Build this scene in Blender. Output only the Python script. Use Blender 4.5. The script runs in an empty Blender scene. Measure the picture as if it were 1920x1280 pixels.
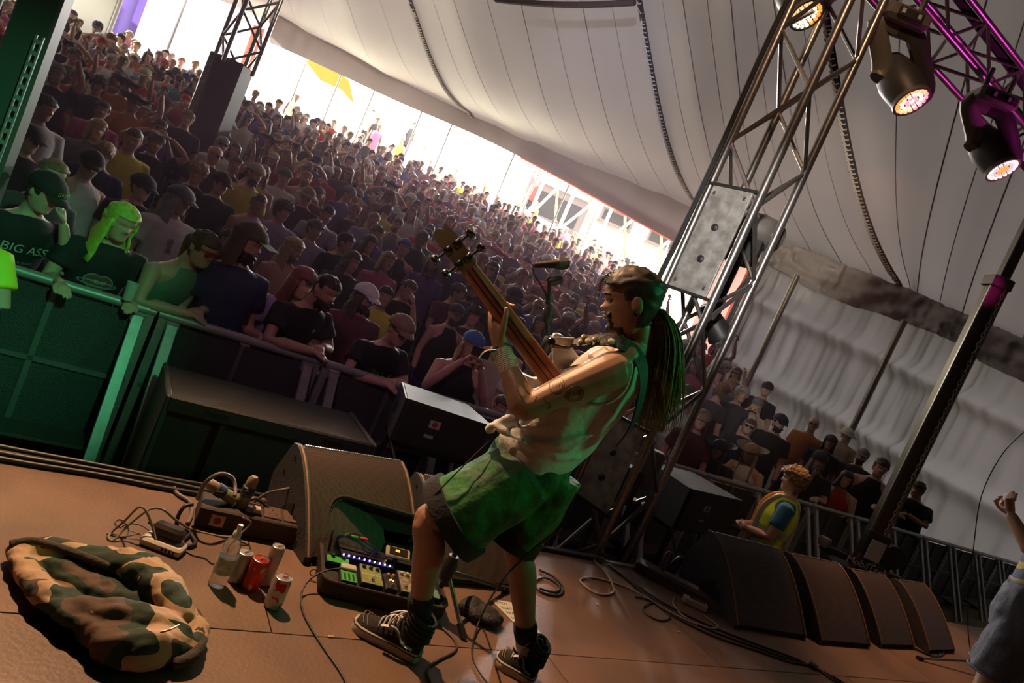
import bpy, bmesh, math, random
import numpy as np
from mathutils import Vector, Matrix, Euler, Quaternion, noise
from mathutils.bvhtree import BVHTree
random.seed(7)
SC = bpy.context.scene
C = SC.collection
PI = math.pi
# ------------------------------------------------------------------ camera (stage front runs along x, the audience lies towards +y)
F = 1280.0; ROLL = math.radians(23.5); PITCH = math.radians(4.5); YAW = math.radians(32)
CAM = Vector((0, 0, 2.2)); SZ = 0.78
FWD = Vector((math.sin(YAW), math.cos(YAW), 0)); RGT = Vector((math.cos(YAW), -math.sin(YAW), 0)); UP = Vector((0, 0, 1))
def _cam():
    cd = bpy.data.cameras.new('camera'); co = bpy.data.objects.new('camera', cd); C.objects.link(co)
    cd.sensor_width = 36; cd.lens = 24; cd.clip_start = .05; cd.clip_end = 500
    f = FWD * math.cos(PITCH) - UP * math.sin(PITCH); u0 = RGT.cross(f)
    r = RGT * math.cos(ROLL) + u0 * math.sin(ROLL); u = u0 * math.cos(ROLL) - RGT * math.sin(ROLL)
    m = Matrix((r, u, -f)).transposed().to_4x4(); m.translation = CAM
    co.matrix_world = m; SC.camera = co
_cam()
# ------------------------------------------------------------------ sky, sun, exposure, stage lighting
w = bpy.data.worlds.new('sky'); SC.world = w; w.use_nodes = True
bg = w.node_tree.nodes['Background']; bg.inputs[0].default_value = (1.0, .98, .94, 1); bg.inputs[1].default_value = 13.0
SC.view_settings.view_transform = 'Standard'; SC.view_settings.look = 'None'; SC.view_settings.gamma = 1
SC.view_settings.exposure = 0.0; SC.view_settings.use_curve_mapping = False
SC.cycles.use_denoising = True; SC.cycles.max_bounces = 7; SC.cycles.diffuse_bounces = 3; SC.cycles.adaptive_threshold = .02; SC.cycles.transparent_max_bounces = 12
SC.cycles.sample_clamp_indirect = 6
def ray(px, py):
    dx, dy = px - 960, py - 640; c, s = math.cos(ROLL), math.sin(ROLL)
    X = dx * c + dy * s; Y = dx * s - dy * c
    fw = F * math.cos(PITCH) + Y * math.sin(PITCH); up = -F * math.sin(PITCH) + Y * math.cos(PITCH)
    return RGT * X + FWD * fw + UP * up
def atz(px, py, z): r = ray(px, py); return CAM + r * ((z - CAM.z) / r.z)
def aty(px, py, y): r = ray(px, py); return CAM + r * (y / r.y)
def Q(px, py, D): r = ray(px, py); return CAM + r * (D / r.dot(FWD))
def fl(px, py): return atz(px, py, SZ)
def proj(p):
    v = Vector(p) - CAM; X = v.dot(RGT); D = v.dot(FWD); u = v.z
    fw = D * math.cos(PITCH) - u * math.sin(PITCH); up = D * math.sin(PITCH) + u * math.cos(PITCH)
    if fw < .05: return None
    X, Y = X / fw * F, up / fw * F; c, s = math.cos(ROLL), math.sin(ROLL)
    return (960 + X * c + Y * s, 640 + X * s - Y * c)
def aim(o, target): o.rotation_euler = (Vector(target) - o.location).to_track_quat('-Z', 'Y').to_euler()
def spot(name, loc, target, col, power, size=40, blend=.4, radius=.12):
    ld = bpy.data.lights.new(name, 'SPOT'); ld.color = col; ld.energy = power; ld.spot_size = math.radians(size); ld.spot_blend = blend; ld.shadow_soft_size = radius
    o = bpy.data.objects.new(name, ld); C.objects.link(o); o.location = loc; aim(o, target); return o
sd = bpy.data.lights.new('sun', 'SUN'); sd.energy = 65.0; sd.angle = .01; sd.color = (1, .95, .86)
so = bpy.data.objects.new('sun', sd); C.objects.link(so); so.location = (-27, 48, 25); aim(so, (0, 20, 0))
spot('key_lamp', (-.1, 4.5, 5.3), (.9, 1.5, .8), (1, .58, .30), 1500, 58, .8, .07)
spot('warm_lamp', (5.6, 4.6, 5.2), (6.6, 1.6, .8), (1, .50, .22), 700, 56, .6, .1)
spot('green_lamp', (.6, -.8, 4.4), (-.75, 4.6, 1.1), (.16, 1, .44), 560, 28, .8, .1)
spot('green_back_lamp', (4.9, -.5, 4.3), (1.75, 2.0, 2.0), (.08, 1, .32), 230, 22, .8, .35)
spot('violet_lamp', (1.5, 3.3, 5.2), (3.4, 8.5, 1.4), (.85, .36, .62), 60, 110, .8, .2)
spot('violet_wash_lamp', (-1.6, -.6, 5.0), (2.2, 5.0, 1.1), (.75, .38, .62), 190, 26, .8, .2)
spot('magenta_truss_lamp', (6.6, 1.6, 4.2), (4.6, 3.42, 5.3), (1, .06, .62), 160, 60, .8, .1)
spot('amber_truss_lamp', (1.6, 1.9, 5.9), (3.4, 3.42, 4.2), (1, .62, .34), 160, 46, .8, .1)
spot('magenta_lamp', (5.2, 3.0, 4.6), fl(1712, 1238), (1, .03, .40), 520, 12, .6, .06)
spot('magenta_mast_lamp', (6.2, 2.4, 5.0), Q(1840, 545, 7.4), (1, .03, .45), 260, 9, .5, .05)
spot('roof_lamp_cream', (-.5, 3.5, 5.6), Q(660, 60, 22), (1, .90, .68), 9000, 26, .9, .1)
spot('roof_lamp_blue', (1.0, 3.5, 5.6), Q(1120, 200, 20), (.78, .82, 1), 4500, 22, .9, .1)
spot('roof_lamp_amber', (4.3, 3.6, 5.0), Q(1450, 390, 15.5), (1, .86, .66), 2600, 30, .9, .1)
spot('added_plate_spot', (.1, .5, 3.4), (3.3, 3.3, 3.0), (1, .95, .88), 900, 20, .7, .1)  # added only to brighten the steel plates on the tower
spot('player_lamp', (-.9, 2.6, 4.2), (1.6, 2.05, 1.9), (1, .70, .48), 90, 30, .8, .08)
spot('added_rim_spot', Q(860, 262, 22.3), (.6, 6.2, 1.5), (1, .90, .90), 4200, 46, .8, .3)  # added spot giving the crowd its rim light; no lamp hangs here
spot('added_rim_spot', Q(1160, 420, 20.0), (2.6, 6.0, 1.5), (1, .90, .90), 3200, 46, .8, .3)  # second added rim spot for the crowd, without a real source
# ------------------------------------------------------------------ materials
_M = {}
def mat(name, col, rough=.6, metal=0., n=None, bump=None, emit=None, trans=0., spec=.5, coat=0, alpha=1., sheen=0., translucent=0.):
    """n=(scale, amount, colour2[, detail]); bump=(scale, strength)"""
    if name in _M: return _M[name]
    m = bpy.data.materials.new(name); m.use_nodes = True; nt = m.node_tree; b = nt.nodes['Principled BSDF']
    b.inputs['Base Color'].default_value = (*col, 1); b.inputs['Roughness'].default_value = rough; b.inputs['Metallic'].default_value = metal
    b.inputs['Specular IOR Level'].default_value = spec; b.inputs['Transmission Weight'].default_value = trans; b.inputs['Coat Weight'].default_value = coat
    b.inputs['Alpha'].default_value = alpha; b.inputs['Sheen Weight'].default_value = sheen
    tc = None
    if n or bump: tc = nt.nodes.new('ShaderNodeTexCoord')
    if n:
        t = nt.nodes.new('ShaderNodeTexNoise'); t.inputs['Scale'].default_value = n[0]; t.inputs['Detail'].default_value = n[3] if len(n) > 3 else 5
        nt.links.new(tc.outputs['Object'], t.inputs['Vector'])
        r = nt.nodes.new('ShaderNodeValToRGB'); r.color_ramp.elements[0].position = .5 - .5 / max(n[1], .01) * .3; r.color_ramp.elements[1].position = .5 + .5 / max(n[1], .01) * .3
        r.color_ramp.elements[0].color = (*col, 1); r.color_ramp.elements[1].color = (*n[2], 1)
        nt.links.new(t.outputs['Fac'], r.inputs[0]); nt.links.new(r.outputs[0], b.inputs['Base Color'])
    if bump:
        t2 = nt.nodes.new('ShaderNodeTexNoise'); t2.inputs['Scale'].default_value = bump[0]; t2.inputs['Detail'].default_value = 4
        nt.links.new(tc.outputs['Object'], t2.inputs['Vector'])
        bp = nt.nodes.new('ShaderNodeBump'); bp.inputs['Strength'].default_value = bump[1]; bp.inputs['Distance'].default_value = .02
        nt.links.new(t2.outputs['Fac'], bp.inputs['Height']); nt.links.new(bp.outputs[0], b.inputs['Normal'])
    if emit: b.inputs['Emission Color'].default_value = (*emit[0], 1); b.inputs['Emission Strength'].default_value = emit[1]
    if translucent:
        tr = nt.nodes.new('ShaderNodeBsdfTranslucent'); tr.inputs[0].default_value = (*col, 1)
        mx = nt.nodes.new('ShaderNodeMixShader'); mx.inputs[0].default_value = translucent
        nt.links.new(b.outputs[0], mx.inputs[1]); nt.links.new(tr.outputs[0], mx.inputs[2])
        nt.links.new(mx.outputs[0], nt.nodes['Material Output'].inputs[0])
    _M[name] = m; return m
# ------------------------------------------------------------------ mesh builder
def V(*a): return Vector(a)
def frame(d):
    d = d.normalized(); a = Vector((0, 0, 1)) if abs(d.z) < .95 else Vector((1, 0, 0))
    x = a.cross(d).normalized(); return x, d.cross(x)
def spline(pts, n=8, closed=False):
    P = [Vector(p) for p in pts]; out = []; N = len(P)
    rng = range(N if closed else N - 1)
    for i in rng:
        if closed: a, b, c, d = P[i - 1], P[i], P[(i + 1) % N], P[(i + 2) % N]
        else: a, b, c, d = P[max(i - 1, 0)], P[i], P[i + 1], P[min(i + 2, N - 1)]
        for k in range(n):
            t = k / n; out.append(.5 * ((2 * b) + (c - a) * t + (2 * a - 5 * b + 4 * c - d) * t * t + (3 * b - a - 3 * c + d) * t ** 3))
    if not closed: out.append(P[-1])
    return out
class MB:
    def __init__(s): s.v = []; s.f = []; s.m = []; s.mi = 0
    def add(s, vs, fs):
        o = len(s.v); s.v += [Vector(x) for x in vs]; s.f += [tuple(o + i for i in f) for f in fs]; s.m += [s.mi] * len(fs); return s
    def box(s, c, size, rot=None, bev=0.):
        x, y, z = size[0] / 2, size[1] / 2, size[2] / 2; R = rot or Matrix.Identity(3); c = Vector(c)
        if bev:
            b = min(bev, x * .9, y * .9, z * .9); vs = []; fs = []
            # chamfered box as stacked octagon rings
            def ring(hx, hy, zz, bb): return [(-hx + bb, -hy, zz), (hx - bb, -hy, zz), (hx, -hy + bb, zz), (hx, hy - bb, zz), (hx - bb, hy, zz), (-hx + bb, hy, zz), (-hx, hy - bb, zz), (-hx, -hy + bb, zz)]
            rings = [ring(x - b, y - b, -z, b * .5), ring(x, y, -z + b, b), ring(x, y, z - b, b), ring(x - b, y - b, z, b * .5)]
            for r in rings: vs += r
            for k in range(3):
                for i in range(8): fs.append((k * 8 + i, k * 8 + (i + 1) % 8, k * 8 + 8 + (i + 1) % 8, k * 8 + 8 + i))
            fs.append(tuple(range(7, -1, -1))); fs.append(tuple(range(24, 32)))
            return s.add([c + R @ Vector(v) for v in vs], fs)
        vs = [(-x, -y, -z), (x, -y, -z), (x, y, -z), (-x, y, -z), (-x, -y, z), (x, -y, z), (x, y, z), (-x, y, z)]
        return s.add([c + R @ Vector(v) for v in vs], [(0, 3, 2, 1), (4, 5, 6, 7), (0, 1, 5, 4), (1, 2, 6, 5), (2, 3, 7, 6), (3, 0, 4, 7)])
    def tube(s, pts, r, n=8, cap=True, closed=False, flat=None):
        P = [Vector(p) for p in pts]; N = len(P); R = r if isinstance(r, (list, tuple)) else [r] * N
        vs = []; prev = None
        for i in range(N):
            d = (P[(i + 1) % N] - P[i - 1]) if closed else (P[min(i + 1, N - 1)] - P[max(i - 1, 0)])
            if d.length < 1e-9: d = Vector((0, 0, 1))
            d.normalize()
            if prev is None: x, y = frame(d)
            else:
                x = prev - d * prev.dot(d)
                if x.length < 1e-6: x, _ = frame(d)
                x.normalize(); y = d.cross(x)
            prev = x
            ry = R[i] * (flat if flat else 1)
            for k in range(n):
                a = 2 * PI * k / n; vs.append(P[i] + x * (math.cos(a) * R[i]) + y * (math.sin(a) * ry))
        fs = []
        for i in range(N if closed else N - 1):
            j = (i + 1) % N
            for k in range(n): fs.append((i * n + k, i * n + (k + 1) % n, j * n + (k + 1) % n, j * n + k))
        if cap and not closed: fs.append(tuple(range(n - 1, -1, -1))); fs.append(tuple((N - 1) * n + k for k in range(n)))
        return s.add(vs, fs)
    def cyl(s, a, b, r, n=12, r2=None): return s.tube([a, b], [r, r if r2 is None else r2], n)
    def lathe(s, prof, o=(0, 0, 0), axis=(0, 0, 1), n=20):
        """prof: (radius, height)"""
        ax = Vector(axis).normalized(); x, y = frame(ax); o = Vector(o); vs = []; fs = []
        for r, h in prof:
            for k in range(n):
                a = 2 * PI * k / n; vs.append(o + ax * h + x * (r * math.cos(a)) + y * (r * math.sin(a)))
        for i in range(len(prof) - 1):
            for k in range(n): fs.append((i * n + k, i * n + (k + 1) % n, (i + 1) * n + (k + 1) % n, (i + 1) * n + k))
        if prof[0][0] > 1e-6: fs.append(tuple(range(n - 1, -1, -1)))
        if prof[-1][0] > 1e-6: fs.append(tuple((len(prof) - 1) * n + k for k in range(n)))
        return s.add(vs, fs)
    def loft(s, rings, cap=True, closed=True):
        n = len(rings[0]); vs = [p for r in rings for p in r]; fs = []
        for i in range(len(rings) - 1):
            for k in range(n if closed else n - 1): fs.append((i * n + k, i * n + (k + 1) % n, (i + 1) * n + (k + 1) % n, (i + 1) * n + k))
        if cap and closed: fs.append(tuple(range(n - 1, -1, -1))); fs.append(tuple((len(rings) - 1) * n + k for k in range(n)))
        return s.add(vs, fs)
    def ell(s, c, r, rot=None, n=12, m=8):
        R = rot or Matrix.Identity(3); c = Vector(c); vs = []; fs = []
        if not isinstance(r, (tuple, list)): r = (r, r, r)
        for i in range(1, m):
            t = PI * i / m
            for k in range(n):
                a = 2 * PI * k / n; vs.append(c + R @ Vector((r[0] * math.sin(t) * math.cos(a), r[1] * math.sin(t) * math.sin(a), -r[2] * math.cos(t))))
        b = len(vs); vs += [c + R @ Vector((0, 0, -r[2])), c + R @ Vector((0, 0, r[2]))]
        for i in range(m - 2):
            for k in range(n): fs.append((i * n + k, i * n + (k + 1) % n, (i + 1) * n + (k + 1) % n, (i + 1) * n + k))
        for k in range(n): fs.append((b, (k + 1) % n, k)); fs.append((b + 1, (m - 2) * n + k, (m - 2) * n + (k + 1) % n))
        return s.add(vs, fs)
    def prism(s, poly, d):
        """poly: list of 3D points (planar), d: extrusion vector"""
        P = [Vector(p) for p in poly]; d = Vector(d); n = len(P)
        return s.add(P + [p + d for p in P], [tuple(range(n - 1, -1, -1)), tuple(range(n, 2 * n))] + [(i, (i + 1) % n, n + (i + 1) % n, n + i) for i in range(n)])
    def mesh(s, name, smooth=40):
        me = bpy.data.meshes.new(name); me.from_pydata([tuple(v) for v in s.v], [], s.f)
        if any(s.m): me.polygons.foreach_set('material_index', s.m)
        if smooth:
            me.polygons.foreach_set('use_smooth', [True] * len(s.f))
        me.update()
        bm = bmesh.new(); bm.from_mesh(me); bmesh.ops.recalc_face_normals(bm, faces=bm.faces); bm.to_mesh(me); bm.free()
        if smooth and smooth < 180: me.set_sharp_from_angle(angle=math.radians(smooth))
        return me
    def build(s, name, mats, parent=None, smooth=40, **k):
        return link(name, s.mesh(name, smooth), mats, parent, **k)
def link(name, me, mats, parent=None, loc=None, label=None, cat=None, group=None, kind=None):
    if mats is not None:
        for m in (mats if isinstance(mats, (list, tuple)) else [mats]): me.materials.append(m)
    o = bpy.data.objects.new(name, me); C.objects.link(o)
    if parent is not None:
        o.parent = parent
        o.matrix_parent_inverse = parent.matrix_world.inverted() if parent.type != 'EMPTY' or True else Matrix()
    if loc is not None: o.location = loc
    tag(o, label, cat, group, kind); return o
def tag(o, label=None, cat=None, group=None, kind=None):
    if label: o['label'] = label
    if cat: o['category'] = cat
    if group: o['group'] = group
    if kind: o['kind'] = kind
    return o
def thing(name, label, cat, loc=(0, 0, 0), group=None):
    o = bpy.data.objects.new(name, None); C.objects.link(o); o.location = loc; o.empty_display_size = .1
    o.matrix_world = Matrix.Translation(Vector(loc)); return tag(o, label, cat, group)
def copy_tree(o, parent=None):
    c = o.copy(); C.objects.link(c)
    for k in ('label', 'category', 'group', 'kind'):
        if k in o: c[k] = o[k]
    if parent is not None: c.parent = parent
    for ch in o.children: copy_tree(ch, c)
    return c
TMP = bpy.data.scenes.new('workbench')
def evaluated(o):
    vl = TMP.view_layers[0]; vl.update(); return o.evaluated_get(vl.depsgraph)
def remesh(mb, voxel, smooth=6, ratio=1., name='m', sf=.5):
    me = mb.mesh(name, 0); o = bpy.data.objects.new(name, me); TMP.collection.objects.link(o)
    a = o.modifiers.new('r', 'REMESH'); a.mode = 'VOXEL'; a.voxel_size = voxel
    if smooth: b = o.modifiers.new('s', 'SMOOTH'); b.iterations = smooth; b.factor = sf
    if ratio < 1: d = o.modifiers.new('d', 'DECIMATE'); d.ratio = ratio
    out = bpy.data.meshes.new_from_object(evaluated(o))
    bpy.data.objects.remove(o); out.polygons.foreach_set('use_smooth', [True] * len(out.polygons)); out.name = name; out.materials.clear()
    return out
def text_mesh(s, size=.1, extrude=.001, align='CENTER', shear=0.):
    cu = bpy.data.curves.new('t', 'FONT'); cu.body = s; cu.size = size; cu.extrude = extrude; cu.align_x = align; cu.align_y = 'CENTER'; cu.resolution_u = 3; cu.shear = shear
    o = bpy.data.objects.new('t', cu); TMP.collection.objects.link(o)
    me = bpy.data.meshes.new_from_object(evaluated(o)); bpy.data.objects.remove(o); return me
def displace(me, fn):
    """move every vertex by fn(co, normal) -> new co"""
    n = len(me.vertices); co = np.empty(n * 3, np.float32); no = np.empty(n * 3, np.float32); me.vertices.foreach_get('co', co); me.vertex_normals.foreach_get('vector', no)
    out = [fn(Vector(c), Vector(k)) for c, k in zip(co.reshape(-1, 3).tolist(), no.reshape(-1, 3).tolist())]
    me.vertices.foreach_set('co', np.array([tuple(v) for v in out], np.float32).ravel()); me.update()
def basis(x, y, z, o):
    m = Matrix((Vector(x), Vector(y), Vector(z))).transposed().to_4x4(); m.translation = Vector(o); return m
# ------------------------------------------------------------------ ground, stage, tent
def gz(x, y):
    s = .25 * x + .97 * y
    return .17 * max(0, s - 6.5) + .2 * max(0, s - 26)
M_earth = mat('trodden_earth', (.16, .12, .085), .95, n=(1.5, .8, (.10, .10, .05)))
M_deck = mat('stage_plywood', (.21, .118, .074), .5, n=(1.7, 1.1, (.115, .066, .045), 10), bump=(60, .12))
M_black = mat('black_cloth', (.012, .011, .013), .9)
M_roof = mat('tent_canvas', (.27, .235, .23), .5, n=(.5, .5, (.21, .18, .19)), bump=(1.2, .1), translucent=.03)
M_roof2 = mat('tent_lining', (.05, .042, .05), .8)
M_val = mat('valance_canvas', (.22, .18, .185), .6, translucent=.15)
M_wallr = mat('wall_tarpaulin', (.20, .18, .185), .42, n=(.7, .6, (.15, .135, .16)), bump=(2.2, .25), translucent=.12)
M_walll = mat('wall_tarpaulin_lavender', (.50, .47, .60), .4, bump=(2, .3), translucent=.3)
M_purple = mat('purple_canvas', (.14, .085, .33), .7, translucent=.2)
M_white = mat('white_canvas', (.62, .60, .52), .6, translucent=.3)
M_pole = mat('tent_pole_steel', (.22, .19, .17), .45, .6)
M_red = mat('red_canvas', (.55, .10, .06), .6, translucent=.35)
M_pink = mat('pink_canvas', (.62, .36, .33), .6, translucent=.35)
def grid(nu, nv, fn, thick=None):
    mb = MB(); mb.add([fn(i / nu, j / nv) for j in range(nv + 1) for i in range(nu + 1)],
        [(j * (nu + 1) + i, j * (nu + 1) + i + 1, (j + 1) * (nu + 1) + i + 1, (j + 1) * (nu + 1) + i) for j in range(nv) for i in range(nu)]); return mb
def gpt(u, v): x, y = -45 + 110 * u, -12 + 92 * v; return (x, y, gz(x, y))
grid(60, 50, gpt).build('ground', M_earth, smooth=180, kind='structure')
def fpt(u, v):
    x, y = -60 + 140 * u, 0; s_ = 23.8 + 70 * v; y = (s_ - .25 * x) / .97; return (x, y, gz(x, y) + .02)
grid(50, 40, fpt).build('field', mat('dry_pale_grass', (.50, .46, .36), .95, n=(3, .8, (.42, .40, .28))), smooth=180, kind='structure')
# stage: plywood sheets on a black skirted frame
ST = thing('floor', None, None, (0, 0, 0)); ST['kind'] = 'structure'
deck = MB().box((3.5, -.9, SZ - .06), (15, 8.06, .08)); deck.box((3.5, -.9, .35), (14.8, 7.9, .7)); deck.build('deck_frame', mat('deck_underside', (.01, .009, .01), .9), ST)
ys = [3.13, 2.08, .86, -.36, -1.58, -4.93]
pm = {}
for r in range(5):
    y1, y0 = ys[r], ys[r + 1]
    for c in range(7):
        x0 = -4 + c * 2.44 - (1.22 if r % 2 else 0); x1 = min(x0 + 2.44, 11); x0 = max(x0, -4)
        if x1 - x0 < .1: continue
        key = (round(x1 - x0, 2), r in (4,), r == 0)
        if key not in pm:
            pm[key] = MB().box((0, 0, -.009), (x1 - x0 - .006, y1 - y0 - .006, .018)).mesh('plywood_sheet', 0); pm[key].materials.append(M_deck)
        o = bpy.data.objects.new('plywood_sheet', pm[key]); C.objects.link(o); o.location = ((x0 + x1) / 2, (y0 + y1) / 2, SZ - random.random() * .0015); o.parent = ST
# roof: seams from eave (bottom px, D) over a sagging middle up to the ridge
SEAM = [((-700, -480), 7, (-600, -900), 6), ((-300, -330), 12, (-270, -560), 11), ((0, -215), 15.5, (20, -400), 14), ((250, -110), 17.5, (230, -260), 15.5), ((400, -35), 19.5, (370, -170), 17.5), ((505, 18), 22, (455, -110), 19), ((600, 68), 23, (525, -60), 19.5), ((745, 146), 24, (650, 0), 19),
        ((890, 215), 24.5, (770, 0), 18.5), ((980, 256), 24, (850, 0), 17.5), ((1085, 300), 23, (975, 0), 16.5), ((1200, 345), 21.5, (1090, 0), 15.5), ((1315, 395), 20, (1200, 0), 14.5),
        ((1400, 450), 18, (1280, 0), 13.6), ((1461, 450), 16.9, (1370, 0), 12.6), ((1582, 497), 16, (1450, 0), 11.8), ((1695, 540), 15.5, (1545, 0), 10.8), ((1720, 550), 15.3, (1850, 0), 9.5), ((1804, 588), 14.9, (2000, 60), 9.2), ((1918, 635), 14.3, (2150, 130), 9), ((2200, 745), 13.1, (2350, 250), 8.8), ((2650, 860), 10.9, (2900, 300), 7)]
def seam_curve(s, n=14):
    b = Q(*s[0], s[1]); t = Q(*s[2], s[3]); pts = []
    for k in range(n + 1):
        u = k / n; p = b.lerp(t, u); p.z -= .55 * math.sin(PI * u) * (1 - .3 * u); pts.append(p)
    d = (t - b); d.z = 0; d.normalize(); pts[0] = b - d * .9 - V(0, 0, .22)
    for k in range(1, 7):
        u = k / 6; q = t + d * (u * 14); q.z = t.z + (11.0 - t.z) * math.sin(u * PI / 2); pts.append(q)
    return pts
CUR = [seam_curve(s) for s in SEAM]
def roof_mesh():
    sub = 5; cols = []
    for i in range(len(CUR) - 1):
        for k in range(sub):
            u = k / sub; col = []
            for a, b in zip(CUR[i], CUR[i + 1]):
                p = a.lerp(b, u); p.z += .05 * math.sin(PI * u); col.append(p)
            cols.append(col)
    cols.append(CUR[-1]); mb = MB(); nv = len(cols[0])
    mb.add([p for c in cols for p in c], [(i * nv + j, (i + 1) * nv + j, (i + 1) * nv + j + 1, i * nv + j + 1) for i in range(len(cols) - 1) for j in range(nv - 1)])
    return mb
ROOF = roof_mesh().build('ceiling', M_roof, smooth=180, kind='structure')
M_seam = mat('seam_webbing', (.30, .265, .26), .5); M_lace = mat('lacing_rope', (.5, .46, .42), .6); M_lband = mat('lacing_flap', (.045, .035, .04), .7)
for i, cu in enumerate(CUR):
    if i in (8, 12, 16):      # laced joints between the canvas panels
        mb = MB(); mb.tube([p + V(0, 0, -.03) for p in cu[:16]], .075, 6, flat=.35); fo = mb.build('lacing_flap', M_lband, ROOF)
        mb = MB(); pts = spline(cu[:16], 5)
        for k in range(0, len(pts) - 1):
            d = (pts[k + 1] - pts[k]).normalized(); x = d.cross(UP).normalized()
            mb.tube([pts[k] + V(0, 0, -.07) - x * .06, pts[k] + V(0, 0, -.085), pts[k] + V(0, 0, -.07) + x * .06 + d * .12], .014, 5)
        mb.build('lacing_loop', M_lace, ROOF, kind='stuff')
    else:
        MB().tube([p + V(0, 0, .002) for p in cu[:16]], .014, 5, flat=.3).build('seam', M_seam, ROOF)
for i in range(len(CUR) - 1):   # thin intermediate seams
    for u in (.5,):
        MB().tube([a.lerp(b, u) + V(0, 0, .045) for a, b in zip(CUR[i], CUR[i + 1])][:16], .009, 4, flat=.3).build('seam', M_seam, ROOF)
# ring beam of the king-pole cupola at the upper frame edge
rp = [Q(930 + 260 * k / 10, 2 + 7 * math.sin(PI * k / 10) + (k - 5) * .5, 15.2 - .2 * k) for k in range(11)]
MB().tube(rp, .06, 6).build('cupola_rope', mat('dark_rope', (.05, .03, .025), .8), ROOF)
# valance along the open side: px of upper edge, px of lower edge
VAL = [((505, 18), (505, 80), 22), ((600, 68), (600, 122), 23), ((745, 146), (745, 190), 24), ((890, 215), (885, 250), 24.5), ((980, 256), (975, 294), 24), ((1085, 300), (1075, 347), 23), ((1200, 345), (1190, 412), 21.5), ((1315, 395), (1295, 470), 20)]
def val_mesh():
    mb = MB(); top = spline([Q(*a, d) + V(0, 0, .32) + FWD * .1 for a, b, d in VAL], 10); bot = spline([Q(*b, d - .12) for a, b, d in VAL], 10); n = len(top); rows = []
    for j in range(9):
        v = j / 8; row = []
        for i in range(n):
            p = top[i].lerp(bot[i], v); f = noise.noise(Vector((i * .35, v * 1.3, 3))) * .16 + math.sin(i * .9 + v * 4) * .05
            p = p - FWD * (f * math.sin(PI * min(1, v * 1.2)) + .12 * math.sin(PI * v)); row.append(p)
        rows.append(row)
    mb.add([p for r in rows for p in r], [(j * n + i, j * n + i + 1, (j + 1) * n + i + 1, (j + 1) * n + i) for j in range(8) for i in range(n - 1)]); return mb, bot
vm, vbot = val_mesh(); VALO = vm.build('trim_1', M_val, smooth=180, kind='structure')
b2 = [p + FWD * .25 for p in vbot]; mb = MB(); n = len(b2)
mb.add(b2[n * 4 // 7:] + [p + V(0, 0, .42) for p in b2[n * 4 // 7:]], [(i, i + 1, i + 1 + n - n * 4 // 7, i + n - n * 4 // 7) for i in range(n - n * 4 // 7 - 1)]); mb.build('red_edging', M_red, VALO)
# walls
def wall(name, top, bot, m, fold=.12, nz=10, sub=10, seed=0, tuck=()):
    T = spline(top, sub); Bt = spline(bot, sub); n = len(T); mb = MB(); rows = []
    for j in range(nz + 1):
        v = j / nz; row = []
        for i in range(n):
            p = T[i].lerp(Bt[i], v); f = noise.noise(Vector((i * .55 + seed, v * 1.5, seed))) + .6 * noise.noise(Vector((i * 1.3 + v * 2, v * .8, seed + 5)))
            for tv in tuck: f -= 2.2 * math.exp(-((v - tv) / .035) ** 2)
            row.append(p - FWD * f * fold)
        rows.append(row)
    mb.add([p for r in rows for p in r], [(j * n + i, j * n + i + 1, (j + 1) * n + i + 1, (j + 1) * n + i) for j in range(nz) for i in range(n - 1)])
    return mb.build(name, m, smooth=180, kind='structure')
def drop(p, d=0): return V(p.x, p.y, gz(p.x, p.y) - .1) + FWD * d
rt = [p + V(0, 0, .3) for p in (Q(1436, 436, 17), Q(1461, 447, 16.9), Q(1582, 494, 16), Q(1695, 538, 15.5), Q(1804, 586, 14.9), Q(1918, 633, 14.3), Q(2200, 743, 13.1), Q(2650, 858, 10.9))]
WR = wall('wall_right', rt, [drop(p) for p in rt], M_wallr, .16, 40, 22, 2, (.38, .72))
rv = [Q(1440, 440, 16.8), Q(1461, 450, 16.7), Q(1582, 497, 15.8), Q(1695, 540, 15.3), Q(1804, 588, 14.7), Q(1918, 635, 14.1), Q(2200, 745, 12.9)]
vb = []
for k, p in enumerate(rv): vb.append(p + V(0, 0, -.72 + .1 * math.sin(k * 2.1)))
def ruffle():
    T = spline(rv, 26); Bt = spline(vb, 26); n = len(T); mb = MB(); rows = []
    for j in range(11):
        v = j / 10; rows.append([T[i].lerp(Bt[i], v) - FWD * (.10 + .22 * noise.noise(Vector((i * .12, v * 3, 9))) + .10 * noise.noise(Vector((i * .4, v * 5, 1)))) for i in range(n)])
    mb.add([p for r in rows for p in r], [(j * n + i, j * n + i + 1, (j + 1) * n + i + 1, (j + 1) * n + i) for j in range(10) for i in range(n - 1)]); return mb
ruffle().build('trim_2', mat('crumpled_valance', (.30, .26, .24), .45, bump=(6, .4)), smooth=180, kind='structure')
lt = [Q(482, 10, 22), Q(430, -20, 21.6), Q(340, -60, 21), Q(240, -100, 20.4), Q(190, -125, 20)]
WL = wall('wall_left', lt, [drop(p) for p in lt], M_walll, .22, 24, 12, 11)
lt2 = [Q(196, -125, 20), Q(120, -160, 19), Q(0, -210, 17)]
wall('wall_far_left', lt2, [drop(p) for p in lt2], mat('wall_tarpaulin_blue', (.17, .15, .30), .6, translucent=.2), .1, 10, 10, 4)
for i, (px, D) in enumerate((((349, 0), 20.6), ((240, -60), 19.8))):
    p = Q(*px, D); MB().cyl(V(p.x, p.y, gz(p.x, p.y)), V(p.x, p.y, p.z + 1.5), .045, 10).build('wall_pole', M_pole, WL)
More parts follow.
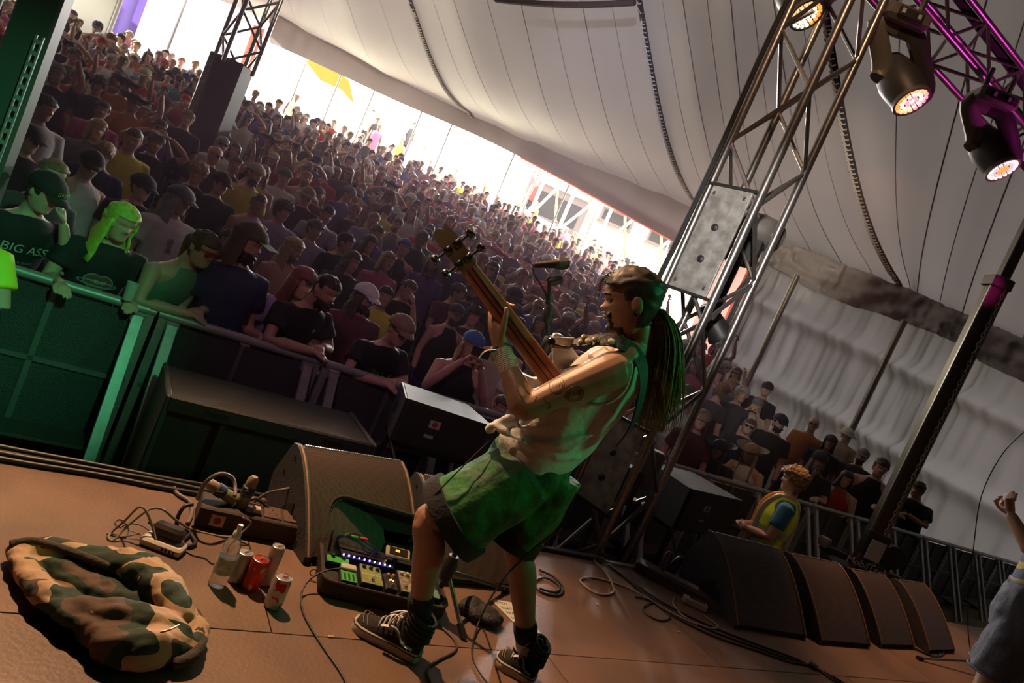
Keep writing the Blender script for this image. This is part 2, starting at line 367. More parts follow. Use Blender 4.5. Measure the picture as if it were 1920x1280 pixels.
for i, (px, D) in enumerate((((1495, 516), 15.6), ((1696, 601), 14.8), ((1831, 655), 14.1))):
    p = Q(*px, D); MB().cyl(V(p.x, p.y, gz(p.x, p.y)), V(p.x, p.y, p.z), .065, 12).build('wall_pole', mat('bronze_pole', (.17, .14, .11), .4, .5), WR)
# red and pink door curtains beside the opening
def strip(name, a0, a1, D, m, parent, w=.5):
    p0, p1 = Q(*a0, D), Q(*a1, D); mb = MB(); rows = []
    for j in range(11):
        v = j / 10; z0 = p0.z; b = V(p1.x, p1.y, gz(p1.x, p1.y)); 
        c = p0.lerp(V(p0.x, p0.y, gz(p0.x, p0.y)), v)
        rows.append([c + RGT * (w * (i / 6 - .5)) + FWD * (.07 * math.sin(i * 1.9 + v * 3)) for i in range(7)])
    mb.loft(rows, cap=False, closed=False); return mb.build(name, m, parent, smooth=180)
strip('door_curtain', (1432, 480), (1330, 690), 17.2, M_red, WR, .45)
strip('door_curtain', (1395, 468), (1300, 690), 17.8, M_pink, WR, .8)
strip('door_curtain', (488, 50), (430, 220), 21.8, M_red, WL, .42)
# white banner and purple drape at the far corner
BN = thing('banner_panel', 'tall white banner panel rising from the far crowd beside purple drape', 'banner', drop(Q(178, 0, 17)))
p = Q(178, 0, 17); MB().box((p.x, p.y, (p.z + 1.5 + gz(p.x, p.y)) / 2), (1.15, .12, p.z + 1.5 - gz(p.x, p.y)), Matrix.Rotation(-YAW, 3, 'Z'), .02).build('panel', M_white, BN)
MB().cyl(V(p.x, p.y, gz(p.x, p.y)) + RGT * .6, V(p.x, p.y, p.z + 1.5) + RGT * .6, .05).build('edge_pole', mat('white_pole', (.6, .58, .55), .4), BN)
p = Q(222, 30, 18.5); q = thing('purple_drape', 'purple canvas drape hanging between white banner and lavender tent wall', 'drape', drop(p))
grid(8, 10, lambda u, v: V(p.x, p.y, 0) + RGT * ((u - .5) * 1.1) + FWD * (.06 * math.sin(u * 14)) + V(0, 0, gz(p.x, p.y) + v * (p.z + 2 - gz(p.x, p.y)))).build('cloth', M_purple, q, smooth=180)
# enclosing canvas behind and beside the stage
def quad(name, pts, m, **k): return MB().add(pts, [tuple(range(len(pts)))]).build(name, m, smooth=0, kind='structure', **k)
quad('wall_back', [(-12, -7, 0), (16, -7, 0), (16, -7, 12), (-12, -7, 12)], M_black)
lt3 = [Q(-260, -315, 12.4), Q(-420, -375, 10.5), Q(-700, -480, 7), Q(-1100, -620, 3)]
wall('wall_near_left', lt3, [drop(p) for p in lt3], M_black, .1, 8, 8, 6)
pl_ = lt3[-1]; pm_ = lt3[-2]; print('lt3', lt3)
quad('wall_left_sun_block', [(pl_.x, pl_.y, 0), (-12, 6, 0), (-12, 6, 12), (pl_.x, pl_.y, 12)], M_black)  # unseen panel added to keep sun from leaking onto the stage
quad('wall_left_upper', [(pm_.x, pm_.y, pm_.z - .2), (pl_.x, pl_.y, pl_.z - .2), (pl_.x, pl_.y, 12), (pm_.x, pm_.y, 12)], M_black)
quad('wall_stage_side', [(-12, -7, 0), (-12, -7, 12), (-12, 6, 12), (-12, 6, 0)], M_black)
quad('wall_stage_far', [(15.5, -7, 0), (15.5, -7, 12), (19, 3, 12), (19, 3, 0)], M_black)
quad('ceiling_stage', [(-14, -7.2, 10.6), (22, -7.2, 10.6), (22, 5, 10.9), (-14, 9, 10.9)], M_black)
# ------------------------------------------------------------------ crowd barrier
M_alu = mat('barrier_aluminium', (.34, .33, .32), .42, .35, n=(20, .5, (.24, .23, .22)))
M_stiff = mat('barrier_stiffener', (.13, .125, .12), .5, .3)
M_panel = mat('barrier_mesh_plate', (.06, .056, .056), .5, .3, bump=(150, .6))
def barrier_section():
    """1.06 m wide, rail top 1.19, origin at the rail line on the ground, stage side is -y"""
    P = []
    P.append(('rail', MB().tube([V(-.53, 0, 1.165), V(.53, 0, 1.165)], .030, 12), M_alu))
    P.append(('front_plate', MB().box((0, .0, .62), (1.02, .006, 1.0)), M_panel))
    fr = MB()
    for s in (-1, 1): fr.box((s * .5, .0, .60), (.05, .04, 1.1))
    fr.box((0, 0, .10), (1.0, .03, .05)); P.append(('frame', fr, M_alu))
    P.append(('stiffener', MB().box((0, -.012, .62), (.03, .018, 1.0)), M_stiff)); P.append(('stiffener', MB().box((0, -.012, .70), (1.0, .018, .03)), M_stiff))
    for s in (-1, 1):
        a, b = V(s * .44, -.035, 1.12), V(s * .44, -.62, .03); d = b - a; R = d.to_track_quat('Z', 'X').to_matrix()
        P.append(('brace', MB().box((a + b) / 2, (.065, .032, d.length), Matrix((V(1, 0, 0), d.normalized().cross(V(1, 0, 0)), d.normalized())).transposed(), .004), M_alu))
        P.append(('hinge_lug', MB().box((s * .44, -.02, 1.11), (.08, .06, .07), None, .008), M_alu))
    P.append(('step', MB().box((0, -.2, .34), (.86, .22, .02), None, .004), mat('step_plate', (.07, .06, .055), .6, .3)))
    P.append(('foot_plate', MB().box((0, .35, .012), (1.04, 1.1, .02)), M_panel))
    return [(n, m.mesh(n), ma) for n, m, ma in P]
BS = barrier_section()
for n, me, ma in BS: me.materials.append(ma)
def _bx(): 
    # phase: a joint sits below pixel (296, 585)
    p = atz(296, 585, 1.165); return p.x
BX0 = _bx()
for k in range(-2, 16):
    x = BX0 + (k + .5) * 1.075; y = 4.60 + .055 * max(0, x - 3.2)
    t = thing('crowd_barrier', None, 'barrier', (0, 0, 0), 'steel barrier sections in front of the audience')
    t['label'] = {-2: 'barrier section at green column', -1: 'green-lit barrier section holding black-capped fan', 0: 'barrier section under green basketball vest', 1: 'barrier section under bearded fan in black polo', 2: 'barrier section under tan-capped fan',
        3: 'barrier section behind front fill speaker', 4: 'barrier section hidden by player torso', 5: 'barrier section behind truss tower', 6: 'barrier section right of truss tower', 7: 'barrier section under wide black hat', 8: 'barrier section under brown brimmed hat',
        9: 'barrier section behind guard in yellow vest', 10: 'barrier section under red top', 11: 'barrier section behind lifting mast', 12: 'barrier section under lone fan at barrier end', 13: 'first empty barrier section past the lone fan', 14: 'second empty barrier section past the lone fan', 15: 'last empty barrier section before grey tent wall'}[k]
    for n, me, ma in BS:
        o = bpy.data.objects.new(n, me); C.objects.link(o); o.parent = t
    t.location = (x, y, 0); t.rotation_euler = (0, 0, math.atan(.055) if x > 3.2 else 0)
# ------------------------------------------------------------------ figure building blocks (canonical figure faces -y, stands on z=0, 1.75 m)
def interp(t, tab):
    for (a, x), (b, y) in zip(tab, tab[1:]):
        if t <= b: u = (t - a) / (b - a) if b > a else 0; u = u * u * (3 - 2 * u) * .5 + u * .5; return x + (y - x) * u
    return tab[-1][1]
HF = [(0, .045), (.05, .075), (.12, .088), (.19, .081), (.245, .0865), (.285, .082), (.325, .0885), (.37, .084), (.44, .086), (.53, .083), (.6, .092), (.72, .091), (.84, .074), (.93, .047), (.98, .022), (1, .001)]
HB = [(0, -.0), (.1, .025), (.2, .05), (.32, .073), (.45, .090), (.6, .102), (.74, .099), (.86, .078), (.94, .05), (.98, .025), (1, .001)]
HW = [(0, .025), (.05, .041), (.12, .051), (.22, .060), (.34, .067), (.48, .072), (.62, .077), (.75, .075), (.86, .061), (.94, .039), (.98, .02), (1, .001)]
HH = .235
def head_pt(t, a, inf=0., nose=1.):
    """t height 0..1, a angle from the face (0 = front)"""
    f, b, w_ = interp(t, HF), interp(t, HB), interp(t, HW)
    ca, sa = math.cos(a), math.sin(a)
    x = math.copysign(abs(sa) ** .92, sa) * w_; y = (f if ca > 0 else b) * math.copysign(abs(ca) ** .85, ca)
    ang = abs(math.degrees(math.atan2(sa, ca)))
    if nose:
        nb = .030 * math.exp(-((t - .415) / .042) ** 2) + .012 * math.exp(-((t - .50) / .06) ** 2)
        y += nose * nb * math.exp(-(ang / (9.5 + 3 * math.exp(-((t - .4) / .04) ** 2))) ** 2)
        y -= .011 * math.exp(-((t - .525) / .032) ** 2) * math.exp(-((ang - 25) / 11) ** 2)
        y += .004 * math.exp(-((t - .605) / .03) ** 2) * math.exp(-((ang - 22) / 16) ** 2)
        y -= .004 * math.exp(-((t - .286) / .014) ** 2) * math.exp(-(ang / 17) ** 2)
        x += math.copysign(.003 * math.exp(-((t - .42) / .06) ** 2) * math.exp(-((ang - 50) / 16) ** 2), sa)
    k = 1 + inf / .09
    return Vector((x * k, -y * k, (t - .5) * HH * (1 + inf / .12)))
def head_rings(nt=30, na=32, inf=0., t0=0., t1=1., nose=1.):
    return [[head_pt(t0 + (t1 - t0) * i / nt, 2 * PI * k / na, inf, nose) for k in range(na)] for i in range(nt + 1)]
def add_head(mb, T, nt=30, na=32, ears=True):
    mb.loft([[T @ p for p in r] for r in head_rings(nt, na)])
    if ears:
        for s in (-1, 1):
            c = V(s * .076, .012, -.005); R = Matrix.Rotation(s * .35, 3, 'Z') @ Matrix.Rotation(-.2, 3, 'X')
            e = MB(); e.ell(c, (.010, .019, .032), R, 10, 8); mb.add([T @ v for v in e.v], e.f)
def shell(mask, inf=.012, nt=30, na=36, rough=0., seed=0, depth=.02, drop=None):
    """closed cap of hair/cloth hugging the head where mask(t, angle_deg) is true"""
    mb = MB(); idx = {}; vs = []; fs = []
    def vid(i, k):
        k %= na
        if (i, k) not in idx:
            p = head_pt(i / nt, 2 * PI * k / na, inf, 0)
            if rough: p = p * (1 + rough * noise.noise(Vector((p.x * 55 + seed, p.y * 55, p.z * 55))))
            idx[(i, k)] = len(vs); vs.append(p)
        return idx[(i, k)]
    cells = set()
    for i in range(nt):
        for k in range(na):
            a = (360 * (k + .5) / na); a = a - 360 if a > 180 else a
            if mask((i + .5) / nt, abs(a)): cells.add((i, k)); fs.append((vid(i, k), vid(i, k + 1), vid(i + 1, k + 1), vid(i + 1, k)))
    n0 = len(vs); inner = [p * (1 - depth / .09) for p in vs]; ed = {}
    for f in fs:
        for a, b in zip(f, f[1:] + f[:1]): ed[(a, b)] = 1
    sk = [(b, a, n0 + a, n0 + b) for a, b in ed if (b, a) not in ed]
    mb.add(vs + inner, fs + sk); return mb
def hair_mesh(kind, seed=0):
    if kind == 'short': return shell(lambda t, a: t > .70 or (a > 68 and t > .50) or (a > 105 and t > .2), .010, rough=.13, seed=seed).mesh('hair', 180)
    if kind == 'buzz': return shell(lambda t, a: t > .72 or (a > 72 and t > .55) or (a > 110 and t > .25), .003, rough=.06, seed=seed).mesh('hair', 180)
    if kind == 'curly': return shell(lambda t, a: t > .68 or (a > 60 and t > .48) or (a > 100 and t > .15), .028, 40, 52, rough=.22, seed=seed, depth=.035).mesh('hair', 180)
    if kind in ('long', 'wavy', 'bob'):
        mb = shell(lambda t, a: t > .72 or (a > 55 and t > .4) or (a > 80 and t > .0), .013, rough=.08, seed=seed)
        L = {'long': .30, 'wavy': .24, 'bob': .10}[kind]; rings = []
        for i in range(9):
            u = i / 8; z = .03 - u * (L + .08); ring = []
            for k in range(20):
                a = math.radians(62) + (2 * PI - math.radians(124)) * k / 19
                r = 1.14 + .28 * u + .10 * noise.noise(Vector((k * .6, u * 3, seed))) + (.12 * math.sin(u * 14 + k) if kind == 'wavy' else 0)
                ring.append(V(math.sin(a) * .078 * r, -math.cos(a) * .10 * r + .015 * u, z + .02 * noise.noise(Vector((k, seed, 1)))))
            inn = [p * .86 + V(0, 0, p.z * .14) for p in reversed(ring)]; rings.append(ring + inn)
        mb.loft(rings); return mb.mesh('hair', 180)
    if kind == 'tied':
        mb = shell(lambda t, a: t > .70 or (a > 62 and t > .45) or (a > 100 and t > .2), .007, rough=.1, seed=seed)
        mb.tube(spline([V(0, .10, .02), V(0, .135, .0), V(.01, .14, -.07), V(.015, .13, -.17), V(.01, .125, -.22)], 4), [.015, .018, .022, .026, .03, .03, .032, .032, .03, .03, .028, .026, .024, .02, .016, .012, .004], 8)
        return mb.mesh('hair', 180)
    if kind == 'beard': return shell(lambda t, a: (t < .30 and a < 85 and not (.25 < t and a < 14)) , .010, 40, 44, rough=.25, seed=seed, depth=.014).mesh('beard', 180)
    if kind == 'longbeard':
        mb = shell(lambda t, a: (t < .31 and a < 88 and not (.26 < t and a < 14)), .012, 40, 44, rough=.3, seed=seed, depth=.014)
        mb.tube([V(0, -.075, -.10), V(0, -.085, -.16), V(0, -.075, -.23)], [.05, .042, .01], 10, flat=.6); return mb.mesh('beard', 180)
def hat_mesh(kind):
    if kind in ('cap', 'cap_back'):
        mb = shell(lambda t, a: t > .66 - (.06 if a > 120 else 0), .023, 40, 36, depth=.015); s = -1 if kind == 'cap' else 1
        z0 = (.68 - .5) * HH; top = []; 
        for i in range(7):
            u = i / 6; row = []
            for k in range(11):
                x = (k / 10 - .5) * .15 * (1 - .10 * u * u); yb = .106 * math.sqrt(max(0, 1 - (x / .102) ** 2)); row.append(V(x, s * (yb - .008 + u * .075 * (1 - (x / .11) ** 2)), z0 + .006 - .10 * u * u * .25 - 1.6 * x * x))
            top.append(row)
        r = [row + [p - V(0, 0, .005) for p in reversed(row)] for row in top]; mb.loft(r); return mb.mesh('cap', 40)
    if kind == 'beanie': return shell(lambda t, a: t > .62 - (.12 if a > 60 else 0), .024, 36, 36, rough=.05, depth=.015).mesh('beanie', 180)
    if kind in ('bucket', 'wide'):
        mb = shell(lambda t, a: t > .68, .024, 36, 36, depth=.015); z0 = (.69 - .5) * HH; r0 = 1.05
        prof = [(1.0, .01), (1.35, -.012), (1.7, -.035), (1.72, -.04), (1.3, -.02), (.95, 0)] if kind == 'bucket' else [(1.0, .012), (1.5, .0), (2.0, .01), (2.25, .03), (2.25, .022), (1.5, -.006), (.95, 0)]
        rr = [[V(math.sin(a) * .09 * k, -math.cos(a) * .108 * k, z0 + h + (.03 * abs(math.sin(a)) if kind == 'wide' and k > 1.6 else 0)) for a in [2 * PI * i / 28 for i in range(28)]] for k, h in prof]
        mb.loft(rr, cap=False); return mb.mesh('hat', 180)
    if kind == 'bandana': return shell(lambda t, a: t > .66, .018, 36, 36, depth=.01).mesh('bandana', 180)
    if kind == 'band': return shell(lambda t, a: (.66 < t < .76), .02, 36, 36, depth=.015).mesh('headband', 180)
    if kind == 'flap':
        mb = shell(lambda t, a: t > .66, .023, 36, 36, depth=.015); z0 = (.68 - .5) * HH
        mb.box((0, -.145, z0 - .004), (.13, .085, .008), Matrix.Rotation(.2, 3, 'X'), .003); rings = []
        for i in range(7):
            u = i / 6; rg = [V(math.sin(a) * (.093 + .025 * u), -math.cos(a) * (.118 + .02 * u), z0 + .02 - u * .22) for a in [math.radians(70 + 220 * k / 14) for k in range(15)]]
            rings.append(rg + [p * .95 + V(0, 0, p.z * .05) for p in reversed(rg)])
        mb.loft(rings); return mb.mesh('hat', 40)
def glasses_mesh(up=False):
    mb = MB(); z = .045 if up else .008
    for s in (-1, 1):
        mb.mi = 0; mb.box((s * .033, -.098 if not up else -.09, z), (.05, .006, .036), Matrix.Rotation(s * .18, 3, 'Z') @ Matrix.Rotation(-.6 if up else 0, 3, 'X'), .006)
        mb.mi = 1; mb.tube([V(s * .06, -.09, z + .01), V(s * .079, -.05, z + .012), V(s * .084, .02, z + .008)], .003, 5)
    mb.mi = 1; mb.tube([V(-.012, -.102, z + .006), V(.012, -.102, z + .006)], .003, 5); return mb.mesh('sunglasses', 40)
def sell(cx, cy, z, rx, ry, n=24, e=.85):
    out = []
    for k in range(n):
        a = 2 * PI * k / n; c, s_ = math.cos(a), math.sin(a); out.append(V(cx + rx * math.copysign(abs(s_) ** e, s_), cy - ry * math.copysign(abs(c) ** e, c), z))
    return out
#           z      rx    ry    yoff
TORSO = [(.80, .150, .105, .0), (.90, .172, .118, .0), (1.0, .160, .108, -.005), (1.10, .148, .10, -.005), (1.22, .163, .112, .0), (1.32, .178, .12, .005), (1.40, .185, .108, .012), (1.455, .150, .085, .02), (1.485, .085, .068, .022), (1.51, .058, .060, .02), (1.56, .054, .058, .012), (1.62, .05, .055, .01)]
def hand(mb, w, d, up, r=1., curl=.5, thumb=1):
    """palm and five fingers: wrist w, pointing d, back of hand up"""
    d = d.normalized(); up = (up - d * up.dot(d)).normalized(); x = d.cross(up)
    mb.tube([w, w + d * .03, w + d * .085], [.024 * r, .034 * r, .036 * r], 10, flat=.5)
    for k, L in enumerate((.068, .078, .074, .058)):
        b = w + d * (.082 - abs(k - 1.3) * .004) + x * ((k - 1.5) * .0185 * r); p = [b]; dd = d.copy(); ang = 0
        for sl in (.45, .32, .23):
            ang += curl * .62; dd = d * math.cos(ang) - up * math.sin(ang); p.append(p[-1] + dd * L * sl)
        mb.tube(p, [.0092 * r, .0088 * r, .008 * r, .006 * r], 7)
    b = w + d * .03 - x * (thumb * .026); mb.tube([b, b + d * .028 - x * thumb * .022 - up * .006, b + d * .058 - x * thumb * .026 - up * .018, b + d * .08 - x * thumb * .02 - up * .03], [.014, .0115, .0095, .007], 7)
def figure(arms, lean=0., yaw=0., nod=0., voxel=.0075, ratio=.22, tank=False, bulk=1., rings_only=False):
    """returns (body mesh, tee mesh, tank mesh, vest mesh, head matrix)"""
    def bend(p):
        z = max(0, p.z - .92); return V(p.x, p.y - lean * z * 1.0, p.z - lean * lean * z * .35)
    body = MB()
    def tor(inf, z0, z1, tab=TORSO, mb=None, e=.85):
        rs = []
        for (z, rx, ry, yo) in tab:
            if z0 <= z <= z1: rs.append([bend(p) for p in sell(0, yo, z, (rx + inf) * bulk, (ry + inf) * bulk, 24, e)])
        mb.loft(rs)
    tor(0, 0, 2, mb=body)
    hp = bend(V(0, -.012, 1.645)); T = Matrix.Translation(hp) @ Euler((nod + lean * .35, 0, yaw)).to_matrix().to_4x4()
    add_head(body, T)
    for s in (-1, 1):
        hip = V(s * .09, 0, .86); kn = V(s * .105, -.015, .48); an = V(s * .11, .02, .09)
        body.tube([hip, hip.lerp(kn, .5), kn, kn.lerp(an, .35), an], [.092, .078, .058, .058, .04], 12)
        body.tube([an + V(0, .03, -.045), an + V(0, -.06, -.05), an + V(s * .01, -.16, -.06)], [.042, .045, .03], 10, flat=.75)
    tee = MB(); vest = MB()
    tt = [(.80, .175, .128, 0), (.86, .178, .130, .0), (.98, .172, .126, -.005), (1.10, .166, .122, -.005), (1.22, .176, .128, .0), (1.32, .188, .13, .005), (1.40, .192, .117, .012), (1.455, .155, .092, .02), (1.478, .098, .078, .022), (1.487, .078, .072, .02)]
    tor(0, 0, 2, tt, tee, .9)
    vt = [(.80, .175, .128, 0), (.86, .178, .130, .0), (.98, .172, .126, -.005), (1.10, .166, .122, -.005), (1.22, .182, .136, .0), (1.30, .178, .142, .004), (1.37, .148, .134, .01), (1.43, .120, .112, .016), (1.468, .100, .090, .02), (1.478, .088, .08, .02)]
    tor(0, 0, 2, vt, vest, .78)
    for s, (el, wr, hd, up) in zip((-1, 1), arms):
        sh = bend(V(s * .185, .012, 1.405)); el, wr = bend(Vector(el)), Vector(wr)
        body.tube([sh - V(s * .03, 0, -.005), sh, sh.lerp(el, .35), el, el.lerp(wr, .3), wr], [.05, .058, .05, .039, .042, .027], 12)
        hand(body, wr, Vector(hd), Vector(up), 1., .55, s)
        e2 = sh.lerp(el, .62); tee.tube([sh - V(s * .05, 0, -.01), sh + V(0, 0, .004), sh.lerp(el, .3), e2], [.06, .073, .072, .078], 12)
    if rings_only: return body, tee, vest, T
    bm = remesh(body, voxel, 3, ratio, 'person'); sm = remesh(tee, .014, 4, .35, 'shirt'); vm_ = remesh(vest, .014, 3, .35, 'vest_top')
    for m in bm.polygons:
        if m.center.z < .93: m.material_index = 1
    return bm, sm, vm_, T
_D, _U = V(0, 0, -1), V(0, 0, 1)
POSES = {
 'down': dict(arms=[(V(-.235, .03, 1.13), V(-.25, -.06, .88), V(0, -.2, -1), V(-1, 0, 0)), (V(.235, .03, 1.13), V(.25, -.06, .88), V(0, -.2, -1), V(1, 0, 0))]),
 'look': dict(arms=[(V(-.235, .03, 1.13), V(-.2, -.16, .95), V(.3, -.6, -.4), V(-1, 0, .5)), (V(.235, .03, 1.13), V(.25, -.06, .88), V(0, -.2, -1), V(1, 0, 0))], yaw=.55, nod=.1),
 'lookl': dict(arms=[(V(-.235, .03, 1.13), V(-.2, -.16, .95), V(.3, -.6, -.4), V(-1, 0, .5)), (V(.235, .03, 1.13), V(.25, -.06, .88), V(0, -.2, -1), V(1, 0, 0))], yaw=-.5, nod=.22),
 'rail': dict(arms=[(V(-.27, -.16, 1.20), V(-.05, -.47, 1.205), V(1, -.25, -.1), V(0, -.2, 1)), (V(.27, -.16, 1.20), V(.07, -.42, 1.235), V(-1, -.3, -.15), V(0, -.2, 1))], lean=.42, nod=.05),
 'rail2': dict(arms=[(V(-.25, -.10, 1.17), V(-.22, -.43, 1.20), V(.2, -1, -.1), V(0, 0, 1)), (V(.25, -.10, 1.17), V(.16, -.43, 1.20), V(-.3, -1, -.1), V(0, 0, 1))], lean=.3, yaw=.35, nod=.1),
 'photo': dict(arms=[(V(-.27, -.17, 1.22), V(-.085, -.25, 1.53), V(.55, -.25, .8), V(-.6, -.8, 0)), (V(.27, -.17, 1.22), V(.085, -.25, 1.53), V(-.55, -.25, .8), V(.6, -.8, 0))], nod=.1),
 'raise': dict(arms=[(V(-.24, .03, 1.13), V(-.25, -.08, .9), V(0, -.2, -1), V(-1, 0, 0)), (V(.30, -.10, 1.63), V(.22, -.18, 1.88), V(-.1, -.15, 1), V(.5, 1, 0))], nod=-.05),
 'crown': dict(arms=[(V(-.36, -.10, 1.62), V(-.13, -.10, 1.76), V(1, -.1, .1), V(0, 0, 1)), (V(.36, -.10, 1.62), V(.13, -.10, 1.76), V(-1, -.1, .1), V(0, 0, 1))], nod=.12),
 'chin': dict(arms=[(V(-.27, -.12, 1.19), V(-.24, -.44, 1.21), V(.3, -1, -.1), V(0, 0, 1)), (V(.20, -.25, 1.22), V(.085, -.33, 1.50), V(-.35, .15, 1), V(.8, -.6, .2))], lean=.25, yaw=.35, nod=.2),
}
PROTO = {k: figure(**v) for k, v in POSES.items()}
HAIR = {}; 
def hair(kind, seed):
    if (kind, seed) not in HAIR: HAIR[(kind, seed)] = hair_mesh(kind, seed); HAIR[(kind, seed)].materials.append(None)
    return HAIR[(kind, seed)]
HATS = {k: hat_mesh(k) for k in ('cap', 'cap_back', 'beanie', 'bucket', 'wide', 'bandana', 'band', 'flap')}
GL = {False: glasses_mesh(False), True: glasses_mesh(True)}
SKIN = [mat('skin_%s' % k, c, .55, n=(9, .5, tuple(x * .86 for x in c)), spec=.4) for k, c in (('fair', (.52, .31, .225)), ('tan', (.42, .24, .165)), ('pink', (.55, .30, .24)), ('brown', (.20, .105, .065)))]
HC = {k: mat('hair_' + k, c, .6, n=(40, .8, tuple(x * .6 for x in c))) for k, c in dict(brown=(.075, .04, .022), dark=(.022, .015, .012), blond=(.42, .28, .13), grey=(.38, .36, .34), red=(.20, .055, .03), green=(.50, .62, .07), fair=(.25, .15, .07)).items()}
CC = {k: mat('cotton_' + k, c, .85, n=(14, .6, tuple(x * .8 for x in c)), bump=(9, .35)) for k, c in dict(black=(.012, .011, .013), white=(.62, .61, .58), grey=(.16, .155, .16), navy=(.025, .035, .085), blue=(.06, .14, .34), green=(.09, .17, .11), olive=(.085, .085, .045), red=(.42, .03, .025), maroon=(.10, .02, .03), pink=(.48, .11, .22), yellow=(.60, .52, .05), purple=(.14, .07, .25), lilac=(.34, .28, .40), tan=(.25, .18, .11), cream=(.48, .43, .32), orange=(.55, .17, .04), charcoal=(.045, .042, .046), teal=(.05, .18, .2)).items()}
M_lens = mat('tinted_lens', (.02, .02, .03), .08, spec=.9); M_frame = mat('glasses_frame', (.02, .02, .02), .4)
LENS = {'red': mat('red_lens', (.35, .04, .02), .1, .5), 'blue': mat('blue_lens', (.05, .06, .4), .1, .5), 'dark': M_lens}
for me in list(HATS.values()): me.materials.append(None)
for me in GL.values(): me.materials.append(None); me.materials.append(None)
for b, t_, v_, T in PROTO.values():
    b.materials.append(None); b.materials.append(None); t_.materials.append(None); v_.materials.append(None)
def setm(o, *ms):
    for i, m in enumerate(ms): o.material_slots[i].link = 'OBJECT'; o.material_slots[i].material = m
def kid(name, me, parent, T, *ms):
    o = bpy.data.objects.new(name, me); C.objects.link(o); o.parent = parent
    if T is not None: o.matrix_local = T
    setm(o, *ms); return o
def person(loc, rz, scale, pose='down', shirt=('tee', 'black'), hair_=('short', 'brown'), hat=None, glasses=None, beard=None, skin=0, legs='navy', label=None, group=None, tilt=0., seed=0):
    b, t_, v_, T = PROTO[pose]
    o = bpy.data.objects.new('person', b); C.objects.link(o); o.location = loc; o.rotation_euler = (0, tilt, rz); o.scale = (scale,) * 3
    setm(o, SKIN[skin], CC[legs])
    if shirt[0] == 'tee': kid('shirt', t_, o, None, CC[shirt[1]])
    elif shirt[0] == 'vest': kid('vest_top', v_, o, None, CC[shirt[1]])
    if hair_: kid('hair', hair(hair_[0], seed % 3), o, T, HC[hair_[1]])
    if hat: kid({'cap': 'cap', 'cap_back': 'cap', 'beanie': 'beanie', 'bandana': 'bandana', 'band': 'headband'}.get(hat[0], 'hat'), HATS[hat[0]], o, T, CC[hat[1]])
    if glasses: kid('sunglasses', GL[glasses == 'up'], o, T, LENS.get(glasses, M_lens), M_frame)
    if beard: kid('beard', hair('longbeard' if beard[0] == 'long' else 'beard', 1), o, T, HC[beard[1]])
    return tag(o, label, 'person', group)
# ------------------------------------------------------------------ the audience
RAILY = 4.60
def rail_y(x): return 4.60 + .055 * max(0, x - 3.2)
TARGET = V(1.9, 1.6, 0)
PEOPLE = []
def face_rz(x, y, off=0): d = TARGET - V(x, y, 0); return math.atan2(d.x, -d.y) + off
def put(px, py, label, mode='auto', s=1., off=0., pose='down', dy=.40, **k):
    T = PROTO[pose][3].translation; rd = ray(px, py)
    if mode == 'rail':
        # body stands at the rail, head found on the sight line
        h = CAM + rd * (5.0 / rd.y)
        for _ in range(6):
            y0 = rail_y(h.x) + dy; rz = face_rz(h.x, y0, off); s = h.z / T.z
            hy = y0 + s * (math.sin(rz) * T.x + math.cos(rz) * T.y); h = CAM + rd * (hy / rd.y)
        loc = V(h.x - s * (math.cos(rz) * T.x - math.sin(rz) * T.y), y0, 0)
    else:
        D = 4.0
        while D < 60:
            h = CAM + rd * (D / rd.dot(FWD)); g = gz(h.x, h.y)
            if h.z - g < T.z * s and rd.z < 0 or (h.z - g <= T.z * s and D > 5.4): break
            D += .02
        rz = face_rz(h.x, h.y, off); loc = V(h.x - s * (math.cos(rz) * T.x - math.sin(rz) * T.y), h.y - s * (math.sin(rz) * T.x + math.cos(rz) * T.y), 0); loc.z = gz(loc.x, loc.y)
        s = (h.z - loc.z) / T.z
    o = person(loc, rz, s, pose, label=label, seed=len(PEOPLE), **k); PEOPLE.append((o, px, py, (h - CAM).dot(FWD), s)); return o
G1 = 'front row leaning on the barrier'; G2 = 'audience behind the front row'; G3 = 'audience along the side barrier'
P_cap = put(83, 362, 'person in black tee and black cap resting chin on hand at barrier', 'rail', pose='chin', shirt=('tee', 'black'), hair_=('short', 'dark'), hat=('cap', 'black'), group=G1, skin=0)
P_green = put(227, 416, 'person with wavy yellow-green hair and black lips-print tee at barrier', 'rail', pose='rail2', off=-.3, shirt=('tee', 'black'), hair_=('wavy', 'green'), group=G1, skin=0)
P_tank = put(381, 466, 'person in green basketball vest and sunglasses leaning on barrier', 'rail', pose='rail', shirt=('vest', 'green'), hair_=('tied', 'brown'), glasses='red', group=G1, skin=1, off=.25)
P_white = put(336, 376, 'tall person in white printed tee and grey cap behind green-haired fan', s=1.03, dy=.9, off=.15, pose='look', shirt=('tee', 'white'), hair_=('wavy', 'grey'), hat=('cap', 'grey'), group=G2)
put(465, 455, 'person in navy shirt and brown neck-flap hat standing at barrier', 'rail', dy=.3, pose='look', shirt=('tee', 'navy'), hair_=('short', 'dark'), hat=('flap', 'olive'), beard=('b', 'dark'), group=G1)
put(549, 467, 'shirtless person with long blond hair behind red-haired woman', s=.97, pose='look', off=.2, shirt=('none', ''), hair_=('long', 'blond'), beard=('b', 'fair'), group=G2, skin=1)
put(566, 530, 'red-haired person in lilac tee with sunglasses pushed up on head', 'rail', dy=.62, pose='rail2', shirt=('tee', 'lilac'), hair_=('long', 'red'), glasses='up', group=G1)
P_beard = put(611, 545, 'bearded person in black polo leaning forearms on barrier rail', 'rail', pose='rail', shirt=('tee', 'black'), hair_=('buzz', 'dark'), beard=('b', 'dark'), group=G1, skin=1, off=.3)
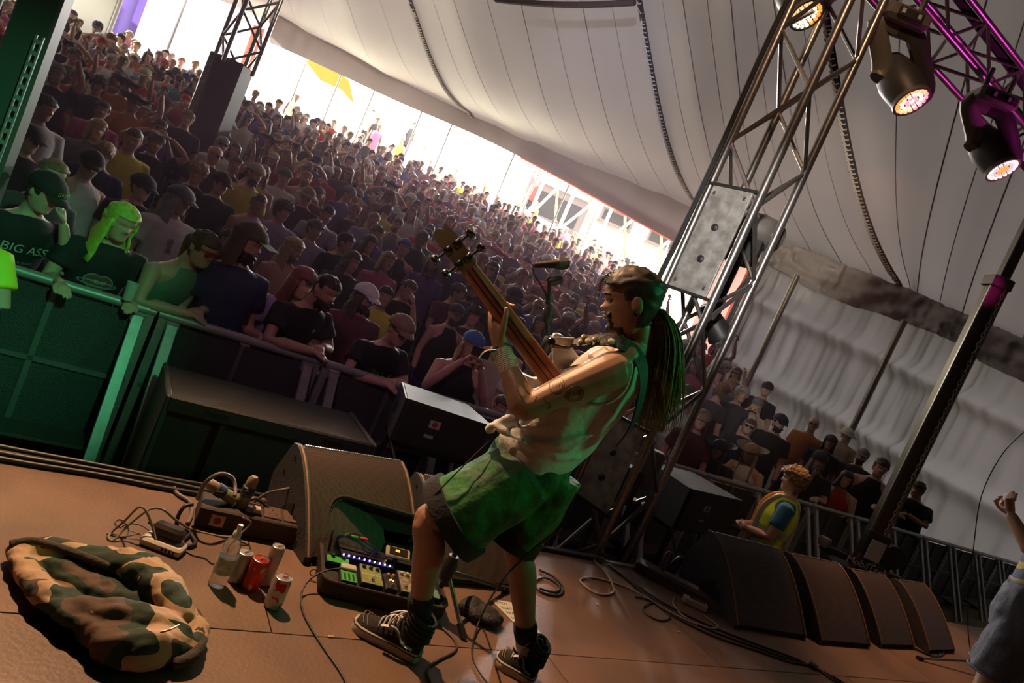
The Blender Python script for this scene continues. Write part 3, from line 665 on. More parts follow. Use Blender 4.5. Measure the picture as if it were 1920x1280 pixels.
put(684, 558, 'long-haired bearded person in white cap and blue sunglasses', s=.97, pose='look', shirt=('tee', 'maroon'), hair_=('wavy', 'brown'), hat=('cap', 'white'), glasses='blue', beard=('b', 'brown'), group=G2, skin=1)
P_this = put(749, 620, 'person in tan cap and black lettered tee leaning on barrier', 'rail', pose='rail', dy=.38, shirt=('tee', 'black'), hair_=('buzz', 'brown'), hat=('cap', 'tan'), glasses='dark', group=G1, skin=2, off=.25)
put(853, 590, 'person in black sleeveless top and dark cap behind photographer at barrier', s=.93, pose='down', shirt=('vest', 'black'), hair_=('buzz', 'dark'), hat=('cap', 'charcoal'), beard=('b', 'brown'), group=G2, skin=2, off=.3)
P_photo = put(884, 648, 'person in blue and white cap taking a photo at barrier', 'rail', dy=.3, pose='photo', shirt=('vest', 'black'), hair_=('wavy', 'blond'), hat=('cap_back', 'blue'), group=G1, skin=2)
put(858, 548, 'person in dark tee with short brown hair seen in profile behind dark-capped fan', s=.95, pose='look', off=.7, shirt=('tee', 'maroon'), hair_=('short', 'brown'), group=G2)
put(766, 543, 'person with cropped hair holding hand to face', s=.96, pose='chin', shirt=('tee', 'black'), hair_=('buzz', 'brown'), group=G2, skin=2)
put(721, 556, 'dark-haired person in yellow tee half hidden behind white-capped fan', s=.92, shirt=('tee', 'yellow'), hair_=('short', 'dark'), group=G2, skin=1)
put(659, 490, 'person with long brown wavy hair and black open jacket', s=.96, pose='look', shirt=('tee', 'black'), hair_=('wavy', 'brown'), group=G2)
put(726, 490, 'person with shaggy fair hair in dusky pink tee', s=.97, shirt=('tee', 'pink'), hair_=('bob', 'fair'), group=G2, off=.3)
put(757, 464, 'person in blue bandana and black sleeveless top', s=.98, shirt=('vest', 'black'), hair_=('short', 'dark'), hat=('bandana', 'blue'), group=G2)
put(692, 457, 'person with long dark hair behind wavy-haired fan', s=.95, pose='look', shirt=('tee', 'charcoal'), hair_=('long', 'dark'), group=G2)
put(590, 430, 'person with headband above long blond-haired fan', s=.97, pose='look', shirt=('tee', 'lilac'), hair_=('short', 'brown'), hat=('band', 'grey'), group=G2)
put(612, 402, 'person in lilac tee with arms folded behind headbanded fan', s=1.02, pose='rail2', shirt=('tee', 'lilac'), hair_=('short', 'dark'), group=G2)
put(170, 309, 'person in white tank and black cap with glasses', s=1.0, pose='lookl', shirt=('vest', 'white'), hair_=('short', 'dark'), hat=('cap', 'black'), glasses='dark', group=G2, off=.3)
put(266, 352, 'person in dark cap and mirrored goggles above green-haired fan', s=.97, pose='look', shirt=('tee', 'black'), hair_=('short', 'brown'), hat=('cap', 'charcoal'), glasses='blue', group=G2, skin=2)
put(54, 262, 'person in black tee and black cap with red mirrored sunglasses', s=.97, pose='look', shirt=('tee', 'black'), hair_=('short', 'dark'), hat=('cap', 'black'), glasses='red', group=G2)
put(82, 202, 'tall dark-haired person in white tee near green column', s=1.06, pose='look', shirt=('tee', 'white'), hair_=('short', 'dark'), group=G2, skin=1)
put(182, 243, 'person with shaggy blond hair in grey-blue tee', s=.98, pose='down', shirt=('tee', 'grey'), hair_=('bob', 'blond'), group=G2)
put(291, 268, 'person clasping both hands on top of head', s=.98, pose='crown', shirt=('tee', 'black'), hair_=('short', 'brown'), hat=('cap_back', 'grey'), group=G2, skin=1)
put(371, 325, 'person with curly blond hair behind grey-capped fan', s=.97, pose='lookl', shirt=('tee', 'black'), hair_=('curly', 'blond'), group=G2)
put(402, 290, 'bald person in sunglasses beside foot of speaker tower', s=1., pose='look', shirt=('tee', 'charcoal'), hair_=None, glasses='dark', group=G2, skin=2)
put(413, 345, 'person in black cap and plain black tee right of curly blond fan', s=.99, pose='look', shirt=('tee', 'black'), hair_=('short', 'dark'), hat=('cap', 'black'), group=G2)
put(484, 382, 'person in white vest looking down', s=1.0, pose='lookl', shirt=('vest', 'lilac'), hair_=('buzz', 'brown'), group=G2, off=.4, skin=1)
put(425, 452, 'dark-haired person half hidden between green vest and neck-flap hat', s=.9, shirt=('tee', 'charcoal'), hair_=('short', 'dark'), group=G2, skin=1)
put(530, 396, 'person with curly brown hair in lilac tee', s=.97, pose='look', shirt=('tee', 'lilac'), hair_=('curly', 'brown'), group=G2)
put(700, 412, 'person with cropped fair hair in pale pink tee', s=.99, pose='look', shirt=('tee', 'lilac'), hair_=('buzz', 'fair'), group=G2)
put(706, 438, 'person with swept brown hair in dark tee', s=.97, pose='look', shirt=('tee', 'purple'), hair_=('short', 'brown'), group=G2)
put(726, 395, 'person in bright yellow tee with back turned', s=.97, shirt=('tee', 'yellow'), hair_=('short', 'dark'), group=G2, off=2.6)
put(647, 455, 'person in profile with dark crop above bearded fan', s=.97, pose='look', off=.5, shirt=('tee', 'black'), hair_=('short', 'dark'), group=G2)
put(811, 495, 'person with long beard and pale cap behind bass headstock', s=.99, shirt=('tee', 'purple'), hair_=('long', 'brown'), hat=('cap', 'tan'), beard=('long', 'brown'), group=G2)
put(888, 594, 'curly-haired person behind photographer with blue cap', s=.93, shirt=('tee', 'charcoal'), hair_=('curly', 'dark'), group=G2, skin=2)
put(97, 330, 'person with long fair hair peeking over black-capped fan', s=.98, shirt=('tee', 'charcoal'), hair_=('long', 'fair'), group=G2)
put(940, 760, 'person in lilac tee half hidden behind bass player elbow', 'rail', pose='rail2', shirt=('tee', 'lilac'), hair_=('short', 'brown'), group=G1, dy=.35)
# side barrier
put(1348, 842, 'person in wide black hat leaning on side barrier', 'rail', dy=.4, pose='rail', shirt=('tee', 'black'), hair_=('wavy', 'brown'), hat=('wide', 'black'), group=G3, skin=2, off=-.3)
put(1407, 850, 'person in brown brimmed hat and white blouse leaning on side barrier', 'rail', pose='rail', shirt=('vest', 'white'), hair_=('long', 'blond'), hat=('wide', 'tan'), group=G3, off=-.3)
put(1461, 793, 'bearded person in black cap and black tee standing tall at side', s=1.02, pose='look', shirt=('tee', 'black'), hair_=('short', 'dark'), hat=('cap', 'black'), beard=('b', 'dark'), group=G3, skin=2)
put(1525, 796, 'bald person in sunglasses and orange-brown tee', s=1.0, shirt=('tee', 'orange'), hair_=None, glasses='dark', group=G3, skin=2)
put(1556, 830, 'person in dark beanie beside cream sun hat', s=.97, shirt=('tee', 'black'), hair_=('bob', 'dark'), hat=('beanie', 'charcoal'), group=G3)
put(1588, 815, 'person in cream bucket hat and khaki tee', s=.98, pose='look', shirt=('tee', 'cream'), hair_=('short', 'brown'), hat=('bucket', 'cream'), group=G3, skin=2)
put(1535, 864, 'grey-bearded person in dark knitted hat behind guard', 'rail', dy=.5, pose='rail2', shirt=('tee', 'black'), hair_=('long', 'grey'), hat=('beanie', 'charcoal'), beard=('long', 'grey'), group=G3)
put(1586, 898, 'person with dark bob and red top resting on side barrier', 'rail', dy=.35, pose='rail2', shirt=('vest', 'red'), hair_=('bob', 'dark'), group=G3)
put(1616, 856, 'bearded person in grey cap and dark tee', s=.98, shirt=('tee', 'charcoal'), hair_=('short', 'dark'), hat=('cap', 'grey'), beard=('b', 'dark'), group=G3)
put(1651, 876, 'short-haired person in black sleeveless top beside lifting mast', 'rail', dy=.45, pose='rail2', shirt=('vest', 'black'), hair_=('short', 'brown'), group=G3, skin=2)
P_end = put(1721, 918, 'person in black printed tee leaning alone at barrier end', 'rail', dy=.4, pose='rail', shirt=('tee', 'black'), hair_=('short', 'dark'), group=G3, skin=1, off=-.3)
put(1315, 788, 'person in cap and pink-lit face behind wide black hat', s=.98, shirt=('tee', 'maroon'), hair_=('long', 'red'), hat=('cap', 'tan'), group=G3, skin=2)
put(1352, 735, 'person with curly fair hair facing away near tent wall', s=1., shirt=('tee', 'charcoal'), hair_=('curly', 'fair'), group=G3, off=2.5)
put(1390, 740, 'person with grey hair near tent wall', s=1., shirt=('tee', 'charcoal'), hair_=('curly', 'grey'), group=G3, off=.5)
put(1437, 730, 'person in black cap standing against tent wall', s=1.05, shirt=('tee', 'black'), hair_=('short', 'dark'), hat=('cap', 'black'), group=G3)
# the rest of the crowd: jittered rows on the slope
rng = random.Random(11)
taken = [(a[1], a[2], a[3]) for a in PEOPLE]
cand = []
yy = 5.45
while yy < 40:
    xx = -16 + rng.random() * .5
    step = .60 if yy < 22 else 1.0
    while xx < 30:
        x = xx + rng.uniform(-.14, .14); y = yy + rng.uniform(-.16, .16) + .055 * max(0, x - 3.2); xx += step
        D = x * FWD.x + y * FWD.y; X = x * RGT.x + y * RGT.y; hz = gz(x, y) + 1.64; p = proj((x, y, hz))
        if p is None or not (-25 < p[0] < 1940 and -30 < p[1] < 1290): continue
        if X > 4.2 and D > 9.6 + .3 * (X - 4.2): continue
        if X > 3.0 and 14.5 < D < 26: continue
        if X < -8.5 - .0 * D and D > 19 and D < 24: continue
        if D > 24.5 and (rng.random() < .25 + (D - 24.5) * .09 or X < -9.5 or D > 33): continue
        if (x < .2 and y < 5.9) : continue
        pxs = 380 / D
        if any((p[0] - a) ** 2 + (p[1] - b) ** 2 < (pxs * (.62 if abs(D - c) < 1.6 else .5)) ** 2 for a, b, c in taken): continue
        if any((x - a[0].location.x) ** 2 + (y - a[0].location.y) ** 2 < .25 for a in PEOPLE): continue
        if any((x - c_[1]) ** 2 + (y - c_[2]) ** 2 < .23 for c_ in cand[-90:]): continue
        q = Q(400, 250, 11.2); 
        if (x - q.x) ** 2 + (y - q.y) ** 2 < .45: continue
        cand.append((D, x, y, p))
    yy += .60 if yy < 22 else 1.3
cand.sort(); NEAR = 300 - len(PEOPLE)
near, far = cand[:NEAR], cand[NEAR:]
HK = ['short', 'short', 'buzz', 'curly', 'long', 'wavy', 'bob', 'tied', 'short']
HCOL = ['brown', 'dark', 'brown', 'fair', 'blond', 'dark', 'brown', 'grey', 'red']
SC_ = ['black', 'black', 'black', 'charcoal', 'white', 'grey', 'navy', 'blue', 'lilac', 'maroon', 'red', 'olive', 'purple', 'white', 'pink', 'cream', 'teal', 'black', 'yellow', 'orange']
CN = dict(charcoal='charcoal', lilac='lilac', cream='cream')
def zone(p, D):
    x = p[0]
    if x < 330: return 'left of speaker tower' if D < 12 else 'far back left of speaker tower'
    if x < 620: return 'right of speaker tower' if D < 11 else 'below yellow flag'
    if x < 880: return 'in crowd beyond barrier' if D < 10 else 'below bright tent opening'
    if x < 1120: return 'in crowd behind microphone' if D < 12 else 'in sunlit crowd beyond microphone'
    if x < 1420: return 'in crowd behind truss tower'
    return 'along grey tent wall'
USED = set()
for D, x, y, p in near:
    for _try in range(25):
        pose = rng.choice(['down', 'down', 'down', 'look', 'lookl', 'look', 'down', 'raise' if D > 8 else 'down', 'photo', 'crown' if D > 7 else 'look']); sk = rng.choice([0, 0, 1, 2, 1, 2, 0, 3])
        st = ('tee' if rng.random() < .75 else 'vest', rng.choice(SC_)); hk = (rng.choice(HK), rng.choice(HCOL)); ht = None; gl = None; bd = None
        if rng.random() < .38: ht = (rng.choice(['cap', 'cap', 'cap', 'bucket', 'cap_back', 'beanie', 'wide' if D > 9 else 'cap']), rng.choice(['black', 'navy', 'tan', 'white', 'grey', 'cream', 'red', 'olive'])); hk = (hk[0] if hk[0] in ('long', 'wavy', 'bob', 'tied') else 'buzz', hk[1])
        if rng.random() < .3: gl = 'dark'
        if rng.random() < .25 and hk[0] in ('short', 'buzz', 'curly'): bd = ('b', hk[1])
        lb = 'person in %s %s with %s %s hair' % (st[1], 'tee' if st[0] == 'tee' else 'vest', {'buzz': 'cropped', 'bob': 'bobbed', 'tied': 'tied-back'}.get(hk[0], hk[0]), hk[1])
        if ht: lb = 'person in %s %s, %s %s' % (st[1], 'tee' if st[0] == 'tee' else 'vest', ht[1], {'cap': 'cap', 'cap_back': 'backwards cap', 'bucket': 'bucket hat', 'wide': 'wide hat', 'beanie': 'beanie'}[ht[0]])
        if pose in ('raise', 'photo', 'crown'): lb += {'raise': ' waving', 'photo': ' photographing', 'crown': ' clasping head'}[pose]
        lb += ' ' + zone(p, D)
        if lb not in USED: break
    USED.add(lb); s = rng.uniform(.93, 1.06)
    o = person((x, y, gz(x, y)), face_rz(x, y, rng.gauss(0, .25)), s, pose, st, hk, ht, gl, bd, sk, rng.choice(['navy', 'black', 'charcoal', 'tan', 'olive']), lb, 'festival crowd under the tent', rng.gauss(0, .03), rng.randrange(9))
# the far crowd, past counting, as one object
def far_crowd():
    fb = MB()
    rs = [sell(0, yo, z, rx, ry, 8) for z, rx, ry, yo in [(.75, .17, .12, 0), (1.0, .17, .12, 0), (1.3, .19, .125, 0), (1.42, .18, .11, .01), (1.48, .07, .06, .01)]]
    fb.mi = 1; fb.loft(rs); fb.mi = 0
    fb.tube([V(0, .01, 1.46), V(0, 0, 1.56)], .055, 6)
    fb.loft([[V(0, -.01, 1.645) + q_ for q_ in r] for r in head_rings(6, 8)])
    for s in (-1, 1):
        fb.tube([V(s * .17, .01, 1.42), V(s * .23, .02, 1.15), V(s * .22, -.1, .92)], [.06, .045, .03], 6)
    fb.mi = 2; sh = shell(lambda t, a: t > .68 or (a > 70 and t > .45) or (a > 100 and t > .2), .014, 8, 10); fb.add([V(0, -.01, 1.645) + q_ for q_ in sh.v], sh.f)
    fb.mi = 3
    for s in (-1, 1): fb.tube([V(s * .09, 0, .8), V(s * .1, 0, .05)], [.09, .05], 6)
    cols = [CC[k] for k in ('black', 'white', 'grey', 'navy', 'blue', 'lilac', 'red', 'maroon', 'cream', 'pink', 'yellow', 'charcoal')]; hcs = [HC[k] for k in ('brown', 'dark', 'blond', 'fair', 'grey')] + [CC['white'], CC['black'], CC['tan']]
    ms = SKIN + cols + hcs; mb = MB(); bv = np.array([tuple(v) for v in fb.v]); V_ = []; F_ = []; MI = []; off = 0
    for D, x, y, p in far:
        a = face_rz(x, y, rng.gauss(0, .4)); s = rng.uniform(.92, 1.06); ca, sa = math.cos(a), math.sin(a)
        q = bv * s; V_.append(np.stack([q[:, 0] * ca - q[:, 1] * sa + x, q[:, 0] * sa + q[:, 1] * ca + y, q[:, 2] + gz(x, y)], 1))
        F_ += [tuple(i + off for i in f) for f in fb.f]; off += len(bv)
        mm = [rng.randrange(4), 4 + rng.randrange(len(cols)), 4 + len(cols) + rng.randrange(len(hcs)), 4]; MI += [mm[i] for i in fb.m]
    me = bpy.data.meshes.new('crowd'); me.from_pydata(np.concatenate(V_).tolist(), [], F_); me.polygons.foreach_set('material_index', MI); me.polygons.foreach_set('use_smooth', [True] * len(F_)); me.update()
    return link('crowd', me, ms, None, label='mass of distant festival-goers filling the slope below the tent opening', cat='crowd', kind='stuff')
far_crowd()
print('PEOPLE', len(PEOPLE), 'cand', len(cand), 'far', len(far), [round(a[4], 2) for a in PEOPLE])
# ------------------------------------------------------------------ the bass player
cR, sR = math.cos(ROLL), math.sin(ROLL)
IMX = RGT * cR + UP * sR * .997; IMY = UP * cR - RGT * sR       # picture right / picture up as world directions at the player
M_hskin = mat('skin_player', (.36, .19, .12), .42, n=(16, .6, (.30, .155, .095)), bump=(220, .08), spec=.5)
M_hair_p = mat('hair_player', (.045, .026, .017), .5, n=(60, .9, (.018, .011, .008)))
M_tail = mat('hair_player_tail', (.24, .19, .045), .5, n=(70, .9, (.10, .07, .02)))
M_tanktop = mat('white_ribbed_cotton', (.60, .585, .54), .85, n=(30, .4, (.52, .50, .46)), bump=(40, .2))
M_shorts = mat('tie_dye_green', (.012, .15, .022), .7, n=(9, 1.5, (.008, .03, .008), 8), bump=(18, .5))
M_trim = mat('black_ribbing', (.012, .011, .012), .9, bump=(90, .3))
M_sock = mat('black_sock', (.014, .013, .014), .95, bump=(120, .4)); M_sockw = mat('white_sock', (.55, .53, .5), .9)
fA = math.radians(35); FACE = (-RGT * math.cos(fA) + FWD * math.sin(fA)); LEFT = UP.cross(FACE)
HT = basis(-FWD, IMX, IMY, Q(1184, 566, 2.5)); HT = HT @ Matrix.Rotation(math.radians(-4), 4, 'Z') @ Matrix.Scale(1.04, 4)
hb = MB()
SP = [(1000, 872, 2.57), (1012, 848, 2.57), (1045, 808, 2.56), (1085, 765, 2.555), (1120, 727, 2.55), (1146, 700, 2.55), (1168, 680, 2.545), (1186, 662, 2.54), (1192, 640, 2.53), (1193, 605, 2.52)]
SPW = [(.12, .08), (.12, .08), (.115, .078), (.125, .085), (.140, .092), (.150, .092), (.128, .078), (.07, .066), (.058, .062), (.055, .06)]
SPv = [Q(*p) for p in SP]
def spine_rings(pts, wd, inf=0., fr=0.):
    out = []
    for i, p in enumerate(pts):
        d = (pts[min(i + 1, len(pts) - 1)] - pts[max(i - 1, 0)]).normalized(); f = (FACE - d * FACE.dot(d)).normalized(); l = d.cross(f)
        out.append([p + l * (math.copysign(abs(math.sin(a)) ** .88, math.sin(a)) * (wd[i][0] + inf)) + f * (math.copysign(abs(math.cos(a)) ** .88, math.cos(a)) * (wd[i][1] + inf + (fr if math.cos(a) > 0 else 0))) for a in [2 * PI * k / 28 for k in range(28)]])
    return out
hb.loft(spine_rings(SPv, SPW))
add_head(hb, HT, 44, 48); hb.ell(HT @ V(.083, .014, -.012), (.013, .022, .036), HT.to_3x3().normalized(), 12, 10)
shL, elL, wrL = Q(1150, 694, 2.415), Q(984, 764, 2.33), Q(943, 664, 2.43)
shR, elR, wrR = Q(1212, 690, 2.69), Q(1105, 790, 2.86), Q(1080, 752, 2.78)
def arm(mb, s, e, w_, k=1.):
    mb.tube(spline([SPv[5].lerp(s, .62), s, s.lerp(e, .33), s.lerp(e, .7), e, e.lerp(w_, .22), e.lerp(w_, .6), w_], 3), [x * k for x in (.055, .062, .066, .069, .068, .067, .063, .06, .056, .052, .049, .047, .047, .049, .051, .05, .047, .043, .038, .034, .030, .029)], 16)
arm(hb, shL, elL, wrL, 1.02); arm(hb, shR, elR, wrR, .95)
# trapezius and pectoral mass
hb.tube([Q(1195, 652, 2.52), Q(1172, 668, 2.46), Q(1150, 688, 2.43)], [.05, .055, .05], 12); hb.tube([Q(1200, 652, 2.56), Q(1206, 672, 2.63), shR], [.05, .05, .05], 12)
hipL, knL, anL = Q(985, 890, 2.48), Q(806, 975, 2.42), Q(786, 1150, 2.45)
hipR, knR, anR = Q(1028, 895, 2.66), Q(968, 1015, 2.60), Q(988, 1205, 2.64)
def leg(mb, h, k, a, sc=1.):
    cb = -(FACE) * .014
    mb.tube(spline([h, h.lerp(k, .5), k, k.lerp(a, .25) + cb, k.lerp(a, .55) + cb * .5, a], 4), [x * sc for x in (.09, .087, .083, .078, .073, .068, .063, .058, .054, .054, .056, .058, .060, .0605, .059, .056, .052, .047, .042, .038, .037)], 18)
    mb.ell(k + FACE * .016, (.048, .048, .055), None, 12, 8)
leg(hb, hipL, knL, anL, .98); leg(hb, hipR, knR, anR, .95)
# left hand around the neck: palm, thumb on the back of the neck, fingers curling over from the far side
def chain(mb, pts, r, n=9): mb.tube(spline([Q(*p) for p in pts], 3), [r[0] + (r[1] - r[0]) * i / (3 * (len(pts) - 1)) for i in range(3 * (len(pts) - 1) + 1)], n)
chain(hb, [(943, 668, 2.43), (936, 640, 2.435), (930, 612, 2.45), (930, 592, 2.475)], (.029, .030), 12)
hb.ell(Q(930, 606, 2.462), (.030, .026, .045), basis(IMX, FWD, IMY, (0, 0, 0)).to_3x3(), 12, 10)
chain(hb, [(938, 640, 2.42), (944, 612, 2.41), (948, 592, 2.41), (950, 576, 2.415)], (.015, .0095))
chain(hb, [(924, 590, 2.47), (926, 570, 2.50), (942, 566, 2.535), (958, 572, 2.525), (966, 574, 2.50)], (.0105, .0075))
chain(hb, [(921, 600, 2.475), (920, 582, 2.51), (938, 580, 2.545), (955, 586, 2.54)], (.0108, .0078))
chain(hb, [(922, 612, 2.48), (920, 598, 2.515), (940, 596, 2.55), (956, 602, 2.545)], (.0105, .0078))
chain(hb, [(926, 624, 2.48), (926, 614, 2.515), (944, 612, 2.545), (958, 616, 2.54)], (.0095, .0072))
hand(hb, wrR, (wrR - elR), UP + FWD, 1., .5, 1)
HERO = link('person', remesh(hb, .0052, 4, .6, 'player', .45), M_hskin, None, label='bass player in white tank top and green shorts leaning back on stage', cat='person')
HBVH = BVHTree.FromPolygons([v.co for v in HERO.data.vertices], [p.vertices[:] for p in HERO.data.polygons])
def onskin(px, py, bvh=None, off=.0008):
    d = ray(px, py).normalized(); r = (bvh or HBVH).ray_cast(CAM, d); return (r[0] - d * off) if r[0] else None
# face: eye, brow, lips, ear tunnel
ey = MB()
for s in (1, -1): ey.ell(HT @ V(s * .031, -.068, .006), .0125, None, 12, 8)
ey.build('eye', mat('eye_dark', (.10, .075, .06), .2), HERO, 180)
br = MB()
for s in (1, -1): br.tube([HT @ V(s * .014, -.0925, .027), HT @ V(s * .032, -.090, .033), HT @ V(s * .052, -.076, .027)], [.0045, .005, .003], 6)
br.build('eyebrow', M_hair_p, HERO, 180)
tg = MB(); tg.lathe([(.009, -.004), (.0135, -.004), (.0135, .006), (.009, .006), (.009, -.004)], HT @ V(.088, .008, -.036), -FWD + IMX * .2, 16); tg.build('ear_tunnel', mat('ear_tunnel', (.10, .12, .09), .3, .6), HERO)
lp = MB(); lp.tube([HT @ V(.02, -.082, -.0505), HT @ V(0, -.0945, -.0485), HT @ V(-.02, -.082, -.0505)], [.002, .0042, .002], 8); lp.tube([HT @ V(.018, -.081, -.058), HT @ V(0, -.0935, -.0600), HT @ V(-.018, -.081, -.058)], [.002, .0045, .002], 8); lp.build('lip', mat('lips', (.28, .11, .08), .4), HERO, 180)
tm = MB(); tm.box(HT @ V(0, -.089, -.0535), (.014, .014, .006), HT.to_3x3().normalized()); tm.build('teeth', mat('teeth', (.6, .55, .48), .3), HERO)
def sh2(mb): o_ = MB(); o_.add([HT @ v for v in mb.v], mb.f); return o_
sh2(shell(lambda t, a: (t < .20 and a < 40) or (t < .13 and a < 75) or (.325 < t < .365 and a < 26) or (t < .36 and 24 < a < 38 and t > .1), .004, 48, 60, rough=.12, depth=.009)).build('goatee', M_hair_p, HERO, 180)
sh2(shell(lambda t, a: t > .735 + .05 * math.cos(math.radians(min(a * 2, 180))) * (a < 60) or (a > 52 and t > .70) or (a > 76 and t > .52) or (a > 90 and t > .40) or (a > 104 and t > .16), .013, 44, 52, rough=.05, depth=.018)).build('hair', M_hair_p, HERO, 180)
hk = MB(); hr_ = random.Random(3)
tail0 = Q(1240, 592, 2.52)
for i in range(420):   # ponytail strands, rooted at the tie
    a = hr_.uniform(0, 2 * PI); r0 = hr_.random() ** .5; L = hr_.uniform(.72, 1.0); o1 = (IMX * math.cos(a) * 20 + FWD * math.sin(a) * 20) * r0 * .0019
    sp_ = 1.0 + 1.2 * r0; ex = hr_.uniform(-16, 16)
    pts = [Q(1216 + 4 * math.cos(a), 588, 2.52), tail0 + o1 * .8, Q(1250, 640, 2.53) + o1 * 1.5, Q(1244 + ex * .3, 700, 2.535) + o1 * 1.9, Q(1236 + ex * .7, 760, 2.54) + o1 * 2.0, Q(1226 + ex, 822, 2.545) + o1 * 1.7]
    n_ = 5; pp = spline(pts, 3); m_ = max(6, int(len(pp) * L)); pp = pp[:m_]
    hk.tube(pp, [.0036 * (1 - .75 * k / m_) for k in range(m_)], 4)
hk.build('ponytail', M_tail, HERO, 180, kind='stuff')
hk = MB()
for i in range(14):
    b = HT @ head_pt(.8 + hr_.random() * .12, math.radians(hr_.uniform(-30, 40)), .012, 0); hk.tube(spline([b, b - IMX * .02 - IMY * .004, b - IMX * hr_.uniform(.025, .045) - IMY * hr_.uniform(.03, .075)], 4), [.0012] * 8 + [.0004], 4)
hk.build('loose_strand', M_hair_p, HERO, 180, kind='stuff')
MB().tube(spline([Q(1236, 582, 2.49), Q(1247, 590, 2.50), Q(1240, 604, 2.52), Q(1226, 600, 2.52), Q(1228, 588, 2.5)], 4), .010, 8).build('hair_tie', M_trim, HERO)
# tank top
def folds(me, amp, sc, seed=0):
    def fn(p, k):
        q = Vector((p.dot(FWD) * sc, p.dot(IMX) * sc, p.dot(IMY) * sc * .45 + seed)); return p + k * (noise.noise(q) * amp + noise.noise(q * 2.3) * amp * .4)
    displace(me, fn)
tk = MB()
SPt = [Q(*p) for p in [(1000, 874, 2.56), (1008, 845, 2.56), (1040, 808, 2.555), (1080, 768, 2.55), (1112, 735, 2.545), (1136, 710, 2.545)]]
tk.loft(spine_rings(SPt, [(.172, .122), (.182, .142), (.174, .140), (.176, .134), (.170, .128), (.148, .118)], 0))
SPu = [Q(*p) for p in [(1130, 716, 2.545), (1150, 696, 2.545), (1168, 678, 2.545), (1178, 668, 2.545)]]
tk.loft(spine_rings(SPu, [(.150, .122), (.126, .116), (.120, .098), (.102, .084)]))
hp_ = [Q(918, 806, 2.47), Q(926, 797, 2.43), Q(950, 812, 2.40), Q(985, 832, 2.385), Q(1025, 848, 2.40), Q(1060, 858, 2.43), Q(1084, 858, 2.49), Q(1080, 850, 2.58), Q(1040, 832, 2.69), Q(985, 806, 2.70), Q(940, 796, 2.62), Q(920, 800, 2.53)]
tk.tube(spline(hp_, 5, True), [.012 + .005 * math.sin(i * .9) for i in range(60)], 10, closed=True)   # gathered hem
for a, b, c, r in (((932, 798, 2.42), (1000, 800, 2.395), (1085, 790, 2.40), .012), ((940, 812, 2.40), (1030, 832, 2.385), (1110, 812, 2.40), .013), ((925, 800, 2.43), (950, 785, 2.42), (985, 784, 2.41), .015), ((985, 825, 2.39), (1060, 840, 2.40), (1120, 812, 2.41), .010)):
    tk.tube(spline([Q(*a), Q(*b), Q(*c)], 6), [max(.004, r * math.sin(PI * (i + 1) / 14)) for i in range(13)], 8)
tkm = remesh(tk, .008, 6, .6, 'tank_top'); folds(tkm, .012, 9)
TK = link('tank_top', tkm, M_tanktop, HERO)
# armhole binding
ab = MB(); ab.tube(spline([Q(1152, 652, 2.44), Q(1182, 676, 2.42), Q(1181, 705, 2.40), Q(1168, 735, 2.385), Q(1140, 755, 2.38), Q(1105, 757, 2.385), Q(1086, 750, 2.40), Q(1090, 730, 2.44)], 6), .006, 8); ab.build('armhole_binding', M_tanktop, TK, 180)
# shorts
sb = MB()
sb.loft(spine_rings([Q(*p) for p in [(962, 930, 2.56), (975, 905, 2.56), (988, 880, 2.565), (1000, 852, 2.565), (1006, 838, 2.565)]], [(.12, .10), (.165, .13), (.182, .145), (.176, .138), (.165, .125)]))
def cone(mb, pts, rx, rf):
    P = [Q(*p) for p in pts]; mb.loft(spine_rings([p for p in P], [(a, b) for a, b in zip(rx, rf)]))
def legtube(mb, pts, r):
    mb.tube(spline([Q(*p) for p in pts], 4), r, 20)
legtube(sb, [(985, 882, 2.50), (930, 920, 2.47), (862, 962, 2.44), (846, 972, 2.437)], [.135 + .002 * i for i in range(13)])
legtube(sb, [(1032, 886, 2.62), (1010, 935, 2.61), (978, 985, 2.60), (966, 1004, 2.60)], [.130 - .0022 * i for i in range(13)])
sm_ = remesh(sb, .0075, 5, .6, 'shorts'); folds(sm_, .014, 10, 4)
SHO = link('shorts', sm_, M_shorts, HERO)
for pts, r in (([(866, 960, 2.44), (838, 977, 2.437)], .166), ([(974, 992, 2.60), (958, 1017, 2.60)], .112)):
    a, b = Q(*pts[0]), Q(*pts[1]); t = MB(); t.tube([a, a.lerp(b, .5), b, b.lerp(a, .15)], [r, r * 1.012, r, r * .9], 32); t.build('black_hem', M_trim, SHO)
wb = MB(); wb.tube(spline([Q(930, 815, 2.46), Q(870, 872, 2.36), Q(815, 928, 2.33)], 6), .003, 6); wb.build('side_seam', M_trim, SHO)
# socks
for kn_, an_, lo, nm in ((knL, anL, .70, ''), (knR, anR, .72, '')):
    t = MB(); t.tube([kn_.lerp(an_, .80), kn_.lerp(an_, .86), kn_.lerp(an_, .93), an_, an_ - UP * .04], [.047, .049, .047, .045, .045], 20); t.build('sock', M_sock, HERO, 180)
t = MB(); t.tube([anR + UP * .006, anR - UP * .03], .0475, 20); t.build('sock_cuff', M_sockw, HERO)
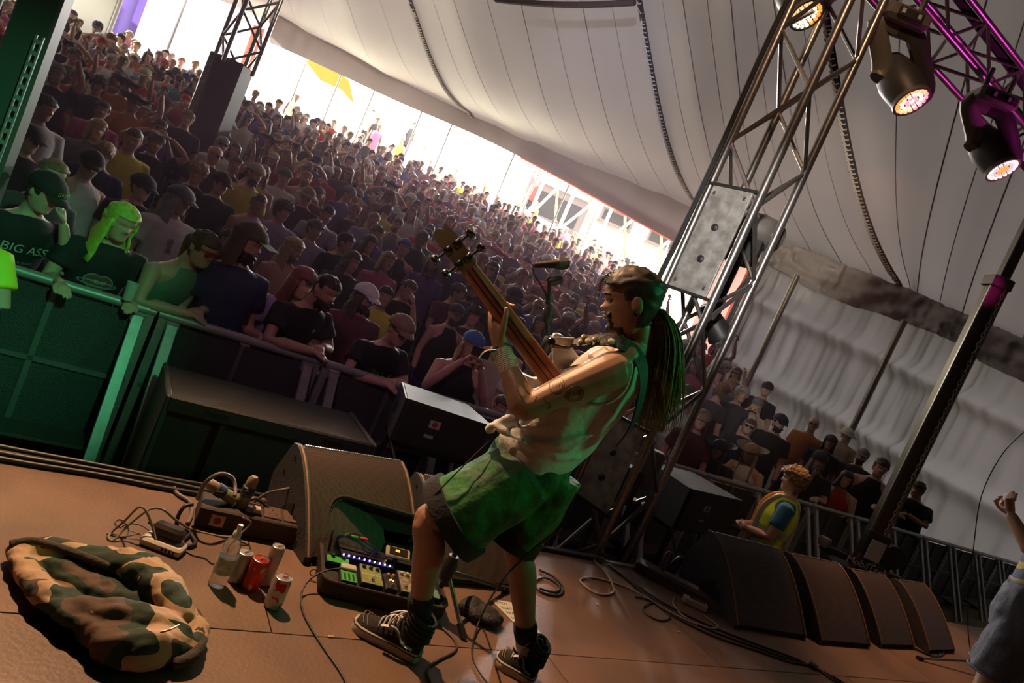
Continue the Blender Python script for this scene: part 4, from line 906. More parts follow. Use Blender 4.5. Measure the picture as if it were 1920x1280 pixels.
# skate shoes
M_canvas = mat('shoe_black_suede', (.018, .016, .016), .85, bump=(160, .4)); M_rub = mat('shoe_white_rubber', (.50, .45, .39), .55); M_stripe = mat('shoe_white_leather', (.58, .55, .52), .45)
def shoe(heel, toe, ank, side):
    d = toe - heel; L = d.length; d.normalize(); lat = UP.cross(d); O = heel
    def P(x, y, z): return O + d * (x * L) + lat * y + UP * z
    prof = [(-.02, .018), (.02, .036), (.15, .041), (.32, .038), (.5, .042), (.68, .05), (.84, .049), (.95, .036), (1.0, .015)]
    def outline(k, z): return [P(x, w_ * k, z) for x, w_ in prof] + [P(x, -w_ * k, z) for x, w_ in reversed(prof)]
    S = MB(); S.loft([outline(1.0, .0), outline(1.05, .004), outline(1.05, .032), outline(.96, .036)]); so_ = S.build('sole', M_rub, HERO)
    MB().tube(outline(1.052, .029), .0022, 6, closed=True).build('foxing_line', M_canvas, so_)
    U = MB(); hts = [(0.0, .16), (.05, .165), (.18, .17), (.3, .15), (.42, .115), (.55, .09), (.7, .074), (.85, .062), (.96, .048)]
    rings = []
    for x, h in hts:
        w_ = interp(x, prof) * .97; top = .60 if x < .35 else .55
        rings.append([P(x, w_ * math.cos(a) * (1 if math.sin(a) < .35 else (1 - (math.sin(a) - .35) * .28)), .03 + max(0, (h - .03)) * max(0, math.sin(a))) for a in [PI * k / 12 for k in range(13)]] + [P(x, -w_ * .6, .03), P(x, w_ * .6, .03)])
    U.loft(rings); u_ = U.build('upper', M_canvas, HERO, 60)
    cl = MB()
    for k in range(4):
        z = .10 + k * .02; cx = .16; cl.tube([P(cx + .19 * math.cos(a), (.044 + .002 * k) * math.sin(a), z + .016 * math.cos(a)) for a in [2 * PI * i / 20 for i in range(20)]], .0095, 8, closed=True)
    cl.build('collar_padding', M_canvas, u_, 180)
    tc = MB()
    for z, x0 in ((.0, .86), (.006, .80)): tc.tube(spline([P(x0 - .02, .04, .05), P(x0 + .04, .02, .066), P(x0 + .055, 0, .069), P(x0 + .04, -.02, .066), P(x0 - .02, -.04, .05)], 4), .0012, 5)
    tc.build('toe_stitching', mat('tan_thread', (.45, .28, .16), .7), u_)
    for s in (1, -1):
        st = MB(); pl = [P(.10, s * .045, .05), P(.26, s * .047, .058), P(.36, s * .047, .088), P(.46, s * .047, .094), P(.60, s * .05, .082)]
        st.tube(spline(pl, 5), [.010] * 21, 6, flat=.28); st.build('side_stripe', M_stripe, u_)
    lc = MB()
    for k in range(5):
        x = .42 + k * .055; z = .125 - k * .011
        lc.tube(spline([P(x, .034, z - .022), P(x + .012, .012, z + .004), P(x - .012, -.012, z + .004), P(x, -.034, z - .022)], 3), .0034, 6)
    lc.tube(spline([P(.36, .012, .155), P(.44, .040, .145), P(.5, .052, .105), P(.46, .056, .085)], 4), .0032, 6); lc.tube(spline([P(.36, .012, .155), P(.46, .03, .150), P(.56, .034, .128)], 4), .0032, 6)
    lc.build('lace', M_stripe, u_, 180)
shoe(fl(782, 1238), fl(662, 1170), anL, 1); shoe(fl(998, 1282), fl(928, 1236), anR, 1)
# bands on the left wrist
wa = (elL - wrL).normalized()
for k in range(5): pass
wb = MB()
for k in range(12):
    c = wrL + wa * (-.008 + k * .0072); x, y = frame(wa); wb.tube([c + x * .0335 * math.cos(a) + y * .0335 * math.sin(a) for a in [2 * PI * i / 20 for i in range(20)]], .0042, 6, closed=True)
wb.build('wrist_wrap', mat('cream_cord', (.52, .46, .38), .8), HERO)
c = wrL - wa * .022; x, y = frame(wa)
MB().tube([c + x * .033 * math.cos(a) + y * .033 * math.sin(a) for a in [2 * PI * i / 20 for i in range(20)]], .007, 6, closed=True).build('wristband', CC['teal'], HERO)
rb = MB(); rb.tube(spline([Q(930, 655, 2.40), Q(915, 656, 2.39), Q(905, 662, 2.39), Q(898, 672, 2.39)], 4), .006, 6, flat=.3); rb.tube(spline([Q(930, 658, 2.40), Q(922, 664, 2.39), Q(925, 676, 2.39)], 4), .005, 6, flat=.3); rb.build('festival_ribbon', mat('ribbon', (.5, .2, .05), .7, n=(60, 1.5, (.05, .25, .12))), HERO)
# tattoos: ink lines on the skin
tt = MB()
def ink(pts, r=.0011, closed=False):
    P_ = [onskin(*p) for p in pts]; P_ = [p for p in P_ if p is not None]
    if len(P_) > 1: tt.tube(P_, r, 4, flat=.5, closed=closed)
def ell2(cx, cy, rx, ry, rot=0, n=22): return [(cx + rx * math.cos(t) * math.cos(rot) - ry * math.sin(t) * math.sin(rot), cy + rx * math.cos(t) * math.sin(rot) + ry * math.sin(t) * math.cos(rot)) for t in [2 * PI * i / n for i in range(n)]]
ink(ell2(1078, 738, 17, 14, -.3), closed=True); ink(ell2(1078, 739, 12, 10, -.3), closed=True); ink(ell2(1074, 738, 4, 4), closed=True); ink(ell2(1085, 737, 3, 3), closed=True)
for k in range(5): ink([(1040 + (k - 2) * 5, 708 + abs(k - 2) * 3), (1043 + (k - 2) * 6, 722), (1046 + (k - 2) * 2, 738)])
ink(ell2(1044, 722, 14, 16, .3), closed=True)
ink([(1020, 742), (1024, 752), (1032, 758), (1028, 768)]); ink([(1026, 766), (1034, 762), (1044, 768), (1036, 772)]); ink([(985, 716), (990, 724), (986, 732), (994, 738)]); ink([(968, 725), (972, 735), (980, 745), (984, 752)], .002); ink([(1000, 735), (1006, 745), (1002, 752)])
tt.build('tattoo', mat('tattoo_ink', (.012, .016, .016), .6), HERO, kind='stuff')
# ------------------------------------------------------------------ bass guitar
BJ, BH = Q(1022, 694, 2.475), Q(852, 466, 2.40)
nd = (BH - BJ).normalized(); vd = -(CAM - Q(950, 580, 2.44)).normalized(); nn = (vd - nd * vd.dot(nd)).normalized(); ns = nd.cross(nn)   # nn away from the camera, ns across
BASS = thing('bass_guitar', 'white electric bass with striped wooden neck held by the player', 'bass guitar', BJ)
M_maple = mat('neck_maple', (.42, .18, .085), .35, n=(30, .7, (.34, .135, .06)), coat=.3); M_wenge = mat('neck_dark_stripe', (.035, .018, .012), .4); M_hs = mat('headstock_wood', (.20, .17, .05), .4); M_chrome = mat('dark_chrome', (.12, .11, .10), .25, .9); M_bwhite = mat('bass_white', (.62, .60, .55), .2, coat=.6)
NL = (BH - BJ).length
def nsec(t, w_, th):
    c = BJ + nd * t; return [c + ns * (w_ * math.cos(a)) + nn * (th * (-.9 * math.sin(a) if math.sin(a) > 0 else -.15 * math.sin(a))) for a in [2 * PI * k / 16 for k in range(16)]]
nk = MB(); nk.loft([nsec(-.12, .041, .028), nsec(0, .040, .022), nsec(NL * .5, .036, .021), nsec(NL * .84, .031, .02)]); NK = nk.build('neck', M_maple, BASS)
for o_ in (-.0095, .0095):
    st = MB(); rr = []
    for t in (-.1, 0, .3 * NL, .6 * NL, .84 * NL):
        c = BJ + nd * t - nn * (.0205 if t > -.05 else .026) + ns * o_; rr.append([c - ns * .0022 - nn * .0, c + ns * .0022, c + ns * .0022 + nn * .01, c - ns * .0022 + nn * .01])
    st.loft([[p - nn * .0016 for p in r] for r in rr]); st.build('neck_stripe', M_wenge, NK)
fb_ = MB(); fb_.box(BJ + nd * (NL * .42) + nn * .010, (.062, NL * .86, .007), Matrix((ns, nd, nn)).transposed()); fb_.build('fingerboard', M_wenge, NK)
hd_ = MB(); hs0 = BJ + nd * (NL * .82)
hd_.prism([hs0 + ns * a + nd * b - nn * .012 for a, b in ((-.026, 0), (-.034, .04), (-.036, .13), (-.028, .185), (-.008, .172), (.010, .19), (.034, .18), (.036, .09), (.034, .04), (.026, 0))], nn * .016); HS = hd_.build('headstock', M_hs, BASS)
for i in range(4):
    s = -1 if i % 2 else 1; b = hs0 + nd * (.045 + .062 * (i // 2)) + ns * (s * .02) - nn * .018
    t = MB(); t.box(b, (.032, .026, .012), Matrix((ns, nd, nn)).transposed(), .003); e = b + ns * (s * .045); t.cyl(b, e, .0045, 8)
    t.lathe([(.003, -.002), (.014, .0), (.020, .012), (.017, .022), (.0, .02)], e, ns * s + nd * .15, 10); t.build('tuner', M_chrome, BASS, 60)
    MB().tube([hs0 + nd * (.05 + .062 * (i // 2)) + ns * (s * .012) + nn * .014, BJ + ns * ((i - 1.5) * .013) + nn * .018, BJ - nd * .24 + ns * ((i - 1.5) * .017) + nn * .03], .0009, 5).build('string', M_chrome, BASS)
# body lies on the far side of the torso, upper horn showing above the arm
ax = -nd; bd = []
for x, y in ((-.02, .03), (-.05, .055), (-.085, .080), (-.105, .092), (-.108, .112), (-.085, .128), (-.04, .132), (.02, .13), (.10, .14), (.17, .14), (.24, .11), (.27, .04), (.265, -.05), (.23, -.11), (.17, -.13), (.10, -.12), (.04, -.12), (-.05, -.13), (-.09, -.115), (-.09, -.09), (-.04, -.065), (-.015, -.04)):
    bd.append(BJ + ax * (x + .03) + ns * (-y) + nn * (.03 + .20 * max(0, x + .02)))
bs_ = spline(bd, 4, True); body_ = MB(); cen = sum(bs_, Vector()) / len(bs_)
body_.loft([[p.lerp(cen, .06) for p in bs_], [p + nn * .008 for p in bs_], [p + nn * .032 for p in bs_], [p.lerp(cen, .06) + nn * .040 for p in bs_]]); body_.build('body', M_bwhite, BASS, 50)
print('horn px', [tuple(round(c) for c in proj(bd[i])) for i in (0, 3, 4, 5, 8, 11, 14, 18)])
# strap with badges over the left shoulder
SPTS = [(1040, 640, 2.50), (1060, 645, 2.46), (1095, 640, 2.43), (1130, 637, 2.42), (1160, 642, 2.42), (1185, 655, 2.43), (1202, 680, 2.43), (1206, 715, 2.425), (1198, 760, 2.42), (1183, 800, 2.44), (1160, 830, 2.50)]
sp = spline([Q(*p) for p in SPTS], 5); stp = MB(); rr = []
for i, p in enumerate(sp):
    d = (sp[min(i + 1, len(sp) - 1)] - sp[max(i - 1, 0)]).normalized(); u = i / len(sp)
    outn = (UP * max(0, 1 - u * 1.6) - FWD * .5 + RGT * max(0, u * 1.8 - .6)).normalized(); wv = d.cross(outn).normalized()
    rr.append([p + wv * .026 + outn * .004, p - wv * .026 + outn * .004, p - wv * .026 - outn * .002, p + wv * .026 - outn * .002])
stp.loft(rr); STR = stp.build('strap', mat('black_strap', (.025, .024, .03), .6, bump=(80, .3)), BASS)
t = MB(); d = (Q(1075, 642, 2.45) - Q(1036, 640, 2.5)).normalized(); t.box(Q(1054, 642, 2.462) - FWD * .012, (.085, .045, .008), Matrix((d, UP, d.cross(UP))).transposed(), .003); t.build('strap_end', mat('tan_leather', (.42, .30, .18), .5, n=(40, .8, (.25, .16, .09))), STR)
t = MB(); t.lathe([(.016, 0), (.016, .006), (.012, .010), (.0, .010)], Q(1034, 641, 2.47), -FWD + UP * .3, 16); t.build('strap_lock', M_chrome, STR)
for i, (px, py, D) in enumerate(((1096, 633, 2.425), (1103, 640, 2.41), (1117, 637, 2.41), (1146, 640, 2.41), (1090, 642, 2.42))):
    t = MB(); t.lathe([(.0125, 0), (.0125, .003), (.010, .005), (0, .0055)], Q(px, py, D), -FWD + UP * .7, 16); t.build('pin_badge', [mat('badge_brass', (.45, .30, .12), .35, .7), mat('badge_bone', (.55, .47, .38), .4)][i % 2], STR)
# ------------------------------------------------------------------ rigging
M_truss = mat('truss_aluminium', (.32, .30, .29), .33, .85, n=(30, .5, (.22, .2, .19)))
M_dark = mat('black_plastic', (.018, .017, .018), .5); M_rubber = mat('black_rubber', (.012, .012, .012), .75)
def along(mb, a, b, r, n=8): mb.cyl(Vector(a), Vector(b), r, n); return mb
def box_truss(root, a, b, side, x, y, pitch=.4, rc=.029, rb=.015, chord_name='chord'):
    """four-chord lattice from a to b, cross axes x, y"""
    a, b = Vector(a), Vector(b); d = (b - a).normalized(); L = (b - a).length; cs = [x * (sx * side / 2) + y * (sy * side / 2) for sx, sy in ((-1, -1), (1, -1), (1, 1), (-1, 1))]
    for c in cs: along(MB(), a + c, b + c, rc, 12).build(chord_name, M_truss, root)
    n = int(L / pitch)
    for k in range(4):
        c0, c1 = cs[k], cs[(k + 1) % 4]
        for i in range(n):
            p, q = (c0, c1) if (i + k) % 2 == 0 else (c1, c0)
            along(MB(), a + d * (i * pitch) + p, a + d * ((i + 1) * pitch) + q, rb, 7).build('brace', M_truss, root)
TC = V(3.41, 3.42, 0); tx = (RGT + FWD).normalized(); ty = (FWD - RGT).normalized()
TW = thing('truss_tower', 'tall aluminium box truss tower standing at stage edge behind player', 'truss', TC)
box_truss(TW, TC + V(0, 0, .05), TC + V(0, 0, 6.0), .385, tx, ty, .40)
MB().box(TC + V(0, 0, .03), (.8, .8, .05), Matrix((tx, ty, UP)).transposed(), .01).build('base_plate', M_dark, TW)
M_plate = mat('worn_steel_plate', (.42, .41, .39), .45, .25, n=(14, 1.0, (.22, .21, .20), 8), bump=(40, .2))
lc, fc = TC + (-RGT) * .272, TC - FWD * .272; wv = (fc - lc).normalized(); on = wv.cross(UP)
if on.dot(FWD) > 0: on = -on
for zc, hh in ((Q(1327, 446, 4.5).z, .74), (Q(1140, 872, 4.45).z, .62)):
    c = (lc + fc) / 2 + UP * zc + on * .02
    pl = MB().box(c, (.30, .02, hh), Matrix((wv, -on, UP)).transposed(), .004).build('steel_plate', M_plate, TW)
    for sx, sz in ((-.115, .42), (.115, .42), (-.115, -.42), (.115, -.42)):
        MB().lathe([(.013, 0), (.013, .006), (.006, .009), (0, .009)], c + wv * sx + UP * (sz * hh) + on * .01, on, 12).build('bolt', M_truss, pl)
    for sz in (.12, -.18): MB().lathe([(.024, 0), (.024, .012), (.012, .02), (0, .02)], c + UP * (sz * hh) + on * .01, on, 14).build('plug', M_dark, pl)
    for s in (-1, 1): MB().box(c + UP * (s * hh / 2) + on * .004, (.36, .03, .02), Matrix((wv, -on, UP)).transposed()).build('plate_bracket', M_dark, TW)
# black cable and a hoist motor inside the tower
MB().tube(spline([Q(1590, 0, 4.8), Q(1500, 190, 4.75), Q(1420, 380, 4.75), Q(1370, 480, 4.8)], 6), .008, 6).build('hanging_cable', M_rubber, TW, label=None)
MB().tube(spline([Q(1478, -5, 4.6), Q(1415, 130, 4.55), Q(1340, 300, 4.5), Q(1270, 450, 4.5), Q(1215, 560, 4.5)], 6), .018, 8).build('cable_loom', M_rubber, TW)
hoist = thing('chain_hoist', 'dark motor hoist hanging inside the truss tower beside silver plate', 'hoist', Q(1392, 445, 4.95))
c = Q(1395, 450, 4.95); MB().box(c, (.26, .2, .34), Matrix((RGT, FWD, UP)).transposed(), .03).build('motor_housing', M_dark, hoist)
MB().lathe([(.0, -.13), (.1, -.12), (.12, -.05), (.12, .05), (.1, .12), (0, .13)], c + RGT * .1 + UP * .1, RGT + FWD * .3, 18).build('drum', mat('galvanised', (.35, .33, .31), .4, .7), hoist)
MB().tube([c - UP * .1, c - UP * .75], .05, 10).build('chain_bag', M_black, hoist); MB().cyl(c + UP * .15, c + UP * 1.4, .012, 8).build('lifting_chain', M_truss, hoist)
lamp = thing('par_lamp', 'black stage lamp clamped low inside the truss tower', 'stage lamp', Q(1335, 600, 4.75))
c = Q(1335, 600, 4.78); MB().lathe([(.05, -.12), (.07, -.05), (.085, .1), (.095, .12), (.095, .14), (.0, .13)], c, UP * -.6 + RGT * .8, 18).build('housing', M_dark, lamp); MB().tube([c + FWD * .1 + UP * .18, c + FWD * .11, c - FWD * .11, c - FWD * .1 + UP * .18], .008, 6).build('yoke', M_dark, lamp)
# dimmer boxes and clamps low on the tower
for i, (px, py, D, sz) in enumerate((((1170), 905, 4.75, (.18, .16, .26)), (1215, 880, 4.8, (.14, .12, .3)), (1195, 960, 4.8, (.2, .14, .16)))):
    c = Q(px, py, D); MB().box(c, sz, Matrix((RGT, FWD, UP)).transposed(), .015).build('junction_box', [M_dark, mat('grey_steel_box', (.12, .11, .11), .5, .5)][i % 2], TW)
# front truss with moving heads
FZ = aty(1795, 80, 3.42).z
FT = thing('front_truss', 'horizontal lattice lighting truss running right from top of tower', 'truss', (7, 3.42, FZ))
box_truss(FT, (-2.6, 3.42, FZ), (3.15, 3.42, FZ), .30, V(0, 1, 0), V(0, 0, 1), .34, .025, .013); box_truss(FT, (3.7, 3.42, FZ), (11.5, 3.42, FZ), .30, V(0, 1, 0), V(0, 0, 1), .34, .025, .013)
MB().tube(spline([V(3.8, 3.35, FZ + .19), V(6, 3.4, FZ + .2), V(8.5, 3.38, FZ + .19), V(11.4, 3.4, FZ + .2)], 6), .045, 8).build('cable_loom', M_rubber, FT)
M_mh = mat('lamp_housing', (.05, .046, .042), .45, n=(12, .4, (.035, .03, .028))); M_mh2 = mat('lamp_shell_taupe', (.13, .115, .095), .45)
LEDC = {k: mat('led_' + k, c, .4, emit=(c, 1.0)) for k, c in dict(warm=(1, .62, .30), white=(1, .93, .75), pink=(1, .42, .50), orange=(1, .40, .08), mint=(.75, 1, .85), grey=(.55, .52, .58)).items()}
def moving_head(lens_px, D, base_px, label, pal, seed):
    lens = Q(*lens_px, D); base = Q(*base_px, D); r = thing('moving_head_lamp', label, 'stage lamp', base, 'moving head lamps on the front truss')
    ax = (IMY * -1.0 + IMX * .22 - FWD * .62).normalized()          # beam direction
    hc = lens - ax * .17                                           # head centre
    R = Matrix((RGT, FWD, UP)).transposed()
    b = MB().box(base, (.30, .24, .11), R, .025); B_ = b.build('base', M_mh2, r)
    MB().box(base - FWD * .125 - UP * .005, (.17, .012, .06), R, .004).build('display', M_dark, B_)
    for s in (-1, 1): MB().box(base - FWD * .133 + RGT * (s * .055) - UP * .004, (.022, .006, .03), R).build('display_key', mat('pale_key', (.5, .48, .4), .4), B_)
    for s in (-1, 1): MB().cyl(base + RGT * (s * .09) + UP * .05, base + RGT * (s * .09) + UP * .22, .02, 8).build('clamp', M_truss, r)
    for s in (-1, 1):
        a0 = base - UP * .07 + RGT * (s * .09); a1 = hc + RGT * (s * .155) + UP * .05; a2 = hc + RGT * (s * .15) - UP * .03
        MB().tube(spline([base - UP * .05, a0 + RGT * (s * .05), a1, a2], 5), [.045] * 5 + [.05] * 5 + [.055] * 5 + [.05], 10, flat=1.3).build('yoke_arm', M_mh2 if s < 0 else M_mh, r)
    MB().lathe([(.05, -.22), (.095, -.2), (.12, -.12), (.135, -.02), (.128, .06), (.118, .13), (.112, .165), (.0, .165)], hc, ax, 24).build('head', M_mh, r)
    MB().lathe([(.112, .15), (.122, .15), (.122, .178), (.108, .178), (.108, .15)], hc, ax, 28).build('lens_ring', M_mh2, r)
    x, y = frame(ax); rr = random.Random(seed)
    for ring, (n, rad) in enumerate(((1, 0), (6, .031), (12, .062), (18, .092))):
        for k in range(n):
            a = 2 * PI * k / n; c_ = hc + ax * .170 + x * (rad * math.cos(a)) + y * (rad * math.sin(a)); colr = pal[ring] if not isinstance(pal[ring], tuple) else pal[ring][int(k / n * len(pal[ring]))]
            MB().ell(c_, .0142, None, 8, 6).build('led_lens', LEDC[colr], r, 180)
moving_head((1512, 28), 4.9, (1500, -140), 'lit moving head lamp half cut by upper picture edge', ['mint', 'white', 'white', ('orange', 'warm', 'white')], 1)
moving_head((1709, 190), 4.75, (1690, 40), 'lit moving head lamp with pinkish lens hanging right of the tower', ['mint', 'pink', 'white', ('pink', 'warm', 'orange', 'warm')], 2)
moving_head((1880, 318), 5.3, (1858, 190), 'lit moving head lamp with orange-centred lens farthest from the tower', ['orange', 'orange', 'grey', 'white'], 3)
# ------------------------------------------------------------------ lifting mast
mp = Q(1640, 1000, 7.4); MST = thing('lifting_mast', 'telescopic lifting mast with chain and lettered outrigger beyond wedge monitors', 'lifting mast', V(mp.x, mp.y, 0))
M_mast = mat('mast_steel', (.10, .085, .075), .38, .6); ft = V(mp.x, mp.y, 0); Rm = Matrix((RGT, FWD, UP)).transposed(); zt = Q(1846, 520, 7.4).z
MB().box(ft + UP * (zt / 2 + .2), (.17, .15, zt - .4), Rm, .015).build('lower_section', M_mast, MST); MB().box(ft + UP * (zt + 1.6) + RGT * .02, (.11, .10, 3.6), Rm, .01).build('upper_section', M_mast, MST)
for s in (1, -1): MB().box(ft + UP * (zt / 2 + .2) + RGT * (s * .088) - FWD * .06, (.02, .02, zt - .4), Rm).build('guide_edge', M_truss, MST)
MB().box(ft + UP * zt, (.22, .2, .12), Rm, .01).build('section_collar', M_mast, MST)
ch = MB()
for k in range(int((zt - 1.3) / .055)):
    c = ft + UP * (1.3 + k * .055) - FWD * .092 + RGT * .045; t_ = [c + UP * (.034 * math.cos(a)) + (RGT if k % 2 else FWD * .3 + RGT * .3) * (.016 * math.sin(a)) for a in [2 * PI * i / 8 for i in range(8)]]; ch.tube(t_, .006, 5, closed=True)
ch.build('chain', mat('bright_chain', (.55, .52, .46), .35, .8), MST, kind='stuff')
MB().box(ft + UP * 1.18 - FWD * .09, (.26, .10, .28), Rm, .02).build('winch_housing', M_dark, MST); MB().lathe([(.09, -.06), (.13, -.05), (.13, .05), (.09, .06)], ft + UP * 1.12 + RGT * .24 - FWD * .05, FWD, 18).build('winch_drum', M_dark, MST)
MB().box(ft + UP * 1.12 - FWD * .15, (.17, .012, .22), Rm, .003).build('data_plate', mat('pale_label', (.42, .45, .48), .4), MST)
ob = MB().box(ft + UP * .93 - FWD * .1 - RGT * .05, (.95, .07, .07), Rm, .01).build('outrigger', M_dark, MST)
MB().lathe([(.0, -.06), (.05, -.05), (.07, .0), (.06, .05), (0, .06)], ft + UP * .99 - FWD * .12 - RGT * .52, UP, 16).build('outrigger_foot', mat('foot_steel', (.3, .3, .33), .35, .7), MST)
tm_ = text_mesh('MobilTech', .11, .002); tm_.transform(basis(RGT, UP, -FWD, ft + UP * .93 - FWD * .139)); link('lettering', tm_, mat('white_print', (.55, .53, .58), .5), ob)
MB().box(ft + UP * .45, (.5, .5, .8), Rm, .05).build('base', M_dark, MST)
# ------------------------------------------------------------------ green column with perforated strut, far left
gc = Q(20, 205, 3.7); GCx = (RGT * .9 + FWD * .3).normalized(); Rg = Matrix((GCx, UP.cross(GCx), UP)).transposed()
GC = thing('steel_mast', 'dark green steel column with slotted strut at frame corner', 'column', V(gc.x, gc.y, 0))
M_green = mat('dark_painted_steel', (.045, .075, .055), .5); cx = V(gc.x, gc.y, 0)
MB().box(cx + UP * 2.3 - RGT * .02, (.20, .14, 4.6), Rg, .012).build('mast', M_green, GC)
MB().cyl(cx - RGT * .19 - FWD * .1 + UP * .0, cx - RGT * .19 - FWD * .1 + UP * 4.6, .032, 12).build('white_pole', mat('pole_white_paint', (.55, .53, .50), .4), GC)
MB().box(cx + UP * 3.35 + RGT * .06, (.1, .16, .5), Rg, .01).build('clamp_box', M_green, GC)
st = MB(); so_ = cx + RGT * .098 - FWD * .10; zt_ = Q(74, 67, 3.6).z
for s in (-1, 1): st.box(so_ + GCx * (s * .0155) + UP * (zt_ / 2), (.009, .012, zt_), Rg)
k = 0
while k * .062 < zt_: st.box(so_ + UP * (k * .062 + .01), (.024, .012, .022), Rg); k += 1
st.build('slotted_strut', mat('strut_zinc', (.26, .30, .28), .4, .3), GC)
# ------------------------------------------------------------------ speaker tower in the crowd
sp0 = Q(405, 215, 11.2); g0 = gz(sp0.x, sp0.y); ST2 = thing('speaker_tower', 'dark speaker column on silver truss mast rising from the crowd', 'speaker', V(sp0.x, sp0.y, g0)); o0 = V(sp0.x, sp0.y, 0)
zt2 = Q(430, 112, 11.2).z; Rs = Matrix((RGT, FWD, UP)).transposed()
MB().box(o0 + UP * ((g0 + zt2) / 2), (.46, .42, zt2 - g0), Rs, .02).build('speaker_cabinet', mat('speaker_black', (.02, .016, .018), .6), ST2)
MB().box(o0 + UP * ((g0 + zt2) / 2) - RGT * .30, (.13, .38, zt2 - g0), Rs, .02).build('foil_wrap', mat('crumpled_foil', (.34, .34, .36), .25, .9, bump=(14, .9)), ST2)
box_truss(ST2, o0 + UP * (zt2 - .1) - RGT * .02, o0 + UP * (zt2 + 2.8) - RGT * .02, .48, tx, ty, .42, .035, .02)
# ------------------------------------------------------------------ wedge monitors and pit speakers
M_cab = mat('cabinet_paint', (.05, .05, .058), .55, n=(90, .5, (.038, .038, .043)), bump=(160, .35)); M_edge = mat('raw_edge', (.30, .16, .08), .6)
def grille_mat():
    if 'speaker_grille' in _M: return _M['speaker_grille']
    m = mat('speaker_grille', (.10, .058, .042), .55, .3); nt = m.node_tree; b = nt.nodes['Principled BSDF']; tc = nt.nodes.new('ShaderNodeTexCoord'); v = nt.nodes.new('ShaderNodeTexVoronoi'); v.inputs['Scale'].default_value = 150; v.inputs['Randomness'].default_value = 0
    r = nt.nodes.new('ShaderNodeValToRGB'); r.color_ramp.elements[0].position = .25; r.color_ramp.elements[1].position = .4; r.color_ramp.elements[0].color = (.008, .006, .006, 1); r.color_ramp.elements[1].color = (.075, .045, .034, 1)
    nt.links.new(tc.outputs['Object'], v.inputs['Vector']); nt.links.new(v.outputs['Distance'], r.inputs[0]); nt.links.new(r.outputs[0], b.inputs['Base Color']); return m
def wedge(x, y, a, w_, h, dp, label, group='wedge monitors along the stage edge'):
    X = V(math.cos(a), math.sin(a), 0); Yf = V(math.sin(a), -math.cos(a), 0); O = V(x, y, SZ + .002)
    def P(u, v, z): return O + X * u + Yf * v + UP * z
    r = thing('wedge_monitor', label, 'monitor speaker', O, group)
    prof = [(0, 0), (-.035, h * .45), (.09 * dp, h * .98), (.17 * dp, h)]; n = 9; curve = []
    for k in range(n + 1):
        t = k / n; curve.append((.17 * dp + (dp - .17 * dp) * (t ** .86), h + (.03 - h) * (t ** 1.25)))
    prof += curve[1:] + [(dp, 0)]
    for u0, nm in ((0, 'side_panel'), (w_ - .03, 'side_panel')):
        s = MB().prism([P(u0, v, z) for v, z in prof], X * .03); sp_ = s.build(nm, M_cab, r, 30)
        e = MB().tube([P(u0 + .015, v, z) for v, z in curve], .006, 5); e.build('panel_edge', M_edge, sp_)
        sgn = -1 if u0 == 0 else 1; fx = u0 - .001 if u0 == 0 else u0 + .031
        for pl in ([(.30, .15), (.40, .32), (.52, .42), (.55, .22), (.44, .08)], [(.52, .10), (.60, .32), (.68, .20), (.70, .06)]):
            MB().prism([P(fx, v * dp, z * h) for v, z in pl], X * (.004 * sgn)).build('handle_recess', M_rubber, sp_, 0)
        for v, z in ((.22, .86), (.12, .6), (.78, .12)): MB().lathe([(.008, 0), (.008, .003), (.003, .004), (0, .004)], P(fx, v * dp, z * h), X * sgn, 10).build('screw', M_dark, sp_)
    sh = MB(); inn = [(v, z) for v, z in prof[:4]] + [(dp, 0)]
    sh.prism([P(.03, v + (.004 if i < 2 else 0), max(.004, z - .008)) for i, (v, z) in enumerate(prof[:4] + [(v - .02, z - .006) for v, z in curve[1:]] + [(dp - .02, 0)])], X * (w_ - .06)); sh.build('cabinet', M_cab, r, 30)
    g = MB(); g.loft([[P(.032, v - .004, z + .002) for v, z in curve], [P(w_ - .032, v - .004, z + .002) for v, z in curve]], cap=False, closed=False); g.build('grille', grille_mat(), r, 180)
    lp_ = MB()
    for k in range(42):
        u = .04 + (w_ - .08) * k / 41; lp_.box(P(u, .17 * dp, h + .003), ((w_ - .08) / 41 * .6, .008, .006), Matrix.Rotation(a, 3, 'Z'))
    lp_.build('perforated_lip', mat('bright_perforation', (.42, .40, .40), .35, .7), r, 0, kind='stuff')
    return r
wedge(1.0, 3.05, math.radians(10), .60, .35, .50, 'large wedge monitor with brown grille beside the power box')
wedge(1.64, 3.03, math.radians(4), .60, .35, .50, 'wedge monitor half hidden behind the bass player legs')
wedge(3.90, 3.02, math.radians(-2), .74, .42, .55, 'dark wedge monitor nearest the truss tower base')
wedge(4.72, 2.96, math.radians(2), .70, .42, .55, 'brown wedge monitor below the guard in yellow vest')
wedge(5.60, 2.98, math.radians(4), .62, .40, .52, 'brown wedge monitor with grey side panel below lifting mast')
wedge(6.36, 2.98, math.radians(6), .62, .40, .52, 'wedge monitor at far end of row next to mic stand')
